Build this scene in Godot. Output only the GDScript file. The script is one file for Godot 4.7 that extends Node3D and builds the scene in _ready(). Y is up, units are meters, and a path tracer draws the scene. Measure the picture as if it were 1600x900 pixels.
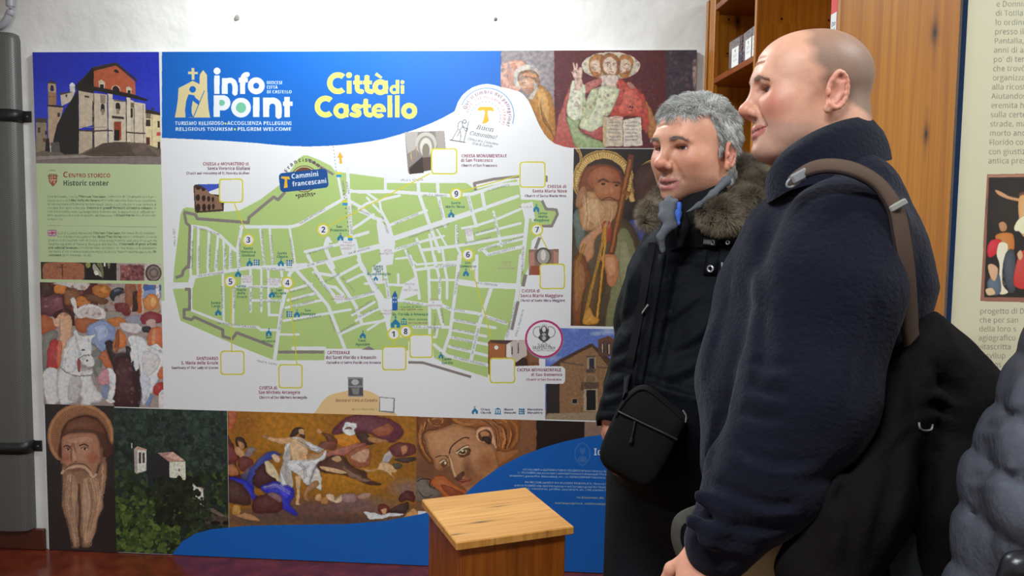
extends Node3D
# A tourist information room: two men before a printed town map board, a pine bookcase and a text panel at the right.

const FOCAL := 1240.0
const CAM_AT := Vector3(2.295, 1.4585, 3.31)
const BOARD_W := 2.795
const BOARD_H := 2.18
const BOARD_T := 0.012
const BOARD_AT := Vector3(0, 0.003, 0.004)      # lower left corner of the board's back, leaning flat on the rear wall (z = 0)
const ROOM_L := -1.3
const ROOM_R := 4.6
const ROOM_F := 5.6
const ROOM_H := 3.0

const LAMP_A := 16.0  # energies of the three ceiling lamps, all out of view
const LAMP_B := 29.0
const LAMP_C := 10.0

var cam := Transform3D(Basis.from_euler(Vector3(-0.0747, 0.0705, 0.0124)), CAM_AT)
var taken := {}
var M := {}

func _ready() -> void:
	var c := Camera3D.new()
	c.name = "camera"
	c.transform = cam
	c.fov = rad_to_deg(2.0 * atan(450.0 / FOCAL))
	c.near = 0.05
	c.far = 60.0
	add_child(c)
	c.current = true
	var env := Environment.new()
	env.background_mode = Environment.BG_COLOR
	env.background_color = Color(0.02, 0.02, 0.022)
	env.tonemap_mode = Environment.TONE_MAPPER_LINEAR
	env.tonemap_exposure = 0.3
	env.sdfgi_enabled = true
	env.ssao_enabled = true
	env.ssil_enabled = true
	var we := WorldEnvironment.new()
	we.name = "world_environment"
	we.environment = env
	add_child(we)
	lamps()
	start_fonts()
	make_materials()
	room()
	info_board()
	furniture()
	people()

# a pixel of the photograph and a depth along the view axis -> a place in the room
func at(x: float, y: float, depth: float) -> Vector3:
	return cam * Vector3((x - 800.0) / FOCAL * depth, (450.0 - y) / FOCAL * depth, -depth)

func numbered(called: String) -> String:
	var n: int = taken.get(called, 0)
	taken[called] = n + 1
	return called if n == 0 else "%s_%03d" % [called, n]

func tag(o: Node3D, label: String, category := "", group := "", kind := "") -> void:
	if label:
		o.set_meta("label", label)
	if category:
		o.set_meta("category", category)
	if group:
		o.set_meta("group", group)
	if kind:
		o.set_meta("kind", kind)

func thing(called: String, label: String, category: String, where := Vector3.ZERO, turn := 0.0, group := "") -> Node3D:
	var o := Node3D.new()
	o.name = numbered(called)
	add_child(o)
	o.position = where
	o.rotation.y = turn
	tag(o, label, category, group)
	return o

func mesh_of(st: SurfaceTool) -> ArrayMesh:
	return st.commit()

func part(called: String, mesh: Mesh, m: Material, parent: Node = null, where := Vector3.ZERO) -> MeshInstance3D:
	var o := MeshInstance3D.new()
	o.mesh = mesh
	o.material_override = m
	o.cast_shadow = GeometryInstance3D.SHADOW_CASTING_SETTING_ON
	o.position = where
	if parent == null:
		o.name = numbered(called)
		add_child(o)
	else:
		var n := 0
		var called_n := called
		while parent.has_node(NodePath(called_n)):
			n += 1
			called_n = "%s_%03d" % [called, n]
		o.name = called_n
		parent.add_child(o, true)
	return o

func structure(called: String, mesh: Mesh, m: Material, where := Vector3.ZERO) -> MeshInstance3D:
	var o := part(called, mesh, m, null, where)
	o.set_meta("kind", "structure")
	return o

# ---------------------------------------------------------------- drawing of flat print on an Image
var cv: Image                      # the canvas that is being drawn on
var nu: Vector3                    # the canvas's drawing frame: (x, y, 1) -> texel
var nv: Vector3
var nd: Vector3
var fo := Vector2.ZERO             # origin and scale of the sketch that is being copied
var fs := 1.0
var ink_gain := 1.0
var clip := Rect2i()
var ts: TextServer
var face_regular: RID
var face_bold: RID
var face_serif: RID
var keep_fonts := []

func frame(x: float, y: float, s: float, gain := 1.0) -> void:
	fo = Vector2(x, y)
	fs = s
	ink_gain = gain

func tx(p: Vector2) -> Vector2:
	var q := Vector3(fo.x + p.x / fs, fo.y + p.y / fs, 1.0)
	var d := nd.dot(q)
	return Vector2(nu.dot(q) / d, nv.dot(q) / d)

func ink(h: String) -> Color:
	var c := Color.html(h)
	if ink_gain != 1.0:
		var l := c.srgb_to_linear()
		l = Color(minf(l.r * ink_gain, 0.9), minf(l.g * ink_gain, 0.9), minf(l.b * ink_gain, 0.9), c.a)
		c = l.linear_to_srgb()
	return c

func pts(s: String) -> PackedVector2Array:
	var out := PackedVector2Array()
	for w in s.split(" ", false):
		var i := w.find(",")
		out.append(Vector2(float(w.substr(0, i)), float(w.substr(i + 1))))
	return out

func fill_texels(contours: Array, c: Color) -> void:   # even-odd scan conversion in texels
	var lo := 1e9
	var hi := -1e9
	for k in contours:
		for p: Vector2 in k:
			lo = minf(lo, p.y)
			hi = maxf(hi, p.y)
	var y0 := maxi(clip.position.y, int(floor(lo)))
	var y1 := mini(clip.end.y - 1, int(ceil(hi)))
	if y1 < y0:
		return
	var rows: Array = []
	rows.resize(y1 - y0 + 1)
	for i in rows.size():
		rows[i] = PackedFloat32Array()
	for k: PackedVector2Array in contours:
		var n := k.size()
		for i in n:
			var a := k[i]
			var b := k[(i + 1) % n]
			if a.y > b.y:
				var t := a
				a = b
				b = t
			var r0 := maxi(y0, int(ceil(a.y - 0.5)))
			var r1 := mini(y1, int(ceil(b.y - 0.5)) - 1)
			if r1 < r0:
				continue
			var sl := (b.x - a.x) / (b.y - a.y)
			for y in range(r0, r1 + 1):
				rows[y - y0].append(a.x + (y + 0.5 - a.y) * sl)
	var brush: Image
	if c.a < 0.999:
		brush = Image.create(cv.get_width(), 1, false, Image.FORMAT_RGBA8)
		brush.fill(c)
	for y in range(y0, y1 + 1):
		var xs: PackedFloat32Array = rows[y - y0]
		if xs.size() < 2:
			continue
		xs.sort()
		for i in range(0, xs.size() - 1, 2):
			var x0 := maxi(clip.position.x, roundi(xs[i]))
			var x1 := mini(clip.end.x, roundi(xs[i + 1]))
			if x1 <= x0:
				continue
			if brush:
				cv.blend_rect(brush, Rect2i(0, 0, x1 - x0, 1), Vector2i(x0, y))
			else:
				cv.fill_rect(Rect2i(x0, y, x1 - x0, 1), c)

func fill(p: PackedVector2Array, c: Color) -> void:
	var q := PackedVector2Array()
	for v in p:
		q.append(tx(v))
	fill_texels([q], c)

func smooth(p: PackedVector2Array, closed: bool) -> PackedVector2Array:   # Catmull-Rom
	var n := p.size()
	if n < 3:
		return p
	var out := PackedVector2Array()
	var last := n if closed else n - 1
	for i in last:
		var a := p[(i - 1 + n) % n] if closed or i > 0 else p[0]
		var b := p[i]
		var c := p[(i + 1) % n]
		var d := p[(i + 2) % n] if closed or i + 2 < n else p[n - 1]
		for k in 5:
			out.append(b.cubic_interpolate(c, a, d, k / 5.0))
	if not closed:
		out.append(p[n - 1])
	return out

func stroke(p: PackedVector2Array, w: float, c: Color, round_ends := false) -> void:
	var h := w / 2.0
	for i in p.size() - 1:
		var d := (p[i + 1] - p[i]).normalized()
		var n := Vector2(-d.y, d.x) * h
		fill(PackedVector2Array([p[i] + n, p[i + 1] + n, p[i + 1] - n, p[i] - n]), c)
	if c.a > 0.99 and w / fs > 1.2:
		for i in p.size():
			if round_ends or (i > 0 and i < p.size() - 1):
				disc(p[i], Vector2(h, h), 0.0, c, 10)

func disc(at: Vector2, r: Vector2, turn: float, c: Color, n := 28) -> void:
	var p := PackedVector2Array()
	for i in n:
		var a := TAU * i / n
		p.append(at + Vector2(cos(a) * r.x, sin(a) * r.y).rotated(turn))
	fill(p, c)

func ring(x: float, y: float, outer: float, inner: float, c: Color, a0 := 0.0, a1 := 360.0) -> void:
	var p := PackedVector2Array()
	var n := 40
	for i in n + 1:
		var a := deg_to_rad(lerpf(a0, a1, float(i) / n))
		p.append(Vector2(x + cos(a) * outer, y + sin(a) * outer))
	for i in range(n, -1, -1):
		var a := deg_to_rad(lerpf(a0, a1, float(i) / n))
		p.append(Vector2(x + cos(a) * inner, y + sin(a) * inner))
	fill(p, c)

func box2(x0: float, y0: float, x1: float, y1: float, c: Color, r := 0.0) -> void:
	if r <= 0.0:
		fill(PackedVector2Array([Vector2(x0, y0), Vector2(x1, y0), Vector2(x1, y1), Vector2(x0, y1)]), c)
		return
	var p := PackedVector2Array()
	for k in 4:
		var o := [Vector2(x1 - r, y1 - r), Vector2(x0 + r, y1 - r), Vector2(x0 + r, y0 + r), Vector2(x1 - r, y0 + r)][k] as Vector2
		for i in 6:
			var a := PI / 2 * (k + i / 5.0)
			p.append(o + Vector2(cos(a), sin(a)) * r)
	fill(p, c)

func glow(at: Vector2, r: Vector2, turn: float, c: Color, steps := 6) -> void:   # a soft-edged dab of paint
	var a := 1.0 - pow(1.0 - c.a, 1.0 / steps)
	for i in steps:
		disc(at, r * (1.0 - float(i) / steps), turn, Color(c.r, c.g, c.b, a), 18)

var modelled := false

func daub(p: PackedVector2Array, c: Color) -> void:   # a painted form: flat, or modelled the way the painter did, light at one side and dark at the rim
	fill(p, c)
	if not modelled or c.a < 0.99:
		return
	var lo := p[0]
	var hi := p[0]
	var mid := Vector2.ZERO
	for v in p:
		lo = lo.min(v)
		hi = hi.max(v)
		mid += v / p.size()
	var size := hi - lo
	var dark := c.darkened(0.35)
	var light := c.lightened(0.22)
	stroke(p, minf(size.x, size.y) * 0.06 + 1.0, Color(dark.r, dark.g, dark.b, 0.32))
	for k: Array in [[0.80, 0.05, 0.22], [0.58, 0.09, 0.24], [0.34, 0.12, 0.26]]:
		var q := PackedVector2Array()
		for v in p:
			q.append(mid + (v - mid) * float(k[0]) - size * Vector2(0.7, 1.0) * float(k[1]))
		fill(q, Color(light.r, light.g, light.b, k[2]))

func sketch(text: String) -> void:   # one mark a line: kind, colour, coordinates
	for line in text.split("\n", false):
		var w := line.strip_edges().split(" ", false)
		if w.size() < 3:
			continue
		var c := ink(w[1])
		var rest := " ".join(w.slice(2))
		match w[0]:
			"p": fill(pts(rest), c)
			"b": daub(smooth(pts(rest), true), c)
			"l": stroke(pts(" ".join(w.slice(3))), float(w[2]), c)
			"s": stroke(smooth(pts(" ".join(w.slice(3))), false), float(w[2]), c)
			"e", "g":
				var q := pts(rest)
				var turn := deg_to_rad(q[2].x) if q.size() > 2 else 0.0
				if w[0] == "e":
					disc(q[0], q[1], turn, c)
				else:
					glow(q[0], q[1], turn, c)
			"r":
				var q := pts(rest)
				box2(q[0].x, q[0].y, q[1].x, q[1].y, c)

func glyph(face: RID, code: int) -> Array:   # [contours at size 64, advance]
	var gi := ts.font_get_glyph_index(face, 64, code, 0)
	var d: Dictionary = ts.font_get_glyph_contours(face, 64, gi)
	var out: Array = []
	var start := 0
	for e: int in d.get("contours", []):
		var k := PackedVector2Array()
		for i in range(start, e + 1):
			var v: Vector3 = d.points[i]
			k.append(Vector2(v.x, v.y))
		start = e + 1
		out.append(k)
	return [out, ts.font_get_glyph_advance(face, 64, gi).x]

func text_width(s: String, face: RID) -> float:
	var w := 0.0
	for i in s.length():
		w += glyph(face, s.unicode_at(i))[1]
	return w

# writes s with its baseline from (x, y); width 0 keeps the letters' own width; align 1 centres on x, 2 ends at x
func write(s: String, x: float, y: float, cap: float, c: Color, face: RID, width := 0.0, align := 0, turn := 0.0, slant := 0.0, space := 0.0) -> void:
	var k := cap / 45.7
	var w := text_width(s, face) * k + space * (s.length() - 1)
	var sx := width / w if width > 0.0 else 1.0
	var at := Vector2(-w * sx * [0.0, 0.5, 1.0][align], 0)
	var o := Vector2(x, y)
	for i in s.length():
		var g := glyph(face, s.unicode_at(i))
		var out: Array = []
		for cont: PackedVector2Array in g[0]:
			var q := PackedVector2Array()
			for v in cont:
				q.append(tx(o + (at + Vector2(v.x * k * sx - v.y * k * slant, v.y * k)).rotated(turn)))
			out.append(q)
		fill_texels(out, c)
		at.x += (g[1] * k + space) * sx

func write_arc(s: String, cx: float, cy: float, r: float, a0: float, a1: float, cap: float, c: Color, face: RID) -> void:   # letters round a circle
	var k := cap / 45.7
	var total := text_width(s, face)
	var run := 0.0
	for i in s.length():
		var g := glyph(face, s.unicode_at(i))
		var a := deg_to_rad(lerpf(a0, a1, (run + g[1] * 0.5) / total))
		var out: Array = []
		for cont: PackedVector2Array in g[0]:
			var q := PackedVector2Array()
			for v in cont:
				q.append(tx(Vector2(cx, cy) + Vector2((v.x - g[1] * 0.5) * k, v.y * k - r).rotated(a + PI / 2)))
			out.append(q)
		fill_texels(out, c)
		run += g[1]

func canvas_rect(x0: float, y0: float, x1: float, y1: float) -> Rect2i:
	var a := tx(Vector2(x0, y0))
	var b := tx(Vector2(x1, y1))
	return Rect2i(Vector2i(a.floor()), Vector2i((b - a).ceil()))

func grain(r: Rect2i, amount: float, freq: float, seed_: int, tint := 0.0) -> void:   # paint grain over a part of the print
	r = r.intersection(Rect2i(0, 0, cv.get_width(), cv.get_height()))
	var n := FastNoiseLite.new()
	n.seed = seed_
	n.frequency = freq
	n.fractal_octaves = 4
	var im := n.get_image(r.size.x, r.size.y, false, false, false)
	var a := im.get_data()
	var part := cv.get_region(r)
	var d := part.get_data()
	var k := amount / 128.0
	for i in a.size():
		var f := 1.0 + (a[i] - 128) * k
		var j := i * 4
		d[j] = clampi(int(d[j] * f), 0, 255)
		d[j + 1] = clampi(int(d[j + 1] * (f - tint * (a[i] - 128) / 128.0)), 0, 255)
		d[j + 2] = clampi(int(d[j + 2] * (f - tint * 2.0 * (a[i] - 128) / 128.0)), 0, 255)
	cv.blit_rect(Image.create_from_data(r.size.x, r.size.y, false, Image.FORMAT_RGBA8, d), Rect2i(Vector2i.ZERO, r.size), r.position)

func warp(r: Rect2i, amp: float, freq: float, seed_: int) -> void:   # loosens drawn outlines, as a brush or weathered plaster does
	r = r.intersection(Rect2i(0, 0, cv.get_width(), cv.get_height()))
	var maps: Array = []
	for k in 2:
		var n := FastNoiseLite.new()
		n.seed = seed_ + k
		n.frequency = freq
		n.fractal_octaves = 3
		maps.append(n.get_image(r.size.x, r.size.y, false, false, false).get_data())
	var a: PackedByteArray = maps[0]
	var b: PackedByteArray = maps[1]
	var s := cv.get_region(r).get_data()
	var d := s.duplicate()
	var k := amp / 128.0
	var i := 0
	for y in r.size.y:
		for x in r.size.x:
			var sx := clampi(x + int((a[i] - 128) * k), 0, r.size.x - 1)
			var sy := clampi(y + int((b[i] - 128) * k), 0, r.size.y - 1)
			var f := (sy * r.size.x + sx) * 4
			var t := i * 4
			d[t] = s[f]
			d[t + 1] = s[f + 1]
			d[t + 2] = s[f + 2]
			i += 1
	cv.blit_rect(Image.create_from_data(r.size.x, r.size.y, false, Image.FORMAT_RGBA8, d), Rect2i(Vector2i.ZERO, r.size), r.position)

func soften(r: Rect2i, k: float) -> void:
	r = r.intersection(Rect2i(0, 0, cv.get_width(), cv.get_height()))
	var part := cv.get_region(r)
	part.resize(maxi(2, int(r.size.x / k)), maxi(2, int(r.size.y / k)), Image.INTERPOLATE_BILINEAR)
	part.resize(r.size.x, r.size.y, Image.INTERPOLATE_CUBIC)
	cv.blit_rect(part, Rect2i(Vector2i.ZERO, r.size), r.position)

func new_canvas(w: int, h: int) -> void:
	cv = Image.create(w, h, false, Image.FORMAT_RGBA8)
	clip = Rect2i(0, 0, w, h)
	frame(0, 0, 1)

func flat_frame(sx: float, sy: float) -> void:
	nu = Vector3(sx, 0, 0)
	nv = Vector3(0, sy, 0)
	nd = Vector3(0, 0, 1)

# the drawing frame of a flat board seen by the camera: sketches are copied from the photograph's own pixels
func board_frame(origin: Vector3, right: Vector3, down: Vector3, w: int, h: int) -> void:
	var n := right.cross(down)
	var rows: Array = []
	for e: Vector3 in [Vector3(0, 0, 1), Vector3(1, 0, 1), Vector3(0, 1, 1)]:
		var d: Vector3 = cam.basis * Vector3((e.x - 800.0) / FOCAL, (450.0 - e.y) / FOCAL, -1.0)
		var dn := d.dot(n)
		var off := origin - cam.origin
		var tn := off.dot(n)
		rows.append(Vector3((d * tn - off * dn).dot(right) / right.length_squared() * w, (d * tn - off * dn).dot(down) / down.length_squared() * h, dn))
	nu = Vector3(rows[1].x - rows[0].x, rows[2].x - rows[0].x, rows[0].x)
	nv = Vector3(rows[1].y - rows[0].y, rows[2].y - rows[0].y, rows[0].y)
	nd = Vector3(rows[1].z - rows[0].z, rows[2].z - rows[0].z, rows[0].z)

func start_fonts() -> void:
	ts = TextServerManager.get_primary_interface()
	for f in [["Droid Sans", 400], ["Droid Sans", 700], ["Droid Serif", 400]]:
		var s := SystemFont.new()
		s.font_names = PackedStringArray([f[0]])
		s.font_weight = f[1]
		keep_fonts.append(s)
	face_regular = keep_fonts[0].get_rids()[0]
	face_bold = keep_fonts[1].get_rids()[0]
	face_serif = keep_fonts[2].get_rids()[0]

# ---------------------------------------------------------------- the print on the big information board
const BLUE := "0a69c8"
const LEAF := "b9d382"

func roads(list: String) -> void:   # "width x,y x,y ..." a line
	var white := Color.html("eef0f2")
	for line in list.split("\n", false):
		var w := line.strip_edges().split(" ", false)
		if w.size() > 2:
			stroke(pts(" ".join(w.slice(1))), float(w[0]), white, true)

func town_map() -> void:
	frame(0, 0, 1)
	sketch("""
	p b9d382 280,353 282,335 286,326 292,324 350,331 374,329 405,313 437,289 450,273 466,248 474,243 481,243 499,250 517,259 524,268 600,278 604,286 729,286 742,296 807,280 812,292 814,312 828,312 844,313 856,327 869,327 872,335 861,354 849,354 838,370 831,376 826,417 814,446 810,472 791,530 785,545 764,556 762,590 700,570 678,559 640,548 597,547 560,545 508,545 507,563 432,563 426,562 370,540 282,501 270,452 272,420
	p f3f4f5 597,545 678,559 640,548
	""")
	frame(250, 220, 4.5)
	roads("""20 225,600 210,900
	22 225,600 330,615 420,665 530,770
	18 270,610 265,900
	18 345,630 335,900
	18 408,665 390,900
	17 448,700 452,900
	17 495,740 492,900
	22 575,605 545,760 555,900
	24 570,605 920,605 975,590 1280,415 1345,350
	16 705,625 735,880
	16 770,610 795,885
	16 910,610 925,700 955,900
	24 1320,190 1325,360 1330,420 1345,690
	20 1345,355 1575,360
	18 1250,240 1280,400
	22 1345,430 1400,460 1500,540 1575,560
	20 1350,620 1400,590 1500,520
	34 1180,690 1165,740
	26 1165,760 1220,890
	22 1020,780 1250,730 1300,690 1460,645
	22 1030,880 1575,740
	16 1030,780 1080,880
	24 1370,700 1420,900
	20 1500,900 1575,840
	22 700,890 1030,870""")
	sketch("""p eef0f2 1250,690 1370,690 1370,790 1280,800
	p eef0f2 1180,670 1150,720 1215,715""")
	frame(560, 220, 4.5)
	roads("""22 190,240 190,360
	24 420,295 425,370 490,560 570,780
	24 557,295 560,380 600,540 610,600
	24 0,360 200,355 420,370 640,385 800,375 1000,310 1120,300
	24 240,690 450,620 780,510 1120,390
	36 240,690 450,620 780,510
	16 65,370 150,430 160,500 230,640 250,700
	16 60,400 150,500
	18 0,480 60,440 290,385
	20 230,590 480,490
	18 160,490 220,600 240,690
	20 0,490 130,545
	14 0,670 70,640
	20 0,770 140,735
	24 770,380 800,500 830,600
	24 870,370 890,480
	18 240,780 420,715 600,670
	18 270,760 510,690
	18 330,770 390,900
	18 410,690 470,850 480,900
	18 500,660 545,900
	14 550,620 620,740
	18 590,760 610,900
	22 440,770 690,740 1160,660
	20 690,600 690,740 720,800 705,900
	18 730,615 820,600 990,545 1140,480
	18 830,660 1140,580
	18 850,770 970,730 1160,690
	24 880,770 910,800 1170,740
	18 950,500 985,650 1005,740
	28 1160,450 1185,560 1170,700 1150,900
	16 265,830 350,820 410,870 690,850
	24 1215,440 1230,560
	30 820,860 800,900""")
	sketch("""p eef0f2 130,540 220,620 260,720 240,870 165,880 150,760 130,600
	p eef0f2 745,625 800,615 815,700 765,710
	p eef0f2 1140,450 1215,430 1225,545 1175,550""")
	frame(250, 400, 3.463)
	roads("""34 60,160 165,160 175,120
	18 175,115 350,85 500,60 720,75 900,30 1000,0
	14 165,0 168,290
	13 205,0 205,100
	13 260,0 260,90
	13 305,0 305,90
	13 352,0 350,80
	13 382,0 382,80
	14 175,295 330,355 400,380 530,385 545,400 640,400
	13 340,90 345,360
	13 398,180 395,380
	13 490,60 490,300
	12 548,60 548,300
	14 585,70 590,320 650,320
	14 655,70 660,110
	13 410,165 640,165
	13 490,240 660,242
	20 735,50 700,100 660,270 620,560
	18 740,80 850,200 910,270 1000,500
	14 690,190 820,150
	14 690,240 850,200
	13 680,280 870,240
	14 670,350 1030,290
	18 800,0 880,140 930,200 960,240
	18 900,30 1060,270 1090,360
	20 1080,30 1180,230 1212,260
	16 830,90 960,110 1090,40
	14 1010,140 1090,100 1140,100
	18 890,160 950,170 990,210 970,240
	18 960,250 1180,195
	14 1040,320 1160,250
	14 1060,350 1170,290
	14 980,420 1090,370 1212,350
	12 640,425 750,425
	20 720,500 890,500
	14 1110,150 1212,140""")
	sketch("""p eef0f2 440,105 500,105 500,160 440,160
	p eef0f2 585,120 660,120 660,165 585,165
	p eef0f2 945,210 1005,215 990,250 940,245""")
	frame(560, 400, 3.463)
	roads("""20 0,20 130,230 165,400
	20 150,0 140,60 165,230
	16 75,100 90,60 130,40
	14 160,155 300,160
	14 215,100 215,160
	16 280,0 310,100 330,230
	16 180,235 380,265
	16 310,75 530,45
	16 380,80 385,250 385,440
	15 410,0 440,130 440,230
	14 465,50 480,130 480,230
	12 390,130 520,130
	18 545,0 530,150 495,420 460,520
	18 440,260 500,290 640,310 800,365
	16 430,280 450,360 460,380
	32 540,140 640,155 870,165
	18 640,0 640,140
	20 720,170 650,380 610,560
	22 880,0 860,200 830,380 800,450
	16 505,345 640,370 740,390
	15 510,400 690,435
	15 500,440 700,480
	16 490,490 700,540
	16 300,385 500,385
	18 410,480 480,540 600,570 700,590
	12 430,390 420,440 400,440
	12 0,330 130,280
	12 50,400 160,330
	40 200,420 250,420""")
	sketch("""p eef0f2 100,230 190,230 180,300 170,380 110,280
	p eef0f2 245,150 310,110 330,200 300,215 215,245
	p eef0f2 385,240 450,240 460,280 400,290
	p f3f4f5 270,460 400,470 410,560 350,560 270,540
	p eef0f2 75,60 130,40 130,150 70,150""")
	# the old town walls
	frame(250, 220, 4.5)
	sketch("""l 8f857f 22 165,500 250,520 262,548 620,575 625,540 800,395 830,415 880,360
	l 8f857f 18 1040,130 1220,238
	l 8f857f 20 170,505 185,580 210,600 200,900""")
	frame(250, 400, 3.463)
	sketch("""l 8f857f 16 160,0 155,50 125,80 120,105 85,118
	l 8f857f 16 135,180 160,180 160,290 130,290 130,335 170,345 185,330 340,400 340,435 390,450 415,415 610,490
	l 8f857f 16 640,520 885,520
	p 8f857f 1090,508 1130,488 1165,508""")
	frame(560, 400, 3.463)
	sketch("""l 8f857f 14 270,575 350,578 610,655
	l 8f857f 16 865,245 830,400
	l 8f857f 20 905,100 890,165""")
	frame(560, 220, 4.5)
	sketch("""l 8f857f 20 825,350 815,300 950,270 1130,250
	l 8f857f 20 1290,420 1320,480 1390,485 1400,515 1360,600 1290,600
	l 8f857f 22 1275,680 1245,760
	l 8f857f 20 1320,245 1320,290""")
	street_names()

func street_names() -> void:
	var k := Color.html("77777c")
	var q := Color.html("b08a90")
	frame(0, 0, 1)
	for t in [["VIALE A. DIAZ", 273, 385, 272, 357], ["VIA CAMPO DEI FIORI", 302, 354, 343, 367], ["VIA CAMPO DEI FIORI", 300, 420, 301, 376], ["VIA DEI CONTI", 311, 418, 311, 384], ["VIA SAN GIORGIO", 327, 419, 328, 382], ["VIA FELLAINO", 338, 419, 341, 390], ["VIA DEL FORNO", 352, 419, 352, 388], ["VIA DEL MORO", 361, 419, 361, 392], ["VIA DELLE GIULIANELLE", 374, 419, 375, 371],
		["VIA DEI MARCHESE PAOLI", 413, 414, 409, 360], ["VIA DEL PATRIGNONE", 427, 414, 424, 367], ["VIA DEI LANARI", 459, 411, 454, 372], ["VIA SAN BARTOLOMEO", 468, 350, 508, 326], ["PIAZZA", 541, 284, 545, 303], ["GARIBALDI", 535, 282, 539, 307], ["VIA DEGLI ALBIZZINI", 545, 322, 549, 366], ["VIA G. MAZZONI", 549, 323, 578, 336], ["VIA SAN FRANCESCO", 480, 397, 520, 385], ["VIA M. ANGELONI", 480, 416, 513, 405], ["VIA M. ANGELINI", 544, 397, 578, 387],
		["VIA XI SETTEMBRE", 309, 432, 350, 426], ["VIA XI SETTEMBRE", 409, 420, 446, 422], ["VIALE V. VENETO", 626, 282, 661, 281], ["VIALE A. GRAMSCI", 661, 305, 698, 306], ["VIA DELLA ROCCA", 760, 299, 796, 289], ["VIA DEI PENCHITORI", 617, 350, 654, 334], ["CORSO VITTORIO EMANUELE", 639, 371, 702, 350], ["VIA S. ANTONIO", 597, 338, 606, 365], ["VIA S. ALBERTO", 686, 313, 691, 340], ["VIA DEL LUNA", 731, 306, 737, 331], ["VIA DELLA MATTONATA", 726, 381, 767, 371], ["VIA LAPI", 714, 352, 715, 382], ["V. DEL VANTAGGIO", 739, 366, 772, 357],
		["VIA LANDINARI", 749, 391, 777, 384], ["VIA DELLE SANTUCCE", 762, 399, 805, 387], ["VIA BORGO FARINARIO", 816, 430, 818, 385], ["V. PIETRA VECCHIA", 782, 382, 818, 369], ["C. DELLA LANINA", 771, 333, 779, 367], ["VIA S. DOMENICO", 680, 417, 714, 414], ["VIA DELLA MORTELLA", 636, 392, 644, 416], ["VIA BORGO DI SOTTO", 620, 389, 655, 380], ["VIA TRASTEVERE", 348, 482, 347, 447], ["VIA DEL POZZO", 366, 482, 366, 450], ["VIA DELLE GRAZIE", 388, 449, 419, 449], ["VIA DEL CALCINARO", 391, 486, 392, 455], ["VIA DEL LUNA", 408, 480, 408, 456], ["VIA SANT'ANGELO", 411, 471, 441, 471], ["VIA SANT'ANDREA", 436, 516, 443, 482],
		["VIA POMERIO SAN GIROLAMO", 339, 505, 400, 512], ["VIA DEL LONCINO", 451, 457, 478, 451], ["VIA DEI ANGELI", 455, 471, 484, 462], ["VIA DEL PARADISO", 456, 480, 491, 470], ["VIA DELLA FRATERNITA", 456, 502, 502, 494], ["VIA DEI FUCCI", 474, 439, 494, 460], ["VIA DEI FUCCI", 514, 493, 524, 519], ["VIA S. ALBIZZO", 490, 426, 516, 459], ["VIA LERINONI", 507, 441, 531, 428], ["VIA GUELFUCCI", 534, 433, 554, 456], ["VIA ALBIZZI S. GIOVANNI", 545, 468, 585, 456], ["VIA DEI PALAZZOLI", 550, 490, 581, 470], ["VIA SANTO STEFANO", 560, 496, 590, 481], ["V. BORGO INFERIORE", 528, 521, 556, 505], ["VIA DEL MODELLO", 572, 421, 591, 452],
		["VIA G. OBERDAN", 742, 442, 777, 446], ["VIA C. BATTISTI", 697, 481, 726, 487], ["VIA DELLA CANNONIERA", 749, 493, 792, 505], ["VIA DELL'AMORE", 711, 500, 744, 506], ["VIA DEL CASCERE", 706, 514, 742, 521], ["V. DELLA ROTONDA", 705, 527, 738, 535], ["VIA DEL GATTI", 705, 541, 732, 548], ["VIA POMERIO SAN FLORIDO", 709, 558, 759, 571], ["VIA SANTA CATERINA", 738, 554, 748, 513], ["VIA POMERIO SAN FLORIDO", 792, 528, 806, 472], ["VIALE L. FRANCHETTI", 806, 526, 818, 484], ["VIA DEL MODELLO", 629, 473, 661, 476], ["VIA DELLA PENDINELLA", 646, 511, 690, 512], ["VIA MUCCI", 679, 520, 680, 490], ["VIA DE BUCALINA", 693, 505, 690, 478], ["CORSO CAVOUR", 608, 467, 603, 435], ["VIALE N. SAURO", 401, 564, 433, 570], ["VIA XX SETTEMBRE", 711, 460, 717, 425], ["VIA LUNA", 686, 460, 688, 432]]:
		var a := Vector2(t[1], t[2])
		var d := Vector2(t[3], t[4]) - a
		var side := d.normalized().rotated(PI / 2) * 1.3
		write(t[0], a.x + side.x, a.y + side.y, 3.1, k, face_regular, d.length(), 0, d.angle())
	for t in [["PIAZZA", 543, 380], ["RAFFAELLO", 543, 385], ["SANZIO", 541, 390], ["PIAZZA", 605, 393], ["MATTEOTTI", 604, 398], ["PIAZZA", 731, 361], ["DELLE", 732, 365], ["OCHE", 732, 369], ["PIAZZA", 792, 412], ["DELLE", 792, 417], ["TABACCHINE", 791, 421], ["PIAZZA", 640, 446], ["DEL", 641, 451], ["INCONTRO", 642, 455], ["PIAZZA", 678, 470], ["DEL", 678, 474], ["GARIGLIANO", 678, 479], ["PIAZZA", 386, 434], ["SERVI DI", 386, 438], ["MARIA", 386, 442], ["PIAZZA DEI", 428, 438], ["SANTI APOSTOLI", 428, 442], ["PAOLO", 428, 446], ["PIAZZA", 605, 487], ["GABRIOTTI", 604, 492], ["PIAZZA", 531, 465], ["SANTOSTEFANO", 531, 469], ["P. COSTA", 822, 325]]:
		write(t[0], t[1], t[2], 3.2, q, face_regular, 0, 1)

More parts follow.
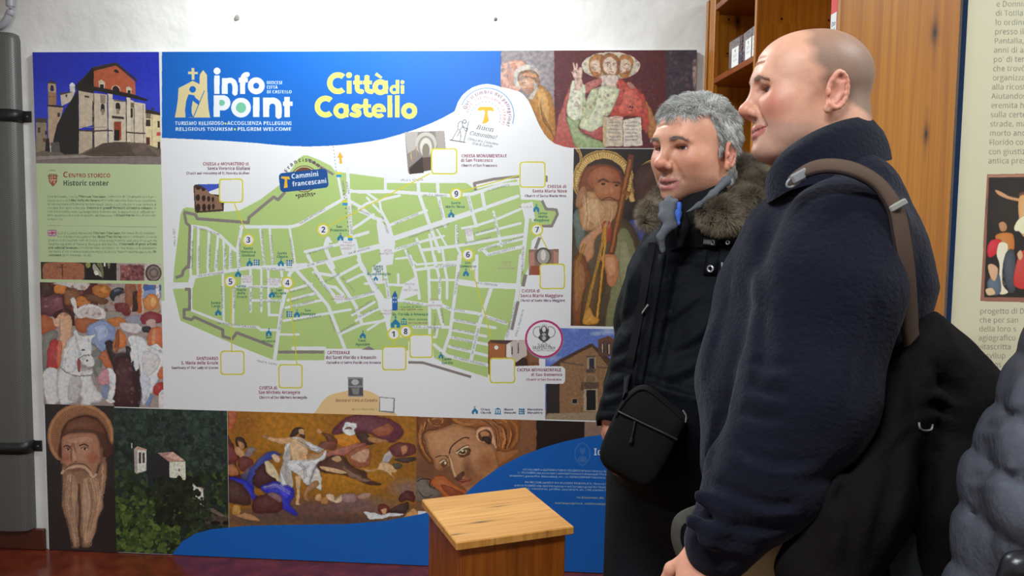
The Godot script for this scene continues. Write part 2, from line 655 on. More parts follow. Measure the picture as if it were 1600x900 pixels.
func church_icon(x: float, y: float, s: float, c: Color) -> void:
	var f := func(px: float, py: float) -> Vector2: return Vector2(x + px * s, y + py * s)
	fill(PackedVector2Array([f.call(-5, 5), f.call(-5, 0), f.call(-2.5, -1.5), f.call(-2.5, 5)]), c)
	fill(PackedVector2Array([f.call(5, 5), f.call(5, 0), f.call(2.5, -1.5), f.call(2.5, 5)]), c)
	fill(PackedVector2Array([f.call(-3, 5), f.call(-3, -2), f.call(0, -4.5), f.call(3, -2), f.call(3, 5), f.call(1.2, 5), f.call(1.2, 1.5), f.call(-1.2, 1.5), f.call(-1.2, 5)]), c)
	fill(PackedVector2Array([f.call(-0.5, -4), f.call(-0.5, -8), f.call(0.5, -8), f.call(0.5, -4)]), c)
	fill(PackedVector2Array([f.call(-1.6, -6.8), f.call(1.6, -6.8), f.call(1.6, -6), f.call(-1.6, -6)]), c)

func code_frame(x: float, y: float, w: float, c: Color) -> void:   # the framed white square that a code is printed in, left blank
	box2(x - w / 2, y - w / 2, x + w / 2, y + w / 2, c, 5.0)
	box2(x - w / 2 + 2, y - w / 2 + 2, x + w / 2 - 2, y + w / 2 - 2, Color.html("f2f3f2"), 4.0)

func map_signs() -> void:
	frame(0, 0, 1)
	var yel := Color.html("e0d93a")
	var navy := Color.html("2a2f55")
	var wine := Color.html("8c3a55")
	var ic := Color.html("2180ae")
	# thumbnails of the churches
	thumb_cloister()
	thumb_nave()
	thumb_arches()
	thumb_hall()
	frame(0, 0, 1)
	for l in ["366,318 386,366", "672,271 514,353", "810,274 722,299", "843,366 855,388", "733,407 752,470 768,530", "360,449 362,548", "452,451 464,569", "615,531 617,542", "641,526 646,530"]:
		stroke(pts(l), 1.7, yel)
	for b in [[361, 298, 38], [694, 252, 41], [832, 273, 41], [863, 432, 40], [363, 567, 38], [454, 588, 38], [616, 560, 38], [658, 541, 37], [785, 579, 40]]:
		code_frame(b[0], b[1], b[2], yel)
	for b in [["3", 388, 375], ["2", 505, 359], ["5", 360, 440], ["4", 449, 442], ["9", 713, 303], ["7", 839, 359], ["6", 731, 398], ["1", 615, 522], ["8", 634, 518]]:
		disc(Vector2(b[1], b[2]), Vector2(10, 10), 0, yel)
		disc(Vector2(b[1], b[2]), Vector2(7.6, 7.6), 0, Color.html("f4f5f4"))
		write(b[0], b[1], b[2] + 4.2, 8.6, navy, face_bold, 0, 1)
	for b in [[390, 411, 1], [439, 411, 1], [372, 428, 1], [532, 371, 1], [341, 488, 1], [425, 460, 1], [464, 491, 1], [420, 520, 1], [567, 524, 1], [705, 335, 1], [838, 326, 1], [728, 427, 1], [587, 435, 0.7], [618, 505, 1.5], [689, 556, 0.8], [742, 642, 1]]:
		church_icon(b[0], b[1], 0.95 * b[2], ic)
	for b in [[401, 410], [452, 411], [452, 491], [815, 643]]:   # monastery signs
		box2(b[0] - 4.5, b[1] - 4.5, b[0] + 4.5, b[1] + 4.5, Color.html("2d6f9f"))
		for i in [-1.5, 1.5]:
			box2(b[0] + i - 0.4, b[1] - 4.5, b[0] + i + 0.4, b[1] + 4.5, Color.html("dfe8ec"))
			box2(b[0] - 4.5, b[1] + i - 0.4, b[0] + 4.5, b[1] + i + 0.4, Color.html("dfe8ec"))
	for b in [[631, 503], [778, 643]]:   # museum signs
		sketch("p 2180ae %d,%d %d,%d %d,%d" % [b[0] - 5, b[1] - 3, b[0], b[1] - 6, b[0] + 5, b[1] - 3])
		for i in [-3.5, 0.0, 3.5]:
			box2(b[0] + i - 0.8, b[1] - 2, b[0] + i + 0.8, b[1] + 3, ic)
		box2(b[0] - 5, b[1] + 3, b[0] + 5, b[1] + 4.5, ic)
	# bell tower
	sketch("p 1f62ac 613,485 613,462 617,454 621,462 621,485\nr dfe8ec 614.5,464 616,467\nr dfe8ec 618,464 619.5,467\nr dfe8ec 614.5,470 616,473\nr dfe8ec 618,470 619.5,473")
	var green := Color.html("2e6f5c")
	for t in [["Santa", 388, 390], ["Veronica", 388, 395.5], ["Giuliani", 388, 401], ["Santa", 441, 397.5], ["Chiara", 441, 403], ["San", 530, 356], ["Francesco", 529, 361.5], ["Santa", 712, 319], ["Maria Nova", 711, 325], ["Santa", 848, 335], ["Maria", 848, 340.5], ["Maggiore", 846, 346], ["San", 731, 412.5], ["Domenico", 731, 418], ["Santa", 377, 449], ["Maria", 377, 454.5], ["delle", 377, 460], ["Grazie", 378, 465.5], ["Santa", 337, 475], ["Lucia", 337, 480], ["San", 436, 455], ["Michele", 437, 460], ["Arc.", 436, 465], ["San", 481, 487], ["Giuseppe", 481, 492.5], ["San", 420, 529], ["Ventura", 420, 535], ["Sant'", 566, 534], ["Agostino", 567, 540], ["Santo", 698, 563], ["Spirito", 699, 569], ["Santa", 591, 418], ["Maria", 591, 422], ["del", 591, 426], ["Buonconsiglio", 592, 430], ["Ss. Florido e Amanzio", 641, 493]]:
		write(t[0], t[1], t[2], 3.9, green, face_bold, 0, 1)
	write("Campanile cilindrico", 623, 481, 2.9, green, face_regular, 36)
	write("Cylindrical bell tower", 623, 485, 2.9, wine, face_regular, 38)
	write("Museo diocesano", 638, 500.5, 2.9, green, face_regular, 30)
	write("Diocesan Museum", 638, 506, 2.9, wine, face_regular, 30)
	for t in [["Chiesa", "Church", 751], ["Museo", "Museum", 787], ["Monastero", "Monastery", 824]]:
		write(t[0], t[2], 641.5, 3.3, navy, face_bold)
		write(t[1], t[2], 646.5, 3.3, navy, face_bold)
	# name plates: heading, second line, English line; aligned on their own side
	for t in [["CHIESA e MONASTERO di", 317, 258.5, 72, 0], ["Santa Veronica Giuliani", 324, 265.5, 67, 0], ["CHIESA MONUMENTALE", 721, 246, 71, 0], ["di San Francesco", 720, 253, 50, 0], ["CHIESA di", 855, 294, 30, 0], ["Santa Maria Nova", 832, 301, 54, 0], ["CHIESA di", 815, 457, 29, 0], ["Santa Maria Maggiore", 813, 464.5, 67, 0], ["SANTUARIO", 307, 562.5, 34, 0], ["S. Maria delle Grazie", 283, 569.5, 58, 0], ["CHIESA di", 405, 608.5, 28, 0], ["San Michele Arcangelo", 404, 615.5, 65, 0], ["CATTEDRALE", 511, 553.5, 36, 0], ["dei Santi Florido e Amanzio", 509, 561, 79, 0]]:
		write(t[0], t[1], t[2], 4.9, wine if t[0].length() < 22 else navy.lerp(wine, 0.7), face_bold, t[3])
	for t in [["Church and monastery of St. Veronica Giuliani", 291, 272.5, 99], ["Church of San Francesco", 721, 260.5, 56], ["Church of Santa Maria Nova", 820, 308, 65], ["Church of Santa Maria Maggiore", 813, 471.5, 70], ["Sanctuary of Our Lady of Graces", 268, 576.5, 73], ["Church of San Michele Arcangelo", 405, 623, 75], ["Cathedral of Saints Florido and Amanzio", 510, 568.5, 85]]:
		write(t[0], t[1], t[2], 3.8, navy.lerp(wine, 0.5), face_bold, t[3])
	# the route that leaves the town northwards
	for i in 9:
		disc(Vector2(521 + i * 0.6, 230 + i * 5.2), Vector2(0.8, 0.8), 0, Color.html("3f6fa8"), 8)
	for i in 6:
		disc(Vector2(536.5 + i * 0.8, 298 + i * 5.5), Vector2(0.8, 0.8), 0, Color.html("2c5a3c"), 8)
		disc(Vector2(540 + i * 0.9, 326 + i * 7.0), Vector2(0.8, 0.8), 0, Color.html("2c5a3c"), 8)
	for b in [[529, 273], [539, 317], [547, 372]]:
		box2(b[0] - 4, b[1] - 4, b[0] + 3.5, b[1], Color.html("e6dc3c"))
		box2(b[0] - 3.5, b[1], b[0] + 4, b[1] + 4, Color.html("2b9bd8"))
	sketch("p edb83a 527,247 531,237 536.5,246.5 533.5,246 534.5,255.5 530.5,256 530,246.5")
	# badge of the walking routes
	disc(Vector2(475.5, 279.5), Vector2(21, 21), 0, Color.html("4d3a2e"))
	disc(Vector2(475.5, 279.5), Vector2(20, 20), 0, Color.html("c9c48c"))
	disc(Vector2(475.5, 279.5), Vector2(18, 18), 0, Color.html("6d4634"))
	write_arc("Franciscans", 475.5, 281, 28.5, -160, -28, 6.2, Color.html("4a3a3a"), face_bold)
	write("•paths•", 477.5, 307.5, 6.6, Color.html("4a3a3a"), face_bold, 32, 1, -0.1)
	var tilt := deg_to_rad(-6.0)
	var plate := PackedVector2Array()
	for v in [[Vector2(-38, -12), Vector2(38, -12)], [Vector2(38, 12), Vector2(-38, 12)]]:
		for e: Vector2 in v:
			for i in 5:
				var corner := Vector2(signf(e.x) * 32, signf(e.y) * 9)
				var base := atan2(signf(e.y), signf(e.x)) - PI / 4
				plate.append(Vector2(474.5, 282) + (corner + Vector2(cos(base + PI / 8 * i), sin(base + PI / 8 * i)) * 6.0).rotated(tilt))
	fill(plate, Color.html("0d4f97"))
	sketch("p f2bc35 439,278.5 440,275.5 451.5,276 453.5,280.5 448.5,280 449.5,293 443.5,294 445,280")
	write("Cammini", 455.5, 279.5, 7.4, Color.html("f2f6fa"), face_bold, 43, 0, tilt)
	write("francescani", 457, 291.5, 7.4, Color.html("f2f6fa"), face_bold, 54, 0, tilt)

func thumb_cloister() -> void:
	frame(250, 220, 4.5, 1.2)
	sketch("""p 40302a 235,320 250,307 415,303 450,430 447,495 255,507 245,495
	p 3b52b8 262,307 415,303 415,345 350,368 325,340 300,322
	p e2e2e6 330,362 450,318 450,345 415,380 360,375
	p 8a6753 243,330 330,345 350,370 415,395 440,480 255,497
	e 2b1c16 268,335 14,10
	e 2b1c16 305,345 13,9
	e 2b1c16 266,400 15,24
	e 2b1c16 307,404 13,22
	e 2b1c16 342,408 11,20
	e 2b1c16 372,412 9,18
	e 2b1c16 268,470 16,28
	e 2b1c16 310,468 14,26
	e 2b1c16 345,466 12,22
	e 2b1c16 375,462 10,20
	r 7e5d4b 250,430 400,438""")

func thumb_nave() -> void:
	frame(560, 220, 4.5, 1.1)
	sketch("""p 8d8580 325,-60 605,-70 622,180 360,235 350,225
	p b9b2ab 325,-60 420,-65 400,60 345,90
	p aaa39c 540,-65 605,-70 612,60 560,90
	e c9c2b8 475,20 75,80
	e 9c948a 475,40 58,75
	e d8d2c6 475,45 42,65
	e 8a8272 475,70 26,52
	p 5a4a40 440,120 545,110 620,165 622,185 360,235 355,190
	p 3d322c 360,200 450,110 460,225 362,235
	p c0a070 362,110 372,60 380,150
	p b09468 400,60 408,30 412,120""")

func thumb_arches() -> void:
	frame(560, 220, 4.5, 1.1)
	sketch("""p 8c6f62 1198,765 1408,762 1408,945 1198,945
	e 5d534d 1300,810 58,60
	e a99f96 1300,815 44,52
	e d7d3cd 1300,805 18,38
	p b78672 1200,790 1235,775 1240,900 1200,900
	p b78672 1370,775 1405,785 1405,880 1375,880
	r 9a4f35 1210,880 1300,945""")

func thumb_hall() -> void:
	frame(760, 480, 6.923, 1.35)
	sketch("""p 6d4326 18,380 40,355 430,360 570,520 570,630 300,640 35,740 20,720
	p 9a5c33 25,390 205,400 200,560 30,560
	p 4a3230 40,356 290,360 215,400 60,380
	p b8aca4 215,400 290,362 430,362 440,520 330,600 215,540
	p d6d0cc 215,410 260,390 270,540 215,540
	p 4e4a48 272,430 284,425 284,515 272,512
	p 4e4a48 338,390 350,385 352,500 338,500
	e f5efe0 107,437 22,22
	p 7a5138 440,430 570,520 570,600 470,600
	p 31201a 320,600 400,540 440,560 450,630 320,630""")

func board_header() -> void:
	frame(0, 0, 1)
	sketch("""r f3f4f5 250,60 1090,910
	p 0a69c8 253,60 783,60 783,136 773,133 762,131 753,132 745,135 732,142 722,152 716,162 710,174 692,184 675,192 650,202 625,210 600,217 579,221 560,223.5 535,226.5 512,228 481,229 450,228 425,226 400,223.5 350,220 300,217.5 253,215.5""")
	# the emblem and the lettering of the information point
	frame(265, 95, 7.5)
	sketch("""p e4d39e 60,665 78,580 95,470 105,320 270,235 352,272 352,165 393,108 438,165 440,300 447,440 458,570 475,665
	e 0a69c8 270,335 38,38
	p 0a69c8 222,393 290,405 300,432 350,472 335,517 272,468 258,540 258,610 278,660 188,665 180,580 195,470
	l 0a69c8 9 407,352 278,664
	r e4d39e 258,82 290,222
	r e4d39e 217,128 330,158
	e eef2f8 556,120 41,41
	r eef2f8 522,172 586,390
	r eef2f8 612,202 680,390
	s eef2f8 62 640,300 662,248 706,228 748,248 766,300 766,390
	r eef2f8 735,290 798,390
	s eef2f8 60 855,260 858,205 880,170 915,160
	r eef2f8 825,215 886,390
	r eef2f8 808,198 916,255
	r eef2f8 516,405 590,660
	r eef2f8 978,428 1053,660
	r eef2f8 1095,430 1168,660
	s eef2f8 72 1130,545 1150,490 1205,465 1260,490 1277,545 1277,660
	r eef2f8 1345,425 1408,660
	r eef2f8 1328,478 1440,530""")
	var w := Color.html("eef2f8")
	var mint := Color.html("78c7a4")
	ring(1015, 293, 99, 35, w)
	disc(Vector2(624, 493), Vector2(89, 90), 0, w)
	box2(516, 403, 624, 583, w)
	disc(Vector2(614, 493), Vector2(34, 34), 0, mint)
	box2(588, 459, 614, 527, mint)
	disc(Vector2(837, 549), Vector2(116, 116), 0, w)
	disc(Vector2(837, 549), Vector2(60, 62), 0, mint)
	write("DIOCESI", 1137, 274, 37, w, face_bold, 186)
	write("CITTÀ", 1137, 328, 37, w, face_bold, 130)
	write("DI CASTELLO", 1137, 383, 37, w, face_bold, 295)
	write("TURISMO RELIGIOSO", 62, 752, 42, w, face_bold, 575)
	write("ACCOGLIENZA PELLEGRINI", 675, 752, 42, w, face_bold, 757)
	write("RELIGIOUS TOURISM", 66, 820, 40, w, face_bold, 675)
	write("PILGRIM WELCOME", 792, 820, 40, w, face_bold, 636)
	disc(Vector2(654, 736), Vector2(13, 13), 0, Color.html("d9e04a"))
	disc(Vector2(765, 803), Vector2(13, 13), 0, Color.html("d9e04a"))
	# the town's name
	frame(480, 95, 8)
	var y := Color.html("f6ea72")
	ring(385, 280, 137, 69, y, 50, 310)
	disc(Vector2(523, 180), Vector2(37, 37), 0, y)
	sketch("""r f6ea72 493,250 555,413
	s f6ea72 60 625,185 625,330 640,375 690,386
	r f6ea72 575,247 690,293
	s f6ea72 60 746,185 746,330 762,375 812,386
	r f6ea72 695,247 810,293
	r f6ea72 948,250 1009,413
	p f6ea72 845,178 868,145 942,205 918,225
	r f6ea72 1108,240 1151,413
	r f6ea72 1169,308 1212,413
	r f6ea72 456,545 516,705
	s f6ea72 54 665,578 625,562 590,572 580,600 610,622 645,636 650,668 615,686 545,668
	s f6ea72 60 733,480 733,625 750,670 800,680
	r f6ea72 682,543 797,587
	r f6ea72 840,608 985,640
	r f6ea72 1004,433 1063,706
	r f6ea72 1097,433 1156,706""")
	ring(915, 330, 98, 34, y)
	ring(1088, 360, 58, 24, y)
	disc(Vector2(1190, 268), Vector2(25, 25), 0, y)
	ring(230, 573, 137, 69, y, 50, 310)
	ring(425, 625, 98, 38, y)
	ring(895, 625, 91, 38, y, 42, 362)
	ring(1275, 627, 101, 38, y)

func stamp() -> void:
	frame(690, 120, 7.5)
	var b := Color.html("7fa6cf")
	ring(530, 450, 322, 311, b, -158, -22)
	ring(530, 450, 322, 311, b, -24, 18)
	for i in 15:
		ring(515, 470, 180, 173, b, -172 + i * 13.4, -165 + i * 13.4)
	write_arc("Qui, il timbro del pellegrino!", 530, 450, 252, -166, 28, 40, Color.html("9a6a86"), face_bold)
	write_arc("HERE, THE PILGRIM'S STAMP!", 520, 460, 204, -172, 28, 30, Color.html("d99a9a"), face_bold)
	sketch("""b f0bd33 440,358 520,352 592,358 610,402 545,396 540,440 550,520 480,548 500,470 502,398 430,396
	l 44464c 6 318,520 260,765
	s 44464c 6 195,545 235,520 250,580 300,610
	s 44464c 6 195,550 190,610 215,620 250,575
	s 44464c 5 190,620 120,740
	s 44464c 5 215,625 225,700 210,765
	s 44464c 5 215,640 180,700
	l 44464c 9 95,740 280,770
	s 44464c 5 250,590 290,640 305,600""")
	ring(268, 525, 24, 17, Color.html("44464c"))
	var k := Color.html("55575d")
	write("Buon", 400, 610, 50, k, face_serif, 205, 0, 0.17, 0.3)
	write("Cammino!", 320, 678, 46, k, face_serif, 325, 0, 0.17, 0.3)
	write("Chiesa di S. Francesco", 303, 738, 28, k, face_serif, 360, 0, 0.18, 0.3)
	write("Città di Castello", 352, 790, 28, k, face_serif, 245, 0, 0.17, 0.3)
	frame(760, 480, 6.923)
	sketch("""p f3f4f5 560,640 820,640 852,670 852,800 830,830 560,830""")
	disc(Vector2(626, 350), Vector2(210, 212), 0, Color.html("9aa0aa"))
	disc(Vector2(624, 344), Vector2(207, 205), 0, Color.html("c22d78"))
	disc(Vector2(624, 344), Vector2(186, 184), 0, Color.html("f2f2f3"))
	ring(565, 270, 62, 56, Color.html("55565c"), 70, 320)
	ring(685, 270, 62, 56, Color.html("55565c"), -140, 110)
	sketch("""b 45464c 623,185 585,205 572,250 580,300 562,335 623,378 688,335 668,300 675,250 662,205
	e d8d8da 623,222 44,40
	b 45464c 590,232 623,200 656,232 660,290 623,330 586,290
	e e8e6e4 623,240 20,30
	b bdbdc0 605,285 641,285 650,330 623,362 596,330
	e 45464c 610,318 14,16
	e 45464c 636,318 14,16
	e bdbdc0 623,325 16,18
	s 55565c 6 600,395 623,380 650,395""")
	write("Santa", 553, 428, 34, Color.html("55565c"), face_serif, 140)
	write("Margherita", 498, 455, 34, Color.html("55565c"), face_serif, 246)
	write("di Città di Castello", 502, 476, 14, Color.html("77787e"), face_serif, 245)
	var wine := Color.html("8c3a55")
	write("CHIESA MONUMENTALE", 328, 695, 32, wine, face_bold, 482)
	write("di San Domenico", 483, 745, 30, wine, face_bold, 340)
	write("Church of San Domenico", 430, 795, 24, wine, face_bold, 380)

func side_column() -> void:
	frame(0, 0, 1)
	sketch("p c9dba8 40,255 252,257 257,470 60,470 40,420")
	frame(70, 255, 8.65)
	var red := Color.html("a8493a")
	var dark := Color.html("3d5a48")
	write("C", 243, 193, 76, red, face_bold, 70)
	write("ENTRO STORICO", 318, 193, 52, red, face_bold, 568)
	write("Historic center", 245, 303, 68, dark, face_bold, 618)
	sketch("""s 7c6a52 7 60,105 100,95 140,105
	p b5583f 50,160 165,160 160,250 110,310 60,250
	l 7c6a52 9 35,170 180,170
	l 7c6a52 8 55,150 165,150
	r dfe0c8 70,175 80,215
	r dfe0c8 95,170 105,225
	r dfe0c8 125,180 150,195
	r dfe0c8 55,222 160,232
	r dfe0c8 75,240 95,255
	r dfe0c8 120,240 135,270
	l 8a4d3a 8 50,160 60,250 110,312 160,250 165,160""")
	var k := Color.html("667a5e")
	var rows := ["Città di Castello, l'antica #Tifernum Tiberinum#, conta circa 40.000 abitanti ed è il prin-", "cipale centro dell'#Alta Valle del Tevere# ed è sede vescovile. Data la sua posizione,", "all'estremo nord dell'Umbria, ha forti legami storici e culturali con le zone limitrofe di", "Toscana, Romagna e Marche. #Crocevia di grandi fermenti artistici e culturali#, la", "città si è arricchita nella sua lunga storia di monumenti e opere d'arte di raffinata bel-", "lezze appartenenti a tutte le epoche, dal Medioevo al #Rinascimento# fino all'arte con-"]
	for i in rows.size():
		rich(rows[i], 34, 466 + i * 50.5, 1508, 30, k)
	rich("temporanea.", 36, 769, 242, 30, k)
	frame(70, 340, 8.57)
	for i in 58:
		box2(40 + i * 25.4, 103 + i * 0.38, 54 + i * 25.4, 110 + i * 0.38, Color.html("6a8a74"))
	sketch("""p 2f3f86 35,165 155,158 158,250 38,250
	l e8e6e8 20 35,165 158,250
	l e8e6e8 20 155,158 38,250
	l c03a50 7 35,165 158,250
	l c03a50 7 155,158 38,250
	l e8e6e8 34 96,160 98,250
	l e8e6e8 32 36,208 157,204
	l c03a50 18 96,160 98,250
	l c03a50 18 36,208 157,204""")
	rich("Città di Castello, the ancient #Tifernum Tiberinum#, has about 40.000 inhabitan-", 168, 222, 1500, 30, k)
	rich("ts and is the main center of the #Upper Tiber Valley# and is a bishopric. Given its", 168, 270, 1503, 30, k)
	rows = ["position, in the extreme north of Umbria, it has strong historical and cultural ties with the", "neighboring areas of Tuscany, Romagna and Marche. #Crossroads of great artistic#", "#and cultural ferments#, the city has been enriched in its long history with monuments", "and works of art of refined beauty belonging to all eras, from the Middle Ages to the #Re-#"]
	for i in rows.size():
		rich(rows[i], 46, 318 + i * 50, 1503, 30, k)
	rich("#naissance# up to contemporary art.", 50, 516, 625, 30, k)

func rich(s: String, x: float, y: float, x1: float, cap: float, c: Color) -> void:   # a justified line; between # signs the face is bold
	var runs := s.split("#")
	var total := 0.0
	for i in runs.size():
		total += text_width(runs[i], face_bold if i % 2 else face_regular)
	var at := x
	for i in runs.size():
		var f := face_bold if i % 2 else face_regular
		var w := (x1 - x) * text_width(runs[i], f) / total
		if w > 0.0:
			write(runs[i], at, y, cap, c.darkened(0.25) if i % 2 else c, f, w, 0, 0.0055)
		at += w

func foot_text() -> void:
	frame(0, 0, 1)
	sketch("""p 0a69c8 272,862 285,846 305,834 330,827 380,822 450,820 540,819 600,814 660,803 700,790 712,785 745,755 780,730 815,712 850,699 885,689 920,682 960,678 1010,676 1100,676 1100,940 240,940""")
	frame(760, 690, 6.154)
	var w := Color.html("c3d2ea")
	var y := Color.html("c9c8a6")
	var e := Color.html("4a86cc")
	for i in 2:
		var p := PackedVector2Array()
		for k in 33:
			var a := TAU * k / 32
			p.append(Vector2(923 + sin(a) * [78, 70][i] * pow(absf(sin(a)), 0.3), 120 - cos(a) * [112, 103][i]))
		fill(p, [e, ink(BLUE)][i])
	sketch("""l 3f7cc4 6 905,75 905,115
	l 3f7cc4 6 885,88 945,82
	b 3f7cc4 900,60 925,70 950,60 940,110 925,125 908,110
	b 3f7cc4 880,190 890,150 925,138 958,150 968,190 925,200""")
	write("Io sono di", 1032, 132, 66, Color.html("e6eefa"), face_bold, 400)
	write("ACCOGLIENZA", 1036, 182, 28, e, face_regular, 300)
	var rows := [["ACCOGLIAMO e AIUTIAMO i TURISTI RELIGIOSI di Santa Veronica Giuliani e di San", 350, 278], ["e i PELLEGRINI che percorrono i cammini francescani ed europei! COLLABORIAMO con realtà", 302, 307], ["(monasteri, parrocchie, associazioni, ecc...) e PROMUOVIAMO il territorio attraverso l'organizzazione", 222, 337], ["We WELCOME and HELP THE RELIGIOUS TOURISTS of St. Veronica Giuliani and St. Francis", 368, 400], ["and the PILGRIMS who walk the Franciscan and European paths! We COLLABORATE with religious", 268, 430], ["groups, monasteries, parishes, associations, etc...) We promote the territory through the organization", 330, 460]]
	for r in rows:
		write(r[0], r[1], r[2], 19, w, face_bold, r[0].length() * 12.6, 0, 0.022)
	write("Via XI Settembre, 206 - 06012 Città di Castello (PG)", 1476, 560, 19, y, face_bold, 612, 2, 0.022)
	write("Tel. 371 1882152", 1474, 588, 19, y, face_bold, 188, 2, 0.022)
	write("www.lerosedigerico.it - info@lerosedigerico.it - @lerosedigericoCdC", 1472, 618, 19, y, face_bold, 815, 2, 0.022)

func diocese_corner() -> void:
	frame(250, 400, 3.463)
	sketch("""b f1cd93 835,880 850,830 900,765 970,738 1060,725 1140,735 1212,780 1255,830 1270,880 1050,900
	r f3f4f5 1290,700 1400,866
	p 9b9a98 1016,655 1098,657 1100,762 1018,760
	p 6f6e6e 1020,665 1095,665 1095,700 1020,705
	e c4c2c0 1056,683 20,16
	p 565555 1020,712 1098,712 1098,756 1020,756
	p 8d8b8a 1035,715 1080,715 1075,750 1045,750""")
	write("Diocesi di Città di Castello", 950, 789, 15, Color.html("9c6a4a"), face_bold, 226)
	write("diocesidicastello.it", 1037, 834, 10, Color.html("8a7a5a"), face_regular, 138)
	frame(0, 0, 1)
	sketch("p 8a8a90 593,620 617,622 616,646 592,643\np f2f3f2 594,621.5 615,623 614,643 594,641.5")

# ---------------------------------------------------------------- the pictures printed on the board
func picture(x0: float, y0: float, x1: float, y1: float) -> Rect2i:   # limits drawing to one picture
	var keep := [fo, fs]
	frame(0, 0, 1, ink_gain)
	clip = canvas_rect(x0, y0, x1, y1).intersection(Rect2i(0, 0, cv.get_width(), cv.get_height()))
	fo = keep[0]
	fs = keep[1]
	return clip

func whole() -> void:
	clip = Rect2i(0, 0, cv.get_width(), cv.get_height())

func strands(list: String, n: int, w: float, c: Color, spread: float, seed_: int) -> void:   # brush hairs along smooth curves
	var rng := RandomNumberGenerator.new()
	rng.seed = seed_
	for line in list.split("\n", false):
		var p := smooth(pts(line.strip_edges()), false)
		if p.size() < 2:
			continue
		for i in n:
			var off := Vector2(rng.randf_range(-spread, spread), rng.randf_range(-spread, spread))
			var q := PackedVector2Array()
			for v in p:
				q.append(v + off)
			var s := rng.randf_range(0.75, 1.25)
			stroke(q, w, Color(minf(c.r * s, 1), minf(c.g * s, 1), minf(c.b * s, 1), c.a))

func dabs(n: int, x0: float, y0: float, x1: float, y1: float, r0: float, r1: float, colors: Array, seed_: int, alpha := 1.0) -> void:
	var rng := RandomNumberGenerator.new()
	rng.seed = seed_
	for i in n:
		var c := ink(colors[rng.randi() % colors.size()])
		c.a = alpha
		var r := rng.randf_range(r0, r1)
		disc(Vector2(rng.randf_range(x0, x1), rng.randf_range(y0, y1)), Vector2(r, r * rng.randf_range(0.5, 1.0)), rng.randf() * 3.0, c, 9)

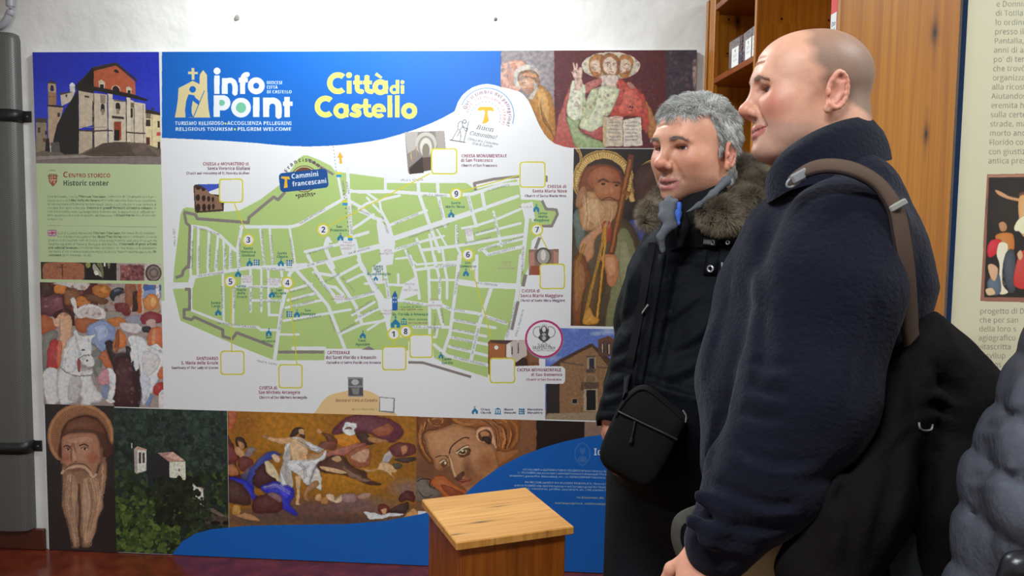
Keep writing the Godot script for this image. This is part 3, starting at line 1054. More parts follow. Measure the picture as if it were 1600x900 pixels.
func church_picture() -> void:
	frame(50, 80, 4.867, 1.25)
	var r := picture(40, 70, 252, 257.5)
	sketch("""r 2531b0 -60,-40 1022,900
	g 3f4fcc88 150,420 420,230
	g 3a48c488 900,380 260,200
	p 6b6156 -20,700 1022,700 1022,900 -20,900
	p 938680 -20,800 400,790 1022,790 1022,800 400,808 -20,830
	p 7b6f6c -20,830 1022,802 1022,900 -20,900
	p 8f8069 30,540 110,545 115,750 30,770
	p 4a4038 30,505 112,512 112,545 30,540
	r 3b332e 45,580 62,620
	r 6e3a30 85,660 108,690
	r 3b332e 98,605 115,635
	p b59c80 122,415 240,425 215,520 170,640 160,700 140,760 122,740
	p 2f2823 118,405 240,418 240,430 118,420
	p a07a58 123,310 184,312 186,410 123,408
	p 8c6a4c 123,340 184,342 184,352 123,350
	p b99f82 121,235 181,245 184,312 122,310
	p 4a3b30 120,235 150,225 184,243 184,250 120,243
	b 2b2a55 140,300 142,265 152,258 163,268 165,302
	l 3a3350 5 148,230 148,200
	r 3b332e 193,468 212,500
	p c9bba6 215,330 300,312 330,300 300,380 225,418
	p 4a4440 210,318 300,305 300,314 212,335
	p d4ccc0 285,268 325,265 328,305 290,310
	b e8e4dc 283,262 300,240 312,240 328,262 310,270
	r 3b3a60 256,330 268,350
	p 23201f 352,290 360,780 250,786 170,740 160,690 190,560 260,430
	p 2b2624 330,260 470,120 470,270 470,320 340,300
	p 4f453b 455,122 640,85 645,100 470,150
	p 1f1b1a 370,250 455,125 472,150 470,265
	p b25a3c 470,150 640,108 785,232 787,332 470,272
	p 3a2f28 640,85 800,215 795,232 636,108 470,150 456,125
	b 2b2426 622,150 640,138 662,158 645,165
	p c9b8a0 505,225 530,215 556,240 552,282 510,275
	r 2a2422 518,252 546,282
	p c9b8a0 715,275 735,268 758,285 755,320 718,315
	r 2a2422 727,298 748,322
	b d8b090 608,300 610,270 640,258 668,278 668,310
	b 2a2224 614,298 618,272 640,264 662,284 664,308
	p 26211f 330,255 470,268 640,300 790,335 880,368 876,380 760,358 600,325 470,300 340,285
	p c2b29a 355,300 470,322 470,560 358,590
	p b8a890 358,600 468,606 465,730 355,785
	p c8b9a2 470,318 570,330 575,700 470,735
	p d2c5b0 575,322 612,328 615,700 577,700
	p c6b8a2 612,365 715,385 715,690 615,695
	p d2c5b0 718,350 748,355 750,700 720,695
	p c4b59d 748,370 775,378 778,700 750,700
	p cbbca6 775,385 862,400 866,700 778,700
	l 3a322c 5 470,320 472,735
	l 3a322c 8 463,380 463,735
	l 4a4038 5 577,330 580,700
	l 3a322c 6 716,360 718,690
	l 5a4f44 5 775,390 778,700
	l 5a4f44 4 845,405 848,700
	l 453b34 10 356,602 470,608 575,602 615,606
	l 453b34 10 718,616 780,622 862,626
	l 8c8070 5 360,575 470,580 570,575
	p 4a4038 400,335 435,342 435,355 400,350
	b 2c2523 525,460 525,410 537,400 550,412 550,465
	r 8f8270 527,440 548,485
	p 8f8270 518,330 560,335 556,400 520,395
	b 2a2422 638,440 638,400 652,392 668,402 668,450
	p 8c7f6d 640,435 666,440 664,480 642,478
	p 3f362f 608,490 700,500 700,518 608,510
	p 6f6354 622,365 700,378 700,388 622,378
	r 8a3f28 624,535 678,600
	r 1f1917 624,600 664,680
	r a23f28 664,540 678,676
	r 2c2523 750,435 766,505
	p 6a5f52 750,390 775,395 775,430 750,430
	p 58493f 540,700 620,692 720,690 860,700 975,760 975,800 460,800 380,785
	p 6d5d52 720,692 860,700 975,765 975,795 790,800
	p 48403a 620,690 720,690 725,698 615,698
	p d8c89c 862,455 985,475 985,745 866,705
	p 35291f 862,440 985,468 985,490 862,470
	p 7a6c58 866,470 905,478 905,515 866,510
	r 3a302a 866,522 900,570
	r 3a302a 955,530 972,580
	r c04a48 948,615 978,642
	r 5a3028 868,655 896,712
	r 3a2c28 955,690 975,745
	l a09070 4 914,480 914,715
	r 3a302a 908,430 925,448
	p 241f1e 105,670 130,660 138,765 100,760
	p 5b5450 140,695 205,690 215,765 142,770
	p d0ccc8 136,720 145,720 145,768 138,768""")
	for i in 13:
		stroke(PackedVector2Array([Vector2(545 - i * 12, 708 + i * 7), Vector2(850 + i * 9, 706 + i * 7.4)]), 2.0, ink("3f3630"))
	grain(r, 0.10, 0.05, 3)
	whole()

func strip_pictures() -> void:
	frame(60, 400, 3.673, 1.35)
	var r := picture(63.5, 409.5, 252.5, 439.3)
	sketch("""r 3a2820 0,30 270,150
	b 9a5f42 28,60 60,38 240,42 262,90 250,140 150,143 40,138 25,100
	l 3a2620 4 105,65 168,62
	l 3a2620 5 137,48 140,140
	l 3a2620 4 122,50 148,50
	r 15130f 270,30 448,150
	g 8f8a4a 285,50 14,20
	b 9d9a86 310,60 322,45 352,85 370,120 350,115 320,90
	b d8d4c4 318,92 335,85 345,105 328,110
	b 6d6844 335,45 362,40 375,100 368,130 355,80
	r d8d8c8 375,38 386,60
	b 7d7a5a 395,40 412,38 405,75
	r 9d8a86 448,30 610,150
	r 7a4a48 470,52 606,142
	r b8aca8 610,30 720,150
	e 40362f 660,98 47,50
	e 7d6c66 662,98 38,42
	e 5f504a 662,98 27,29
	e 83716a 662,98 17,18""")
	dabs(60, 478, 58, 600, 138, 4, 14, ["a86a68", "5a2f30", "8c5450", "6b3c3c"], 4)
	dabs(30, 30, 50, 255, 138, 6, 16, ["a0654a", "93583c", "8c563c"], 5, 0.5)
	grain(r, 0.16, 0.08, 5)
	frame(0, 0, 1)
	whole()
	sketch("r c9dba8 55,438.6 256,441.6")

func cavalcade_picture() -> void:
	frame(60, 400, 3.673, 1.3)
	modelled = true
	var r := picture(62, 441.2, 256, 637.5)
	sketch("""r 9d8c86 -20,140 740,900
	r 4f1f1f 0,150 340,340
	b 5f3038 18,235 60,220 130,225 140,330 60,345 15,320
	b 7a4048 80,250 130,235 140,300 100,320
	b c8742c 95,175 130,150 160,170 158,205 120,215 95,200
	b 3a1c16 15,160 60,155 90,190 70,225 20,230
	b c2bab4 90,155 180,150 290,155 275,190 220,195 165,178 110,165
	b 7a4a2c 150,195 220,190 240,260 180,285 150,260
	b b86a24 205,260 230,230 265,235 300,260 280,290 235,290
	b a8621f 310,180 350,165 400,175 415,210 395,235 350,245 320,225
	b c87c30 345,190 385,180 400,200 380,215
	b 5f3a24 270,215 350,235 400,260 380,275 290,255
	b 1f2028 415,205 440,180 480,185 495,210 470,222 440,235 430,260 412,240
	b 5a6070 430,190 455,182 470,195 440,205
	r a56a48 496,160 560,300
	b 8a5034 500,165 530,160 560,190 550,270 520,290 500,250
	r 3b241c 540,200 572,320
	r b0582a 568,165 592,325
	r c4b4a8 592,160 740,340
	r 41619a 605,165 705,195
	r 7d90b8 605,195 720,240
	r d8d2cc 675,165 695,250
	r a8886c 600,240 700,330
	b c87a3c 605,265 635,220 680,235 685,280 650,305 615,300
	b e0a060 640,240 672,245 678,275 650,285
	b 6a1f24 440,270 500,275 530,320 500,340 450,320
	b d8d0cc 225,300 300,275 380,310 395,350 330,365 250,365 215,335
	b c8bcb8 240,310 330,300 360,345 270,355
	b d8cfc8 185,250 210,240 225,310 240,345 215,340 195,300
	b 8c8078 395,320 470,325 500,355 440,370 395,360
	b b86a2c 400,365 460,355 500,370 490,400 430,400
	b a0522c 215,365 300,360 380,380 330,420 250,440 210,410
	b 8c8a98 500,355 560,335 595,360 585,400 530,395
	b c8c0be 470,385 560,390 600,415 560,440 490,430
	b 7f2a34 590,350 630,320 690,330 715,360 690,385 640,375 600,390
	b b89a90 620,370 665,365 670,410 630,415
	b 26262c 600,410 640,405 645,435 605,440
	b a8542c 15,345 60,350 110,400 60,450 10,440
	b d8a88a 90,345 118,330 128,380 112,410 92,400 86,375
	s 3a1a16 22 95,350 120,318 165,318 195,345 195,400
	b d0a07c 118,335 150,325 185,345 192,400 180,500 165,580 120,650 100,640 120,520 125,420
	b 77756c 25,470 70,430 110,440 95,520 60,640 30,660
	b b02f30 60,510 100,475 115,520 115,620 100,655 50,655
	b c86a48 105,510 135,500 130,600 110,640
	b 8595bc 280,415 340,370 400,380 440,420 430,480 380,540 330,560 300,500
	b a3b0d0 320,410 380,395 400,450 350,490
	b 6f7068 305,515 345,530 370,600 350,670 320,680
	b b4623c 345,575 385,540 415,590 425,640 385,635 365,600
	b c87038 425,500 460,420 500,470 500,510 440,550
	b 8a4424 440,450 465,425 460,540 440,545
	b c0633c 625,500 640,420 700,415 720,430 718,515 670,515
	b d08858 650,430 670,425 668,510 650,505
	b e2dcda 640,520 680,510 720,545 700,560 660,550
	b 2f211e 385,510 420,490 430,560 520,560 530,640 580,640 575,870 440,870 430,650
	b 3e1c1e 440,600 520,590 545,660 560,860 450,860
	b 262026 500,520 535,540 560,640 540,650
	b d8d4d2 30,665 110,655 130,780 100,850 45,845
	b e8e5e3 200,445 215,425 235,455 290,455 325,450 308,480 310,540 300,575 322,600 318,630 285,640 255,620 225,560 215,500
	b dcd7d5 150,530 205,450 225,520 240,570 225,620 245,660 310,655 305,690 330,770 370,790 360,830 305,845 300,860 250,858 245,800 200,840 120,850 110,700 130,620
	b eeebe9 165,560 200,520 215,600 200,660 150,660
	b c0b9b6 190,690 240,700 240,790 200,830 170,800
	b ebe8e6 265,580 300,570 322,605 315,632 285,640 262,615
	s 8a8480 6 225,600 250,575 290,570
	s 8a8480 6 120,640 170,675 240,690 310,680
	e 3a3432 258,540 9,5
	e 4a3a38 280,600 5,7
	b 8a4030 225,590 240,600 235,660 222,650
	b c48890 350,680 400,640 412,720 390,745 355,735
	b e0dad8 400,640 440,680 440,780 415,830 395,800 412,720
	b 7f8ca8 365,745 405,745 395,810 375,810
	b d8d4d2 390,820 430,825 440,840 400,840
	b e6e3e2 555,460 600,470 640,520 720,560 735,640 690,700 640,800 600,860 590,760 580,640 560,560 550,500
	b d0cbca 600,560 660,560 700,600 650,680 610,680
	b c8cbd6 590,700 640,700 620,820 600,850
	b e6e3e2 530,520 560,480 570,560 575,640 555,650 545,600 530,610
	b dcd8d6 515,470 550,455 560,490 530,510
	b a8302c 655,770 680,730 720,735 715,780 680,800
	b c06038 690,660 730,625 730,700 690,700
	b 7088b0 640,800 655,800 635,860 620,850
	b d8d0ce 690,790 740,770 740,870 690,870""")
	dabs(150, 20, 150, 720, 340, 4, 13, ["8c4a2c", "5a2a24", "a87048", "6f5048", "c09080"], 6, 0.35)
	dabs(120, 20, 430, 720, 860, 5, 16, ["d8d0cc", "8c7c78", "b0a8a4", "77605c"], 7, 0.22)
	warp(r, 6, 0.022, 61)
	soften(r, 2.2)
	grain(r, 0.14, 0.06, 8, 0.05)
	modelled = false
	whole()

func hermit_picture() -> void:
	frame(70, 630, 3.83, 1.35)
	modelled = true
	var r := picture(70, 631.5, 184.5, 870)
	sketch("r 2a2322 -20,-20 460,940\ng 3c333088 60,420 90,160\ng 1d181888 400,700 140,240")
	ring(215, 200, 200, 118, ink("9a6a48"), 100, 440)
	ring(215, 200, 192, 182, ink("b08058"), 100, 440)
	for i in 84:
		var a := TAU * i / 84.0
		stroke(PackedVector2Array([Vector2(215, 200) + Vector2(cos(a), sin(a)) * 130, Vector2(215, 200) + Vector2(cos(a), sin(a)) * 176]), 3.0, ink("6f4830"))
	sketch("""r 2a2322 -30,340 95,500
	b 4c2a1e 100,330 98,200 120,130 170,90 240,72 310,90 360,150 385,220 410,260 400,310 350,320 330,260
	b 6a3c28 150,110 240,80 320,110 360,180 300,170 200,160 120,180 120,150
	b a8745a 108,200 200,178 300,185 325,240 330,330 310,400 290,440 230,400 150,420 110,400 102,300
	b b98466 150,210 270,200 290,240 230,235 180,245 130,230
	g c8947266 230,300 50,60
	g 9c5038aa 285,325 40,38
	g 9c503888 130,330 28,30
	b 8d5c46 152,280 160,350 185,352 190,345 178,260 165,240
	b c49470 168,260 190,330 178,350 165,350
	s 4c3024 8 112,262 130,254 155,262
	s 4c3024 8 205,256 235,246 262,258
	b d0b49a 125,278 140,268 155,278 140,284
	e 3a241c 140,276 8,7
	b d0b49a 218,276 238,264 258,276 238,282
	e 3a241c 238,273 9,8
	s 5a3828 4 214,272 236,260 262,272
	s 5a3828 4 122,276 138,265 158,274
	b 8f6a50 110,360 105,420 110,560 105,620 140,720 155,800 170,850 160,862 205,862 215,800 225,860 268,862 275,830 305,770 318,690 350,620 345,560 365,480 370,360 345,320 330,380 300,440 240,400 150,400
	b b08a6c 135,430 190,450 200,540 185,640 190,760 195,830 175,840 150,720 120,600
	b b48e70 235,450 300,460 325,560 300,680 285,760 255,840 228,800 225,680 220,560
	s 5f4030 14 205,480 205,560 210,640 205,760 215,850
	s c8a486 16 100,425 120,395 160,385 190,378 230,382 262,405 285,440 310,425
	s 7a5440 8 112,400 150,372 190,362 240,368 275,400
	b 7a4c3a 165,395 190,388 215,395 192,404
	g 8a5f4866 192,470 40,26""")
	strands("""130,450 120,600 160,760 175,845
	160,450 150,600 180,760 190,845
	250,460 270,600 250,760 240,845
	300,460 320,600 290,720 262,845
	350,380 345,520 320,640""", 9, 2.4, ink("c49c7ecc"), 16, 9)
	strands("145,450 140,600 170,760\n270,460 295,600 262,760", 8, 2.2, ink("6f4c38aa"), 20, 10)
	warp(r, 3, 0.022, 61)
	soften(r, 1.7)
	grain(r, 0.13, 0.04, 11, 0.04)
	modelled = false
	whole()

func valley_picture() -> void:
	frame(0, 620, 3.214, 2.2)
	var r := picture(176.5, 637, 358, 870)
	sketch("""r 16211c 560,0 1160,800
	g 26352c88 1000,170 220,110
	g 22304055 640,90 120,60""")
	dabs(900, 560, 40, 1150, 420, 6, 20, ["16221a", "1c2a20", "233024", "111a16", "1e2a28", "2a362c"], 12)
	dabs(500, 560, 380, 1150, 800, 7, 22, ["151d10", "1d2812", "26331a", "101609", "2f3d1c"], 13)
	dabs(420, 580, 500, 900, 780, 6, 18, ["2d3c18", "3a4a1e", "232f12", "465626"], 14)
	sketch("""p 1a1a1e 740,310 790,280 850,328 850,410 790,440 742,420
	p 8a6a62 790,282 868,276 930,322 850,328
	p a88878 830,300 868,278 928,320 900,322
	p b4aa9a 850,328 930,324 932,420 905,412 850,405
	r 2c2826 896,362 902,374
	p 8a8078 672,262 690,250 735,265 735,372 685,388 675,378
	p c0b4a2 690,262 735,268 735,370 690,380
	r 3a2a2a 697,280 708,335
	r 3a2a2a 716,282 726,332
	l a8a8a8 6 662,258 662,232
	p 9a7a6c 672,262 690,248 738,264 735,272
	p c0b4a4 930,425 1020,465 1024,550 970,520 935,470
	p 8a7468 930,425 945,425 1026,462 1020,468
	p 3a3029 1028,590 1140,605 1145,650 1030,640
	p 55463c 1030,560 1070,560 1145,605 1100,600
	e 0c0a0a 1082,634 24,11
	e 0c0a0a 1132,634 14,11""")
	dabs(260, 780, 410, 1000, 640, 7, 20, ["0d130b", "131b10", "18220f", "0a0f09"], 15)
	dabs(90, 940, 500, 1060, 660, 6, 14, ["131b10", "1c2614", "232d1a"], 16)
	soften(r, 1.5)
	grain(r, 0.18, 0.07, 17)
	whole()

func ascent_picture() -> void:   # a sky of clouds with figures in robes
	frame(350, 640, 4.865, 1.5)
	modelled = true
	var r := picture(355.5, 642.5, 653, 848)
	sketch("""r 8a5a1a -20,-20 1508,900
	g a8701fcc 420,140 420,200
	g b47a24bb 900,500 420,150
	g 7a4a2288 150,120 160,160
	g a06c2499 1330,170 240,200
	g 5c4038cc 1400,820 420,110
	g 5a444ccc 700,760 520,110
	g 6f5a60bb 1050,720 320,80
	g 524040dd 300,830 420,90
	g 7d686cbb 1380,600 160,90
	g 47363acc 900,850 400,60
	b 47201c 20,200 60,260 110,360 90,420 130,520 60,560 20,520
	b 6a2c28 20,260 70,300 105,360 60,400 20,380
	b 9c5030 40,20 100,20 60,160 40,120
	b 2c1a14 85,220 130,210 170,250 165,295 130,290 90,265
	b a8744c 105,240 150,255 150,295 120,285
	b b08058 80,290 130,290 170,360 150,375 90,340
	b 77686a 160,360 175,300 215,280 238,300 205,350
	b 5f2c28 115,375 170,360 220,390 210,430 150,470 110,440
	b 9a6038 30,430 80,420 110,490 60,500 20,470
	b 46405a 130,500 200,450 260,380 220,520 160,560
	b 2d3a86 205,460 260,390 320,330 390,325 430,345 395,355 340,390 300,450 250,520 220,600 170,560
	b c8a88a 365,350 400,345 425,375 415,400 385,395
	b c8b48c 310,400 350,395 385,440 430,520 460,530 455,550 400,545 350,500 315,470
	b 3b1c1c 235,480 300,410 330,490 400,540 350,590 270,600 220,560
	b 2a2ca8 280,590 330,560 430,555 520,600 535,650 500,720 560,800 520,795 440,735 430,650 330,640
	b 3c3ecc 360,580 450,570 510,620 470,680 420,620
	b 2226a0 40,520 110,520 200,570 240,650 300,690 280,725 230,715 190,640 120,580
	b 43261f 20,540 120,560 190,650 200,720 120,720 20,680
	b 4c2222 230,680 330,640 430,680 440,760 330,790 220,770
	b 75555a 330,640 400,640 440,690 400,700
	b d8d4ce 460,280 500,220 560,210 640,250 740,280 760,275 745,320 680,315 620,270 530,255 500,350 520,580 480,570 430,560 440,420
	b a8a29c 440,430 480,300 500,280 490,420 510,570 470,560
	b 2e1c16 500,205 525,150 565,135 605,150 615,215 590,215 570,185 540,200
	b b89064 565,155 600,150 612,185 605,215 580,205
	b 3a2218 575,190 612,195 610,218 585,215
	b c09468 330,205 420,225 500,210 520,240 440,258 350,235 300,210
	b 8a6844 285,205 310,190 345,210 310,220
	b cda67c 505,240 560,225 620,255 640,320 630,390 545,400 510,340
	g a87c5488 590,350 40,40
	b 9c7044 640,330 700,345 745,310 760,320 700,375 640,385
	b dedad4 490,390 570,385 640,390 720,370 770,310 780,340 740,400 680,440 640,520 600,510 560,490 490,445
	b c8c2ba 560,480 640,430 720,440 740,610 690,590 640,580 600,540
	b ecE8e2 650,420 690,430 640,570 600,540
	b c09a70 545,510 585,505 580,580 570,700 590,718 545,715 555,640
	b 9a7048 640,580 700,540 720,570 650,620 625,660 660,690 610,680 600,640
	b 5a2c34 820,190 860,120 940,60 1040,42 1180,52 1300,90 1355,150 1350,205 1280,250 1180,215 1100,180 1020,170 900,180
	b 8a4c30 1130,160 1240,110 1290,150 1230,200 1150,190
	b d8d4cc 900,140 930,100 1000,100 1010,140 990,150 1000,185 950,200 915,180
	b 5f4434 920,140 960,130 975,150 930,155
	b efece6 915,155 965,150 995,170 960,200 925,190
	b b8701c 830,210 900,180 950,200 1020,190 1040,250 960,280 900,280 850,250
	b 5a3020 740,180 800,190 860,230 840,270 780,230
	b b08058 700,165 720,150 745,180 720,190
	b 3c241c 1000,180 1080,180 1120,230 1200,240 1080,270 1040,240
	b 9a6a44 1090,215 1120,210 1250,240 1180,255 1110,245
	b 9a5a4c 780,330 900,290 1050,250 1080,280 960,330 860,370 800,370
	b 8c5038 940,340 1060,270 1100,300 1110,400 1050,440 980,420
	b b88a6c 960,370 1000,330 1090,300 1090,380 1030,400
	b 6a3a2c 720,260 780,240 850,250 840,300 760,300
	b 4a2c20 700,420 800,360 900,350 960,420 1080,480 1100,530 1200,570 1100,570 950,510 820,480 740,470
	b b08c64 820,370 870,350 890,380 850,400
	b c8a478 730,430 850,450 940,480 900,490 760,460
	b 7a5c48 900,420 1000,500 1120,540 1050,550 940,500
	b a89c98 1200,380 1230,330 1300,300 1280,360 1240,420 1200,420
	b c49c70 1060,450 1150,460 1200,400 1280,420 1310,470 1270,480 1300,530 1250,490 1180,460 1100,475
	b 3f4030 1290,410 1350,420 1340,450 1300,450
	b 5a2c28 1250,290 1340,250 1440,270 1455,330 1380,350 1290,350
	b a87048 1340,290 1380,270 1400,310 1360,340
	b 3c2a24 1300,370 1440,360 1450,390 1340,400
	b c0905c 700,650 740,640 735,690 690,690
	b a87038 735,670 780,665 790,710 740,712
	b d0b090 770,650 830,640 850,690 900,640 895,700 850,710 800,690
	b 8c6c6c 900,640 1000,650 990,700 910,700
	b 9c7868 1020,650 1110,630 1100,670 1030,680
	b 471c1c 1330,660 1400,615 1450,640 1450,700 1380,690 1340,700
	b 5c2418 1165,740 1210,715 1255,745 1250,790 1200,800
	b c09068 1195,760 1235,755 1230,790 1205,790
	b dcd4cc 1060,780 1130,780 1200,800 1300,790 1360,800 1180,830 1110,835
	b 3a2422 1250,780 1360,710 1400,720 1370,790
	b b88a50 1370,820 1440,750 1480,800 1420,830
	b c88c4c 1340,845 1400,790 1420,770 1440,790 1380,840
	b b0823c 60,740 100,725 130,770 100,800 65,790
	b a87850 90,800 190,790 270,840 240,850 130,820""")
	strands("""480,290 470,420 490,560
	560,400 600,440 620,520
	700,420 660,500 640,570
	760,280 680,300 560,240
	300,590 400,580 500,640""", 6, 4.0, ink("8f8a86aa"), 14, 18)
	warp(r, 6, 0.022, 61)
	soften(r, 1.8)
	grain(r, 0.20, 0.05, 19, 0.05)
	modelled = false
	whole()

func angel_picture() -> void:
	frame(640, 645, 6.205, 1.3)
	modelled = true
	var r := picture(651, 651.5, 1092, 815)
	sketch("""r 7d5236 40,0 2000,1000
	g 6a4630aa 150,560 120,120
	g 8d6040aa 1120,220 120,180
	r 1f1512 1230,0 1700,400
	p 8a6f60 1700,0 2000,0 2000,300 1690,300
	b 6e3c1c 70,60 130,20 260,10 420,30 380,140 260,165 160,190 130,230 150,330 220,460 250,500 170,470 100,380 90,270 80,170
	b 8f5224 400,20 620,0 900,0 1040,60 1065,200 1020,330 960,370 860,365 840,260 800,160 720,130 640,150 560,130 450,110
	b b07a50 150,200 260,165 380,130 440,110 560,140 640,170 680,260 760,300 820,340 860,470 840,560 700,680 590,780 520,720 480,640 440,640 400,560 380,520 300,560 240,520 230,460 170,340
	g c8966a99 300,270 130,120
	g c08a5e88 430,250 120,110
	g 8a4a2c88 740,480 110,120
	g 7a4a2e99 620,640 120,110
	g c4906499 640,400 70,70
	g 6a4028aa 560,540 60,120
	g 7a4a30aa 330,540 60,60
	b 8a5a3a 375,420 400,430 430,560 450,625 480,640 440,640 400,560
	b d2a478 380,425 395,430 445,590 470,610 450,625 430,605 400,520
	s 4a2818 12 385,400 400,340 460,280 540,240 580,250
	s 4a2818 9 250,440 280,420 340,415 375,440
	b e0c29c 450,385 500,345 570,320 560,360 510,400 470,400
	b 5a3820 470,390 540,345 590,350 580,400 530,430 490,425
	b c9a476 475,400 530,365 560,370 530,410
	e 38241a 518,382 26,22
	b e8d4b4 500,365 520,360 525,380 508,385
	s 4a2a1a 8 455,375 510,335 575,312
	s 6a4028 6 480,430 540,435 590,395
	b d8b68c 290,480 320,455 350,455 330,480
	b 5a3820 305,490 345,465 368,480 350,520 320,520
	b e0c8a4 335,475 355,475 358,495 342,500
	s 4a2a1a 7 290,475 320,450 360,455
	b 5a3422 440,640 470,600 520,570 530,600 500,640 540,650 480,660
	g 40241899 510,585 24,20
	b 9c4c34 470,660 530,645 550,660 600,640 610,655 560,680 520,690 480,685
	s 4a2016 6 470,662 530,668 605,650
	b a85c40 490,690 550,685 590,670 560,710 510,712
	b d8a078 640,220 660,160 720,135 790,150 820,230 845,330 835,350 800,300 770,290 720,290 660,265
	b 5a3422 665,220 690,180 750,165 790,200 790,290 740,280 690,265
	b b07850 690,190 740,175 770,210 740,250 700,240
	b 2a1c16 700,240 760,235 790,280 760,305
	b a0622f 840,380 940,380 1040,350 1050,390 880,500 860,470
	b b05a28 200,680 260,620 340,620 440,700 540,760 560,800 350,820 280,760
	b 8d3f1c 300,700 420,730 520,790 400,810
	b 6d6258 60,640 150,640 190,700 260,740 300,800 80,860 60,800""")
	strands("""180,60 220,110 280,120 320,80 280,50 220,60
	120,120 100,240 130,360 210,470
	150,90 130,230 170,380
	420,60 520,110 620,110
	640,40 760,90 850,180 860,330
	740,40 860,100 920,200 900,350
	840,30 960,110 990,220 950,350
	940,40 1030,130 1040,250 990,340
	880,200 930,250 900,330
	900,60 850,40 800,70 830,110 880,100""", 5, 5.0, ink("c08048bb"), 10, 20)
	strands("""160,100 120,230 170,400
	700,60 840,160 850,320
	800,60 930,160 930,340
	950,90 1010,200 960,340
	200,70 250,120 310,110""", 5, 5.0, ink("4a2814aa"), 14, 21)
	strands("70,660 120,640 200,650 190,710 250,740\n80,760 140,820 220,800", 2, 7.0, ink("2c2420"), 4, 22)
	warp(r, 4, 0.022, 61)
	soften(r, 1.6)
	grain(r, 0.12, 0.05, 23, 0.04)
	modelled = false
	whole()

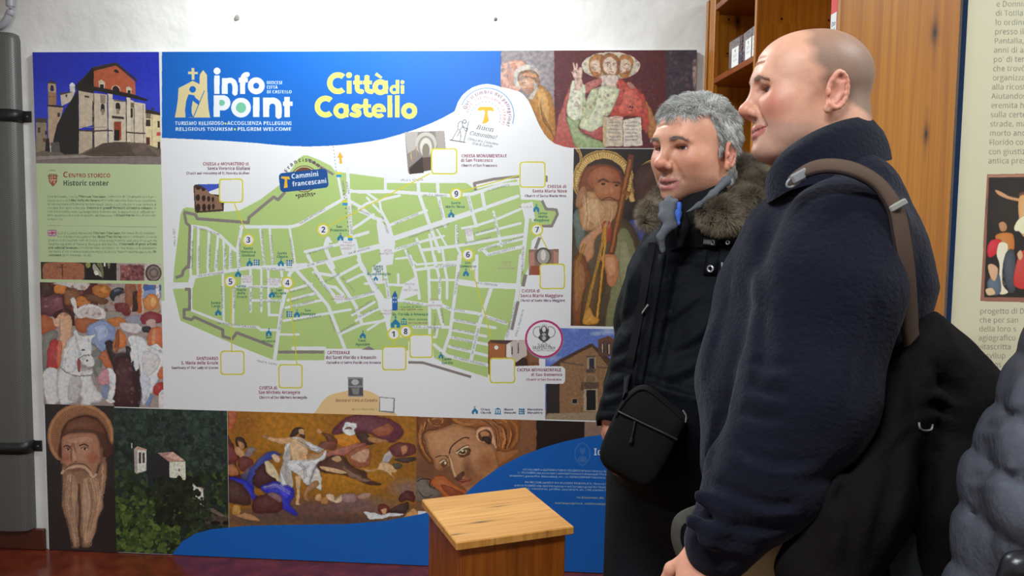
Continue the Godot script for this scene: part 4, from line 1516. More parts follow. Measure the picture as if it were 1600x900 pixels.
func triple_fresco() -> void:   # weathered wall painting
	frame(780, 78, 5.161, 1.0)
	modelled = true
	var r := picture(783, 70, 1092, 232.5)
	sketch("""r 5f2227 -20,-20 1640,900
	r 958b8d 15,0 445,820
	r 443a44 1350,0 1620,820
	b e0a58c 15,130 110,85 190,90 230,180 160,330 60,320 15,300
	b c98d78 60,150 130,110 150,230 90,290
	e cfc7bc 222,225 110,106
	e b9a69a 238,225 96,92
	e d6cdc0 222,225 98,94
	b 8a5c3c 150,245 160,190 220,165 290,175 325,230 320,290 300,270 270,235 200,220 160,250
	b c98c60 170,205 220,180 290,195 300,230 230,210
	b cf9a78 160,250 200,225 265,235 280,290 260,330 215,350 185,325 170,290
	b dcb090 185,240 240,240 250,280 205,290
	s 6a3c28 4 175,270 195,262 215,268
	s 6a3c28 4 195,305 215,312 230,305
	b b47a5c 200,320 250,300 280,330 220,352
	b b97c34 235,420 300,300 360,300 420,380 450,520 455,640 440,760 340,640 290,520
	b d09a50 300,340 360,320 400,420 400,560 340,560
	b 8d5a24 330,420 350,500 440,700 400,640 350,560
	b c4b4a4 240,380 300,300 310,320 270,400
	e d8cdb6 902,128 238,112
	r 5f2227 600,-30 1200,12
	b b9773a 725,110 740,60 800,38 840,60 830,180 800,230 760,210 735,170
	b dfc0a4 738,100 790,80 815,120 815,190 770,200 745,170
	b b06f30 745,175 800,190 800,232 765,215
	s 5a3424 3 752,122 770,115 790,125
	s 5a3424 3 758,160 768,168 776,160
	s 6a2c24 3 760,185 780,188 795,183
	b b9773a 970,60 1020,38 1075,70 1075,130 1050,200 1020,225 980,210 960,150
	b dfc0a4 975,100 1020,75 1062,110 1055,170 1020,195 978,190
	b b06f30 975,195 1050,170 1030,222 995,225
	s 5a3424 3 1005,122 1025,112 1045,122
	s 5a3424 3 1020,150 1030,165 1022,172
	s 6a2c24 3 1005,190 1025,185 1042,188
	b 9c6234 815,90 850,40 905,30 960,55 975,110 965,190 930,225 880,222 835,190
	b e6cbb2 840,90 890,55 945,85 955,150 935,195 885,205 845,170
	b b06f30 840,160 860,200 885,195 930,200 950,165 940,210 910,228 870,222
	s 5a3424 4 858,108 878,100 895,108
	s 5a3424 4 912,108 930,100 948,110
	s 7a4a38 3 902,112 896,150 912,156
	s 8a3028 4 880,180 900,176 925,180
	e 3a2a24 876,112 5,4
	e 3a2a24 930,113 5,4
	b e0c8b8 820,220 850,205 945,205 965,250 940,310 860,300 815,270
	b c84a3c 960,240 1050,280 1140,330 1190,420 1230,520 1200,640 1150,640 1130,540 900,530 940,400
	b dc6450 1020,300 1120,360 1160,480 1060,520 960,500 990,400
	b b87a6c 1030,270 1060,260 1100,310 1060,310
	b b5743a 1180,400 1260,560 1290,660 1280,740 1200,700 1210,560
	b c06a60 680,290 800,230 830,260 760,310 700,350
	b b8544a 560,320 590,280 560,420 540,560 620,740 640,800 450,800 460,640 500,480
	b dadcb8 790,300 850,290 950,310 970,330 930,440 880,530 840,540 830,620 740,660 650,630 660,560 700,420 740,330
	b c4c89c 760,330 800,310 760,480 700,560 690,460
	b dfe0c4 560,400 580,290 600,245 690,290 695,380 705,480 660,560 580,570 545,500
	b b9c294 680,340 700,420 690,520 660,560 670,440
	b 9fb07a 545,540 600,570 650,560 640,640 700,700 830,740 840,790 640,790 580,680 555,600
	b b4504a 650,640 740,665 830,620 840,720 740,700
	b e2c0ac 590,190 580,170 600,175 592,110 605,105 612,160 622,108 632,112 630,165 650,140 668,150 665,220 640,240 605,235
	s 4a2c28 4 600,190 612,165 625,190
	b dcb8a4 612,235 660,235 668,300 640,330 610,290
	p d8c8b0 845,530 990,560 1000,780 850,780 835,700
	p e6dccb 990,565 1140,540 1155,770 1000,782
	p c8b088 838,530 868,530 862,780 835,760
	l 8a6a54 5 995,560 1000,780
	l 5a3c34 4 845,530 990,560 1140,540
	b e0c0ac 890,540 940,530 1000,545 980,570 930,560 910,565
	s 7a4a40 4 900,565 930,540 970,548
	e 2c1c20 1056,458 6,7
	e 2c1c20 1076,462 6,7
	s 2c1c20 5 1050,478 1065,486 1080,478
	b b89c90 1560,100 1590,90 1590,300 1570,310 1560,220
	p b85a4a 1160,560 1210,640 1180,680""")
	for i in 12:
		var y := 580.0 + (i % 6) * 28
		var x0 := 885.0 if i < 6 else 1018.0
		for k in 7:
			stroke(PackedVector2Array([Vector2(x0 + k * 14, y), Vector2(x0 + k * 14 + 8, y + 10)]), 4.0, ink("77605c" if i < 9 else "5a4044"))
	dabs(260, 440, 10, 1350, 520, 5, 18, ["54202a", "6a2c30", "4a1c24"], 24, 0.22)
	dabs(220, 1350, 10, 1600, 800, 6, 26, ["5a4f58", "363038", "6a5c62", "4a3a44", "7a5a60"], 25, 0.5)
	dabs(160, 20, 10, 440, 330, 6, 22, ["a89ea0", "857a80", "b8b0b0"], 26, 0.4)
	dabs(160, 460, 260, 1280, 790, 4, 14, ["e0d8cc", "c89088", "a87068"], 27, 0.16)
	warp(r, 4, 0.022, 61)
	soften(r, 1.5)
	grain(r, 0.22, 0.06, 28, 0.04)
	modelled = false
	whole()

func pilgrim_painting() -> void:
	frame(895, 230, 3.157, 1.1)
	modelled = true
	var r := picture(897, 232.5, 1092, 513)
	sketch("r 241c1a -20,-20 700,920\ng 33241c 150,200 160,200")
	for h in [[150.0, 165.0, 150.0, 95.0], [-40.0, 60.0, 88.0, 60.0], [430.0, 200.0, 145.0, 90.0]]:
		ring(h[0], h[1], h[2], h[3] + 14, ink("caa45c"), 150, 400)
		ring(h[0], h[1], h[2] - 4, h[2] - 10, ink("8c6a2c"), 150, 400)
		for i in 100:
			var a := deg_to_rad(145.0 + i * 2.6)
			stroke(PackedVector2Array([Vector2(h[0], h[1]) + Vector2(cos(a), sin(a)) * (h[3] + 18), Vector2(h[0], h[1]) + Vector2(cos(a), sin(a)) * (h[2] - 12)]), 2.4, ink("e8cc8c" if i % 2 else "9c7434"))
	sketch("""b caa45c 285,225 300,235 302,268 285,272 278,250
	b 3c2018 300,130 370,80 460,100 460,420 330,400 310,300
	g 4a2418bb 390,260 70,120
	g 8a2c24aa 395,260 24,50
	b 3d4290 255,380 310,355 360,365 360,470 310,480 270,430
	b 4a3a24 10,330 60,300 220,330 330,470 330,900 -10,900
	b 7a7a50 200,450 260,400 310,500 320,640 260,900 160,900 200,640
	b 8d8c62 235,470 270,480 300,620 250,720 230,600
	b 5f6a62 5,330 50,320 60,470 20,500
	b 7c3f24 25,220 50,120 110,85 190,90 240,130 248,200 240,290 190,300 60,260
	b 9a5430 70,150 120,100 200,105 235,150 230,200 160,190 100,210
	b a8653c 110,180 170,170 230,190 240,250 180,260 110,240
	g c47a4866 150,130 60,34
	s 4a2414 6 125,172 150,160 178,172
	s 4a2414 6 195,178 215,170 236,182
	e 2c1810 150,180 10,5
	e 2c1810 216,188 9,5
	b b06a42 186,180 200,185 205,225 190,240 176,230
	s 5a2c1c 5 140,258 180,248 215,262
	b b8885a 45,230 100,220 140,260 220,270 215,330 170,390 100,410 50,400 30,320
	b c89a6c 80,260 130,260 160,330 110,380 70,350
	b 9c6c44 20,230 60,190 70,260 40,300 15,290
	b c2885e 35,480 90,420 140,385 165,380 160,410 110,450 100,540 60,570 20,560 30,520
	b 9a3c28 150,370 190,375 190,440 160,480 145,440
	b 7a4420 5,560 60,540 90,700 60,870 5,890
	b a0683c 10,590 50,580 60,680 30,780 10,790
	b c07c50 140,540 200,530 225,580 220,650 190,690 155,640 140,600
	b d29064 160,550 205,550 215,610 180,640
	p 6a3a1c 275,35 305,40 205,530 172,525
	p a06432 278,60 290,62 195,520 182,518
	p 8c5024 250,212 285,220 282,240 245,232
	b 5a3c1c 60,700 110,640 140,560 165,660 130,780 120,880 40,880""")
	strands("""160,380 150,470 120,600 90,720 60,860
	165,400 160,520 140,700 120,860
	60,480 20,600 40,760""", 4, 5.0, ink("b8842c"), 8, 30)
	strands("60,250 70,330 60,400\n110,270 120,350 130,400\n180,280 180,340 160,390", 8, 2.5, ink("dcb48a99"), 16, 31)
	sketch("b c88a30 60,820 85,790 100,830 130,850 110,875 50,870\nl e0a848 4 70,830 100,870\nl e0a848 4 100,830 60,870")
	warp(r, 4, 0.022, 61)
	soften(r, 1.8)
	grain(r, 0.14, 0.05, 32, 0.04)
	modelled = false
	whole()

func chapel_picture() -> void:
	frame(845, 505, 5.81, 1.3)
	var r := picture(852.5, 512.5, 1092, 662)
	sketch("""r 5a72b8 40,0 1500,900
	g b8c4e088 110,320 90,40
	g c8d2ea99 500,95 60,26
	g c8d2eaaa 610,80 90,34
	g 98a8d488 300,60 50,30
	p 8a7a6a 40,780 60,770 680,760 1500,800 1500,900 40,900
	p 4d3a30 90,390 180,325 460,185 690,390 690,830 165,830 170,560 100,560
	p 8a6848 175,345 470,215 600,380 690,420 690,820 170,820
	p 4a3228 90,388 180,325 462,182 700,385 690,420 460,212 180,360 120,388
	p 2c2524 50,545 170,545 165,830 50,830
	p 6a4434 520,150 615,115 690,160 690,190 520,175
	r 5a4238 522,165 690,300
	r 2a2426 550,185 575,270
	r 2a2426 600,185 625,280
	r b8a48c 555,190 566,270
	r b8a48c 612,190 626,280
	p 5c4a3e 180,345 390,378 390,388 180,360
	p 5c4a3e 505,395 640,405 640,415 505,405
	r 9c8a72 420,300 500,440
	r 2a2a3a 440,320 486,415
	r 5a4a3e 412,295 492,312
	r 54443a 412,415 500,450
	b 9a8468 400,530 405,490 450,460 495,480 508,530
	e 7a6448 452,510 46,40
	p 57463a 370,535 530,540 525,600 360,610
	p a89880 388,600 515,595 515,800 388,800
	r 17171a 415,608 498,790
	r 8a7860 275,680 340,745
	r 14110f 287,690 328,725
	p 96846a 60,820 690,800 690,900 60,900""")
	dabs(260, 180, 380, 680, 800, 4, 12, ["a07a50", "7a5236", "94683c", "a8845c", "6a4a34", "b08a60"], 33, 0.35)
	for k in [[415, 608, 498, 790], [287, 690, 328, 725]]:
		box2(k[0], k[1], k[2], k[3], ink("17171a"))
	soften(r, 1.3)
	grain(r, 0.14, 0.09, 34)
	whole()

func print_board() -> ImageTexture:
	new_canvas(2048, int(2048 * BOARD_H / BOARD_W))
	board_frame(BOARD_AT + Vector3(0, BOARD_H, BOARD_T), Vector3(BOARD_W, 0, 0), Vector3(0, -BOARD_H, 0), cv.get_width(), cv.get_height())
	cv.fill(Color.html("f3f4f5"))
	board_header()
	town_map()
	triple_fresco()
	# the white field's edge sweeps over the fresco beside the stamp
	frame(0, 0, 1)
	sketch("""p f3f4f5 760,131 783,136.5 795,138.5 812,143.5 819,149 826,158 830,166 835,178 840,190 845,200 851,210 858,218 867,224.5 880,229 899,232.5 899,240 740,240 700,200 700,184 710,174""")
	disc(Vector2(760.5, 181), Vector2(50, 49.5), 0, Color.html("f3f4f5"))
	pilgrim_painting()
	frame(0, 0, 1)
	sketch("r f3f4f5 840,512 853,660")
	chapel_picture()
	diocese_corner()
	map_signs()
	stamp()
	church_picture()
	side_column()
	strip_pictures()
	cavalcade_picture()
	hermit_picture()
	valley_picture()
	ascent_picture()
	angel_picture()
	foot_text()
	return ImageTexture.create_from_image(cv)

# ---------------------------------------------------------------- meshes
func start() -> SurfaceTool:
	var st := SurfaceTool.new()
	st.begin(Mesh.PRIMITIVE_TRIANGLES)
	return st

func quad(st: SurfaceTool, a: Vector3, b: Vector3, c: Vector3, d: Vector3) -> void:   # clockwise seen from the front
	var n := (c - a).cross(b - a).normalized()
	var uv := [Vector2(0, 0), Vector2(1, 0), Vector2(1, 1), Vector2(0, 1)]
	var p := [a, b, c, d]
	for i: int in [0, 1, 2, 0, 2, 3]:
		st.set_normal(n)
		st.set_uv(uv[i])
		st.add_vertex(p[i])

# a box with chamfered edges; lo and hi are its corners, xf places it
func chamfer_box(st: SurfaceTool, lo: Vector3, hi: Vector3, c: float, xf := Transform3D()) -> void:
	var mid := (lo + hi) / 2
	var h := (hi - lo) / 2
	c = minf(c, minf(h.x, minf(h.y, h.z)) * 0.98)
	var corner := func(s: Vector3, axis: int) -> Vector3:
		var v := Vector3(s.x * (h.x - c), s.y * (h.y - c), s.z * (h.z - c))
		v[axis] = s[axis] * h[axis]
		return xf * (mid + v)
	var face := func(p: Array) -> void:
		var n: Vector3 = (p[1] - p[0]).cross(p[2] - p[0])
		var middle := Vector3.ZERO
		for v: Vector3 in p:
			middle += v
		middle /= p.size()
		if n.dot(middle - xf * mid) > 0.0:
			p.reverse()
			n = -n
		n = -n.normalized()
		for i in range(1, p.size() - 1):
			for v: Vector3 in [p[0], p[i], p[i + 1]]:
				st.set_normal(n)
				st.add_vertex(v)
	for ax in 3:
		var u := (ax + 1) % 3
		var w := (ax + 2) % 3
		for s: float in [-1.0, 1.0]:
			var ring4: Array = []
			for k: Array in [[-1, -1], [1, -1], [1, 1], [-1, 1]]:
				var e := Vector3.ZERO
				e[ax] = s
				e[u] = k[0]
				e[w] = k[1]
				ring4.append(corner.call(e, ax))
			face.call(ring4)
			for t: float in [-1.0, 1.0]:
				var edge: Array = []
				for k: Array in [[-1, ax], [1, ax], [1, u], [-1, u]]:
					var e := Vector3.ZERO
					e[ax] = s
					e[u] = t
					e[w] = k[0]
					edge.append(corner.call(e, k[1]))
				face.call(edge)
	for i in 8:
		var e := Vector3(1 if i & 1 else -1, 1 if i & 2 else -1, 1 if i & 4 else -1)
		face.call([corner.call(e, 0), corner.call(e, 1), corner.call(e, 2)])

func block(lo: Vector3, hi: Vector3, c := 0.003, xf := Transform3D()) -> ArrayMesh:
	var st := start()
	chamfer_box(st, lo, hi, c, xf)
	return st.commit()

# a tube along points; radius may be a list
func tube(st: SurfaceTool, p: PackedVector3Array, radius, sides := 12, closed := false, flat := 1.0, up := Vector3.UP) -> void:
	var n := p.size()
	var rings: Array = []
	for i in n:
		var t: Vector3
		if closed:
			t = (p[(i + 1) % n] - p[(i - 1 + n) % n]).normalized()
		else:
			t = (p[mini(i + 1, n - 1)] - p[maxi(i - 1, 0)]).normalized()
		var a := up.cross(t)
		if a.length() < 0.05:
			a = Vector3.RIGHT.cross(t)
		a = a.normalized()
		var b := t.cross(a)
		var r: float = radius[i] if radius is PackedFloat32Array or radius is Array else radius
		var ring_i := PackedVector3Array()
		for k in sides:
			var th := TAU * k / sides
			ring_i.append(p[i] + (a * cos(th) + b * sin(th) * flat) * r)
		rings.append(ring_i)
	var base := rings.size()
	for i in (n if closed else n - 1):
		var r0: PackedVector3Array = rings[i]
		var r1: PackedVector3Array = rings[(i + 1) % base]
		for k in sides:
			var k1 := (k + 1) % sides
			for v: Vector3 in [r0[k], r1[k1], r1[k], r0[k], r0[k1], r1[k1]]:
				st.set_smooth_group(0)
				st.add_vertex(v)
	if not closed:
		for e in 2:
			var re: PackedVector3Array = rings[0] if e == 0 else rings[n - 1]
			for k in range(1, sides - 1):
				st.set_smooth_group(-1)
				if e == 0:
					for v: Vector3 in [re[0], re[k + 1], re[k]]:
						st.add_vertex(v)
				else:
					for v: Vector3 in [re[0], re[k], re[k + 1]]:
						st.add_vertex(v)

func tube_mesh(p: PackedVector3Array, radius, sides := 12, closed := false, flat := 1.0, up := Vector3.UP) -> ArrayMesh:
	var st := start()
	tube(st, p, radius, sides, closed, flat, up)
	st.generate_normals()
	return st.commit()

func curve(list: Array, per := 6) -> PackedVector3Array:   # a smooth path through points
	var out := PackedVector3Array()
	var n := list.size()
	for i in n - 1:
		var a: Vector3 = list[maxi(i - 1, 0)]
		var b: Vector3 = list[i]
		var c: Vector3 = list[i + 1]
		var d: Vector3 = list[mini(i + 2, n - 1)]
		for k in per:
			out.append(b.cubic_interpolate(c, a, d, float(k) / per))
	out.append(list[n - 1])
	return out

# ---------------------------------------------------------------- materials
func plain(col: Color, rough := 0.8, metal := 0.0) -> StandardMaterial3D:
	var m := StandardMaterial3D.new()
	m.albedo_color = col
	m.roughness = rough
	m.metallic = metal
	return m

func noise_tex(freq: float, octaves: int, seed_: int, size: int, ramp: Array, as_normal := false, bump := 4.0, kind := FastNoiseLite.TYPE_SIMPLEX_SMOOTH) -> NoiseTexture2D:
	var n := FastNoiseLite.new()
	n.noise_type = kind
	n.frequency = freq
	n.fractal_octaves = octaves
	n.seed = seed_
	var t := NoiseTexture2D.new()
	t.width = size
	t.height = size
	t.seamless = true
	t.noise = n
	if as_normal:
		t.as_normal_map = true
		t.bump_strength = bump
	elif ramp.size():
		var g := Gradient.new()
		var offs := PackedFloat32Array()
		var cols := PackedColorArray()
		for k: Array in ramp:
			offs.append(k[0])
			cols.append(k[1])
		g.offsets = offs
		g.colors = cols
		t.color_ramp = g
	return t

func worldly(m: StandardMaterial3D, scale: float) -> StandardMaterial3D:
	m.uv1_triplanar = true
	m.uv1_world_triplanar = true
	m.uv1_scale = Vector3.ONE * scale
	return m

# pine: long grain along v with knots; a picture of bare varnished wood, one metre a side
func pine(seed_: int, base: Color, dark: Color, knots: Array, w := 512, h := 1024, boards := 0) -> ImageTexture:
	var n := FastNoiseLite.new()
	n.seed = seed_
	n.frequency = 1.0
	n.fractal_octaves = 3
	var rng := RandomNumberGenerator.new()
	rng.seed = seed_
	var shift := PackedFloat32Array()
	for i in 16:
		shift.append(rng.randf_range(-0.10, 0.10))
	var d := PackedByteArray()
	d.resize(w * h * 3)
	for y in h:
		var v := float(y) / h
		for x in w:
			var u := float(x) / w
			var uu := u
			var knot := 0.0
			var halo := 0.0
			for k: Array in knots:
				var dx: float = (u - k[0]) / k[2]
				var dy: float = (v - k[1]) / k[3]
				var r2 := dx * dx + dy * dy
				uu += (u - k[0]) * 0.55 * exp(-r2 * 0.22) * (1.0 if k[2] > 0 else 0.0)
				if r2 < 40.0:
					halo = maxf(halo, 0.75 * exp(-r2 * 0.30) + 0.35 * exp(-dx * dx * 1.2 - dy * dy * 0.03))
				if r2 < 4.0:
					knot = maxf(knot, clampf(1.15 - r2 * 1.5, 0.0, 1.0))
			var g := n.get_noise_2d(uu * 26.0, v * 1.1) * 0.55 + n.get_noise_2d(uu * 90.0 + 40.0, v * 2.6) * 0.3
			var late := 0.5 + 0.5 * sin((uu * 55.0 + n.get_noise_2d(uu * 4.0, v * 0.8) * 9.0))
			var t := clampf(0.32 + g * 0.55 + pow(late, 3.0) * 0.22, 0.0, 1.0)
			if boards > 0:
				t = clampf(t + shift[int(u * boards) % 16], 0.0, 1.0)
			var c := base.lerp(dark, t)
			c = c.lerp(dark * 0.62, clampf(halo, 0.0, 0.8))
			c = c.lerp(Color(0.15, 0.075, 0.04), clampf(knot, 0.0, 0.88))
			var j := (y * w + x) * 3
			d[j] = int(clampf(c.r, 0, 1) * 255)
			d[j + 1] = int(clampf(c.g, 0, 1) * 255)
			d[j + 2] = int(clampf(c.b, 0, 1) * 255)
	return ImageTexture.create_from_image(Image.create_from_data(w, h, false, Image.FORMAT_RGB8, d))

func wood(tex: Texture2D, scale: Vector3, offset := Vector3.ZERO, rough := 0.38) -> StandardMaterial3D:
	var m := plain(Color.WHITE, rough)
	m.albedo_texture = tex
	m.uv1_triplanar = true
	m.uv1_scale = scale
	m.uv1_offset = offset
	m.clearcoat_enabled = true
	m.clearcoat = 0.25
	m.clearcoat_roughness = 0.3
	return m

func make_materials() -> void:
	var m := plain(Color.html("e9e8e4"), 0.92)
	m.albedo_texture = noise_tex(0.006, 4, 3, 512, [[0.2, Color(0.955, 0.955, 0.95)], [0.8, Color(1, 1, 1)]])
	m.normal_enabled = true
	m.normal_texture = noise_tex(0.02, 4, 8, 512, [], true, 2.0)
	m.normal_scale = 0.5
	M.plaster = worldly(m, 0.8)
	M.ceiling = plain(Color.html("e4e2dc"), 0.95)
	m = plain(Color.html("6a2a18"), 0.22)
	m.albedo_texture = noise_tex(0.012, 4, 5, 512, [[0.1, Color(0.74, 0.70, 0.68)], [0.5, Color(0.88, 0.86, 0.85)], [0.9, Color(1, 1, 1)]])
	m.normal_enabled = true
	m.normal_texture = noise_tex(0.02, 3, 9, 512, [], true, 1.0)
	m.normal_scale = 0.25
	M.floor = m
	worldly(m, 1.3)
	M.skirting = plain(Color.html("4a2012"), 0.4)

# ---------------------------------------------------------------- the room
func lamps() -> void:  # fittings out of view, placed to light the board, the men and the text panel
	var glow := plain(Color(0.95, 0.95, 0.95), 0.4)
	glow.emission_enabled = true
	glow.emission = Color(0.96, 0.98, 1.0)
	glow.emission_energy_multiplier = 3.0
	var steel := plain(Color.html("dcdcdc"), 0.4)
	for l: Array in [[Vector3(1.5, 2.93, 0.60), Vector2(0.6, 0.12), LAMP_A, "unseen ceiling lamp close above the information board, lighting its top"], [Vector3(1.7, 2.93, 3.3), Vector2(1.2, 0.12), LAMP_B, "long unseen ceiling lamp farthest from the information board, lighting the room and the men"], [Vector3(3.9, 2.93, 2.3), Vector2(0.6, 0.12), LAMP_C, "unseen ceiling lamp before the cream text panel, lighting it"]]:
		var o := thing("unseen_ceiling_lamp", l[3], "lamp", l[0] + Vector3(0, 0.008, 0))
		var w: Vector2 = l[1] / 2.0
		part("housing", block(Vector3(-w.x - 0.02, 0.012, -w.y - 0.02), Vector3(w.x + 0.02, 0.0615, w.y + 0.02), 0.004), steel, o)
		part("diffuser", block(Vector3(-w.x, 0.0, -w.y), Vector3(w.x, 0.0118, w.y), 0.002), glow, o)
		var a := AreaLight3D.new()
		a.name = numbered("unseen_lamp_light")
		a.area_size = l[1]
		a.light_energy = l[2]
		a.light_color = Color(0.955, 0.985, 1.0)
		a.shadow_enabled = true
		a.area_range = 12.0
		a.area_attenuation = 2.0
		add_child(a)
		a.position = l[0]
		a.rotation.x = -PI / 2

func room() -> void:
	var w := 0.2
	structure("wall_back", block(Vector3(ROOM_L - w, -0.1, -w), Vector3(ROOM_R + w, ROOM_H, 0), 0.0), M.plaster)
	structure("wall_left", block(Vector3(ROOM_L - w, -0.1, 0), Vector3(ROOM_L, ROOM_H, ROOM_F), 0.0), M.plaster)
	structure("wall_right", block(Vector3(ROOM_R, -0.1, 0), Vector3(ROOM_R + w, ROOM_H, ROOM_F), 0.0), M.plaster)
	structure("wall_front", block(Vector3(ROOM_L - w, -0.1, ROOM_F), Vector3(ROOM_R + w, ROOM_H, ROOM_F + w), 0.0), M.plaster)
	structure("ceiling", block(Vector3(ROOM_L - w, ROOM_H, -w), Vector3(ROOM_R + w, ROOM_H + w, ROOM_F + w), 0.0), M.ceiling)
	structure("floor", block(Vector3(ROOM_L, -0.1, 0), Vector3(ROOM_R, 0, ROOM_F), 0.0), M.floor)

func info_board() -> void:
	var b := thing("information_board", "large printed board with a green town map, photographs and frescoes on the white wall", "board", BOARD_AT)
	part("backing", block(Vector3.ZERO, Vector3(BOARD_W, BOARD_H, BOARD_T - 0.0006), 0.001), plain(Color.html("d8d8d4"), 0.6), b)
	var st := start()
	quad(st, Vector3(0, BOARD_H, BOARD_T), Vector3(BOARD_W, BOARD_H, BOARD_T), Vector3(BOARD_W, 0, BOARD_T), Vector3(0, 0, BOARD_T))
	quad(st, Vector3(BOARD_W, BOARD_H, BOARD_T - 0.0005), Vector3(0, BOARD_H, BOARD_T - 0.0005), Vector3(0, 0, BOARD_T - 0.0005), Vector3(BOARD_W, 0, BOARD_T - 0.0005))
	var m := plain(Color(0.9, 0.9, 0.9), 0.42)
	m.albedo_texture = print_board()
	part("printed_face", st.commit(), m, b)

# ---------------------------------------------------------------- furniture and things on the walls
func furniture() -> void:
	var light_pine := Color.html("b97a1c")
	var dark_pine := Color.html("8a4a06")
	var tex_a := pine(11, light_pine, dark_pine, [[0.834, 0.068, 0.018, 0.0065], [0.805, 0.178, 0.013, 0.0050], [0.448, 0.94, 0.02, 0.006], [0.3, 0.55, 0.015, 0.006]], 512, 1024, 7)
	var tex_b := pine(23, Color.html("d8a055"), Color.html("a96a26"), [[0.33, 0.38, 0.010, 0.03], [0.62, 0.55, 0.006, 0.03], [0.15, 0.2, 0.008, 0.02]], 512, 512, 3)
	var tex_c := pine(37, Color.html("a05815"), Color.html("68300a"), [[0.62, 0.42, 0.06, 0.09], [0.2, 0.8, 0.03, 0.04]], 512, 512, 5)
	bookcase(tex_a)
	shelf_goods()
	pedestal(tex_b, tex_c)
	text_panel()
	pipe_guard()
	wall_bits()

func bookcase(tex: Texture2D) -> void:
	var b := thing("bookcase", "varnished pine bookcase along the right wall, its end panel facing the room", "bookcase", Vector3(2.982, 0, 1.171), 0.14286)
	var side := wood(tex, Vector3(2.9, 0.42, 2.9), Vector3(0.1, 0.1, 0))
	var edge := wood(tex, Vector3(9.0, 0.5, 9.0), Vector3(0.4, 0.1, 0.2), 0.45)
	edge.albedo_color = Color(1.0, 1.0, 0.95)
	var H := 2.36
	for z: Array in [["end_panel", 0.0], ["divider", -0.582], ["end_panel", -1.105]]:
		var p := part(z[0], block(Vector3(0.0, 0, z[1] - 0.019), Vector3(0.32, H, z[1]), 0.002), side, b)
		part("edge_strip", block(Vector3(-0.0015, 0, z[1] - 0.0185), Vector3(0.0015, H, z[1] - 0.0005), 0.001), edge, p)
	part("stile", block(Vector3(0.001, 0, -1.086), Vector3(0.02, H, -1.022), 0.002), side, b)
	part("back_panel", block(Vector3(0.308, 0.06, -1.1), Vector3(0.318, H, -0.01), 0.002), side, b)
	part("top_panel", block(Vector3(0.0, H, -1.106), Vector3(0.32, H + 0.02, 0.001), 0.002), side, b)
	var along := wood(tex, Vector3(3, 3, 0.5), Vector3(0.2, 0.3, 0.1))
	var red := along.duplicate() as StandardMaterial3D
	red.albedo_color = Color(0.78, 0.62, 0.55)
	for s: Array in [[2.023, 2.045, -1.086, -0.601], [1.582, 1.604, -1.086, -0.601], [1.12, 1.142, -1.086, -0.601], [0.6, 0.622, -1.086, -0.601], [0.05, 0.072, -1.086, -0.601],
		[1.582, 1.604, -0.582, -0.019], [1.81, 1.832, -0.582, -0.019], [1.12, 1.142, -0.582, -0.019], [0.6, 0.622, -0.582, -0.019], [0.05, 0.072, -0.582, -0.019], [2.30, 2.322, -1.086, -0.601]]:
		part("shelf", block(Vector3(0.004, s[0], s[2]), Vector3(0.307, s[1], s[3]), 0.002), red, b)
	# rows of holes for shelf pins, two of them in view on the divider
	var dark := plain(Color.html("1d0f06"), 0.9)
	for z: float in [-0.582, -1.105]:
		for x: float in [0.083, 0.243]:
			for y: float in [2.158, 2.29, 1.95, 1.75]:
				var st := start()
				tube(st, PackedVector3Array([Vector3(x, y, z - 0.004), Vector3(x, y, z + 0.0006)]), 0.004, 10)
				st.generate_normals()
				part("pin_hole", st.commit(), dark, b)

func on_bookcase(x: float, y: float, z: float) -> Vector3:
	return Vector3(2.982, 0, 1.171) + Basis(Vector3.UP, 0.14286) * Vector3(x, y, z)

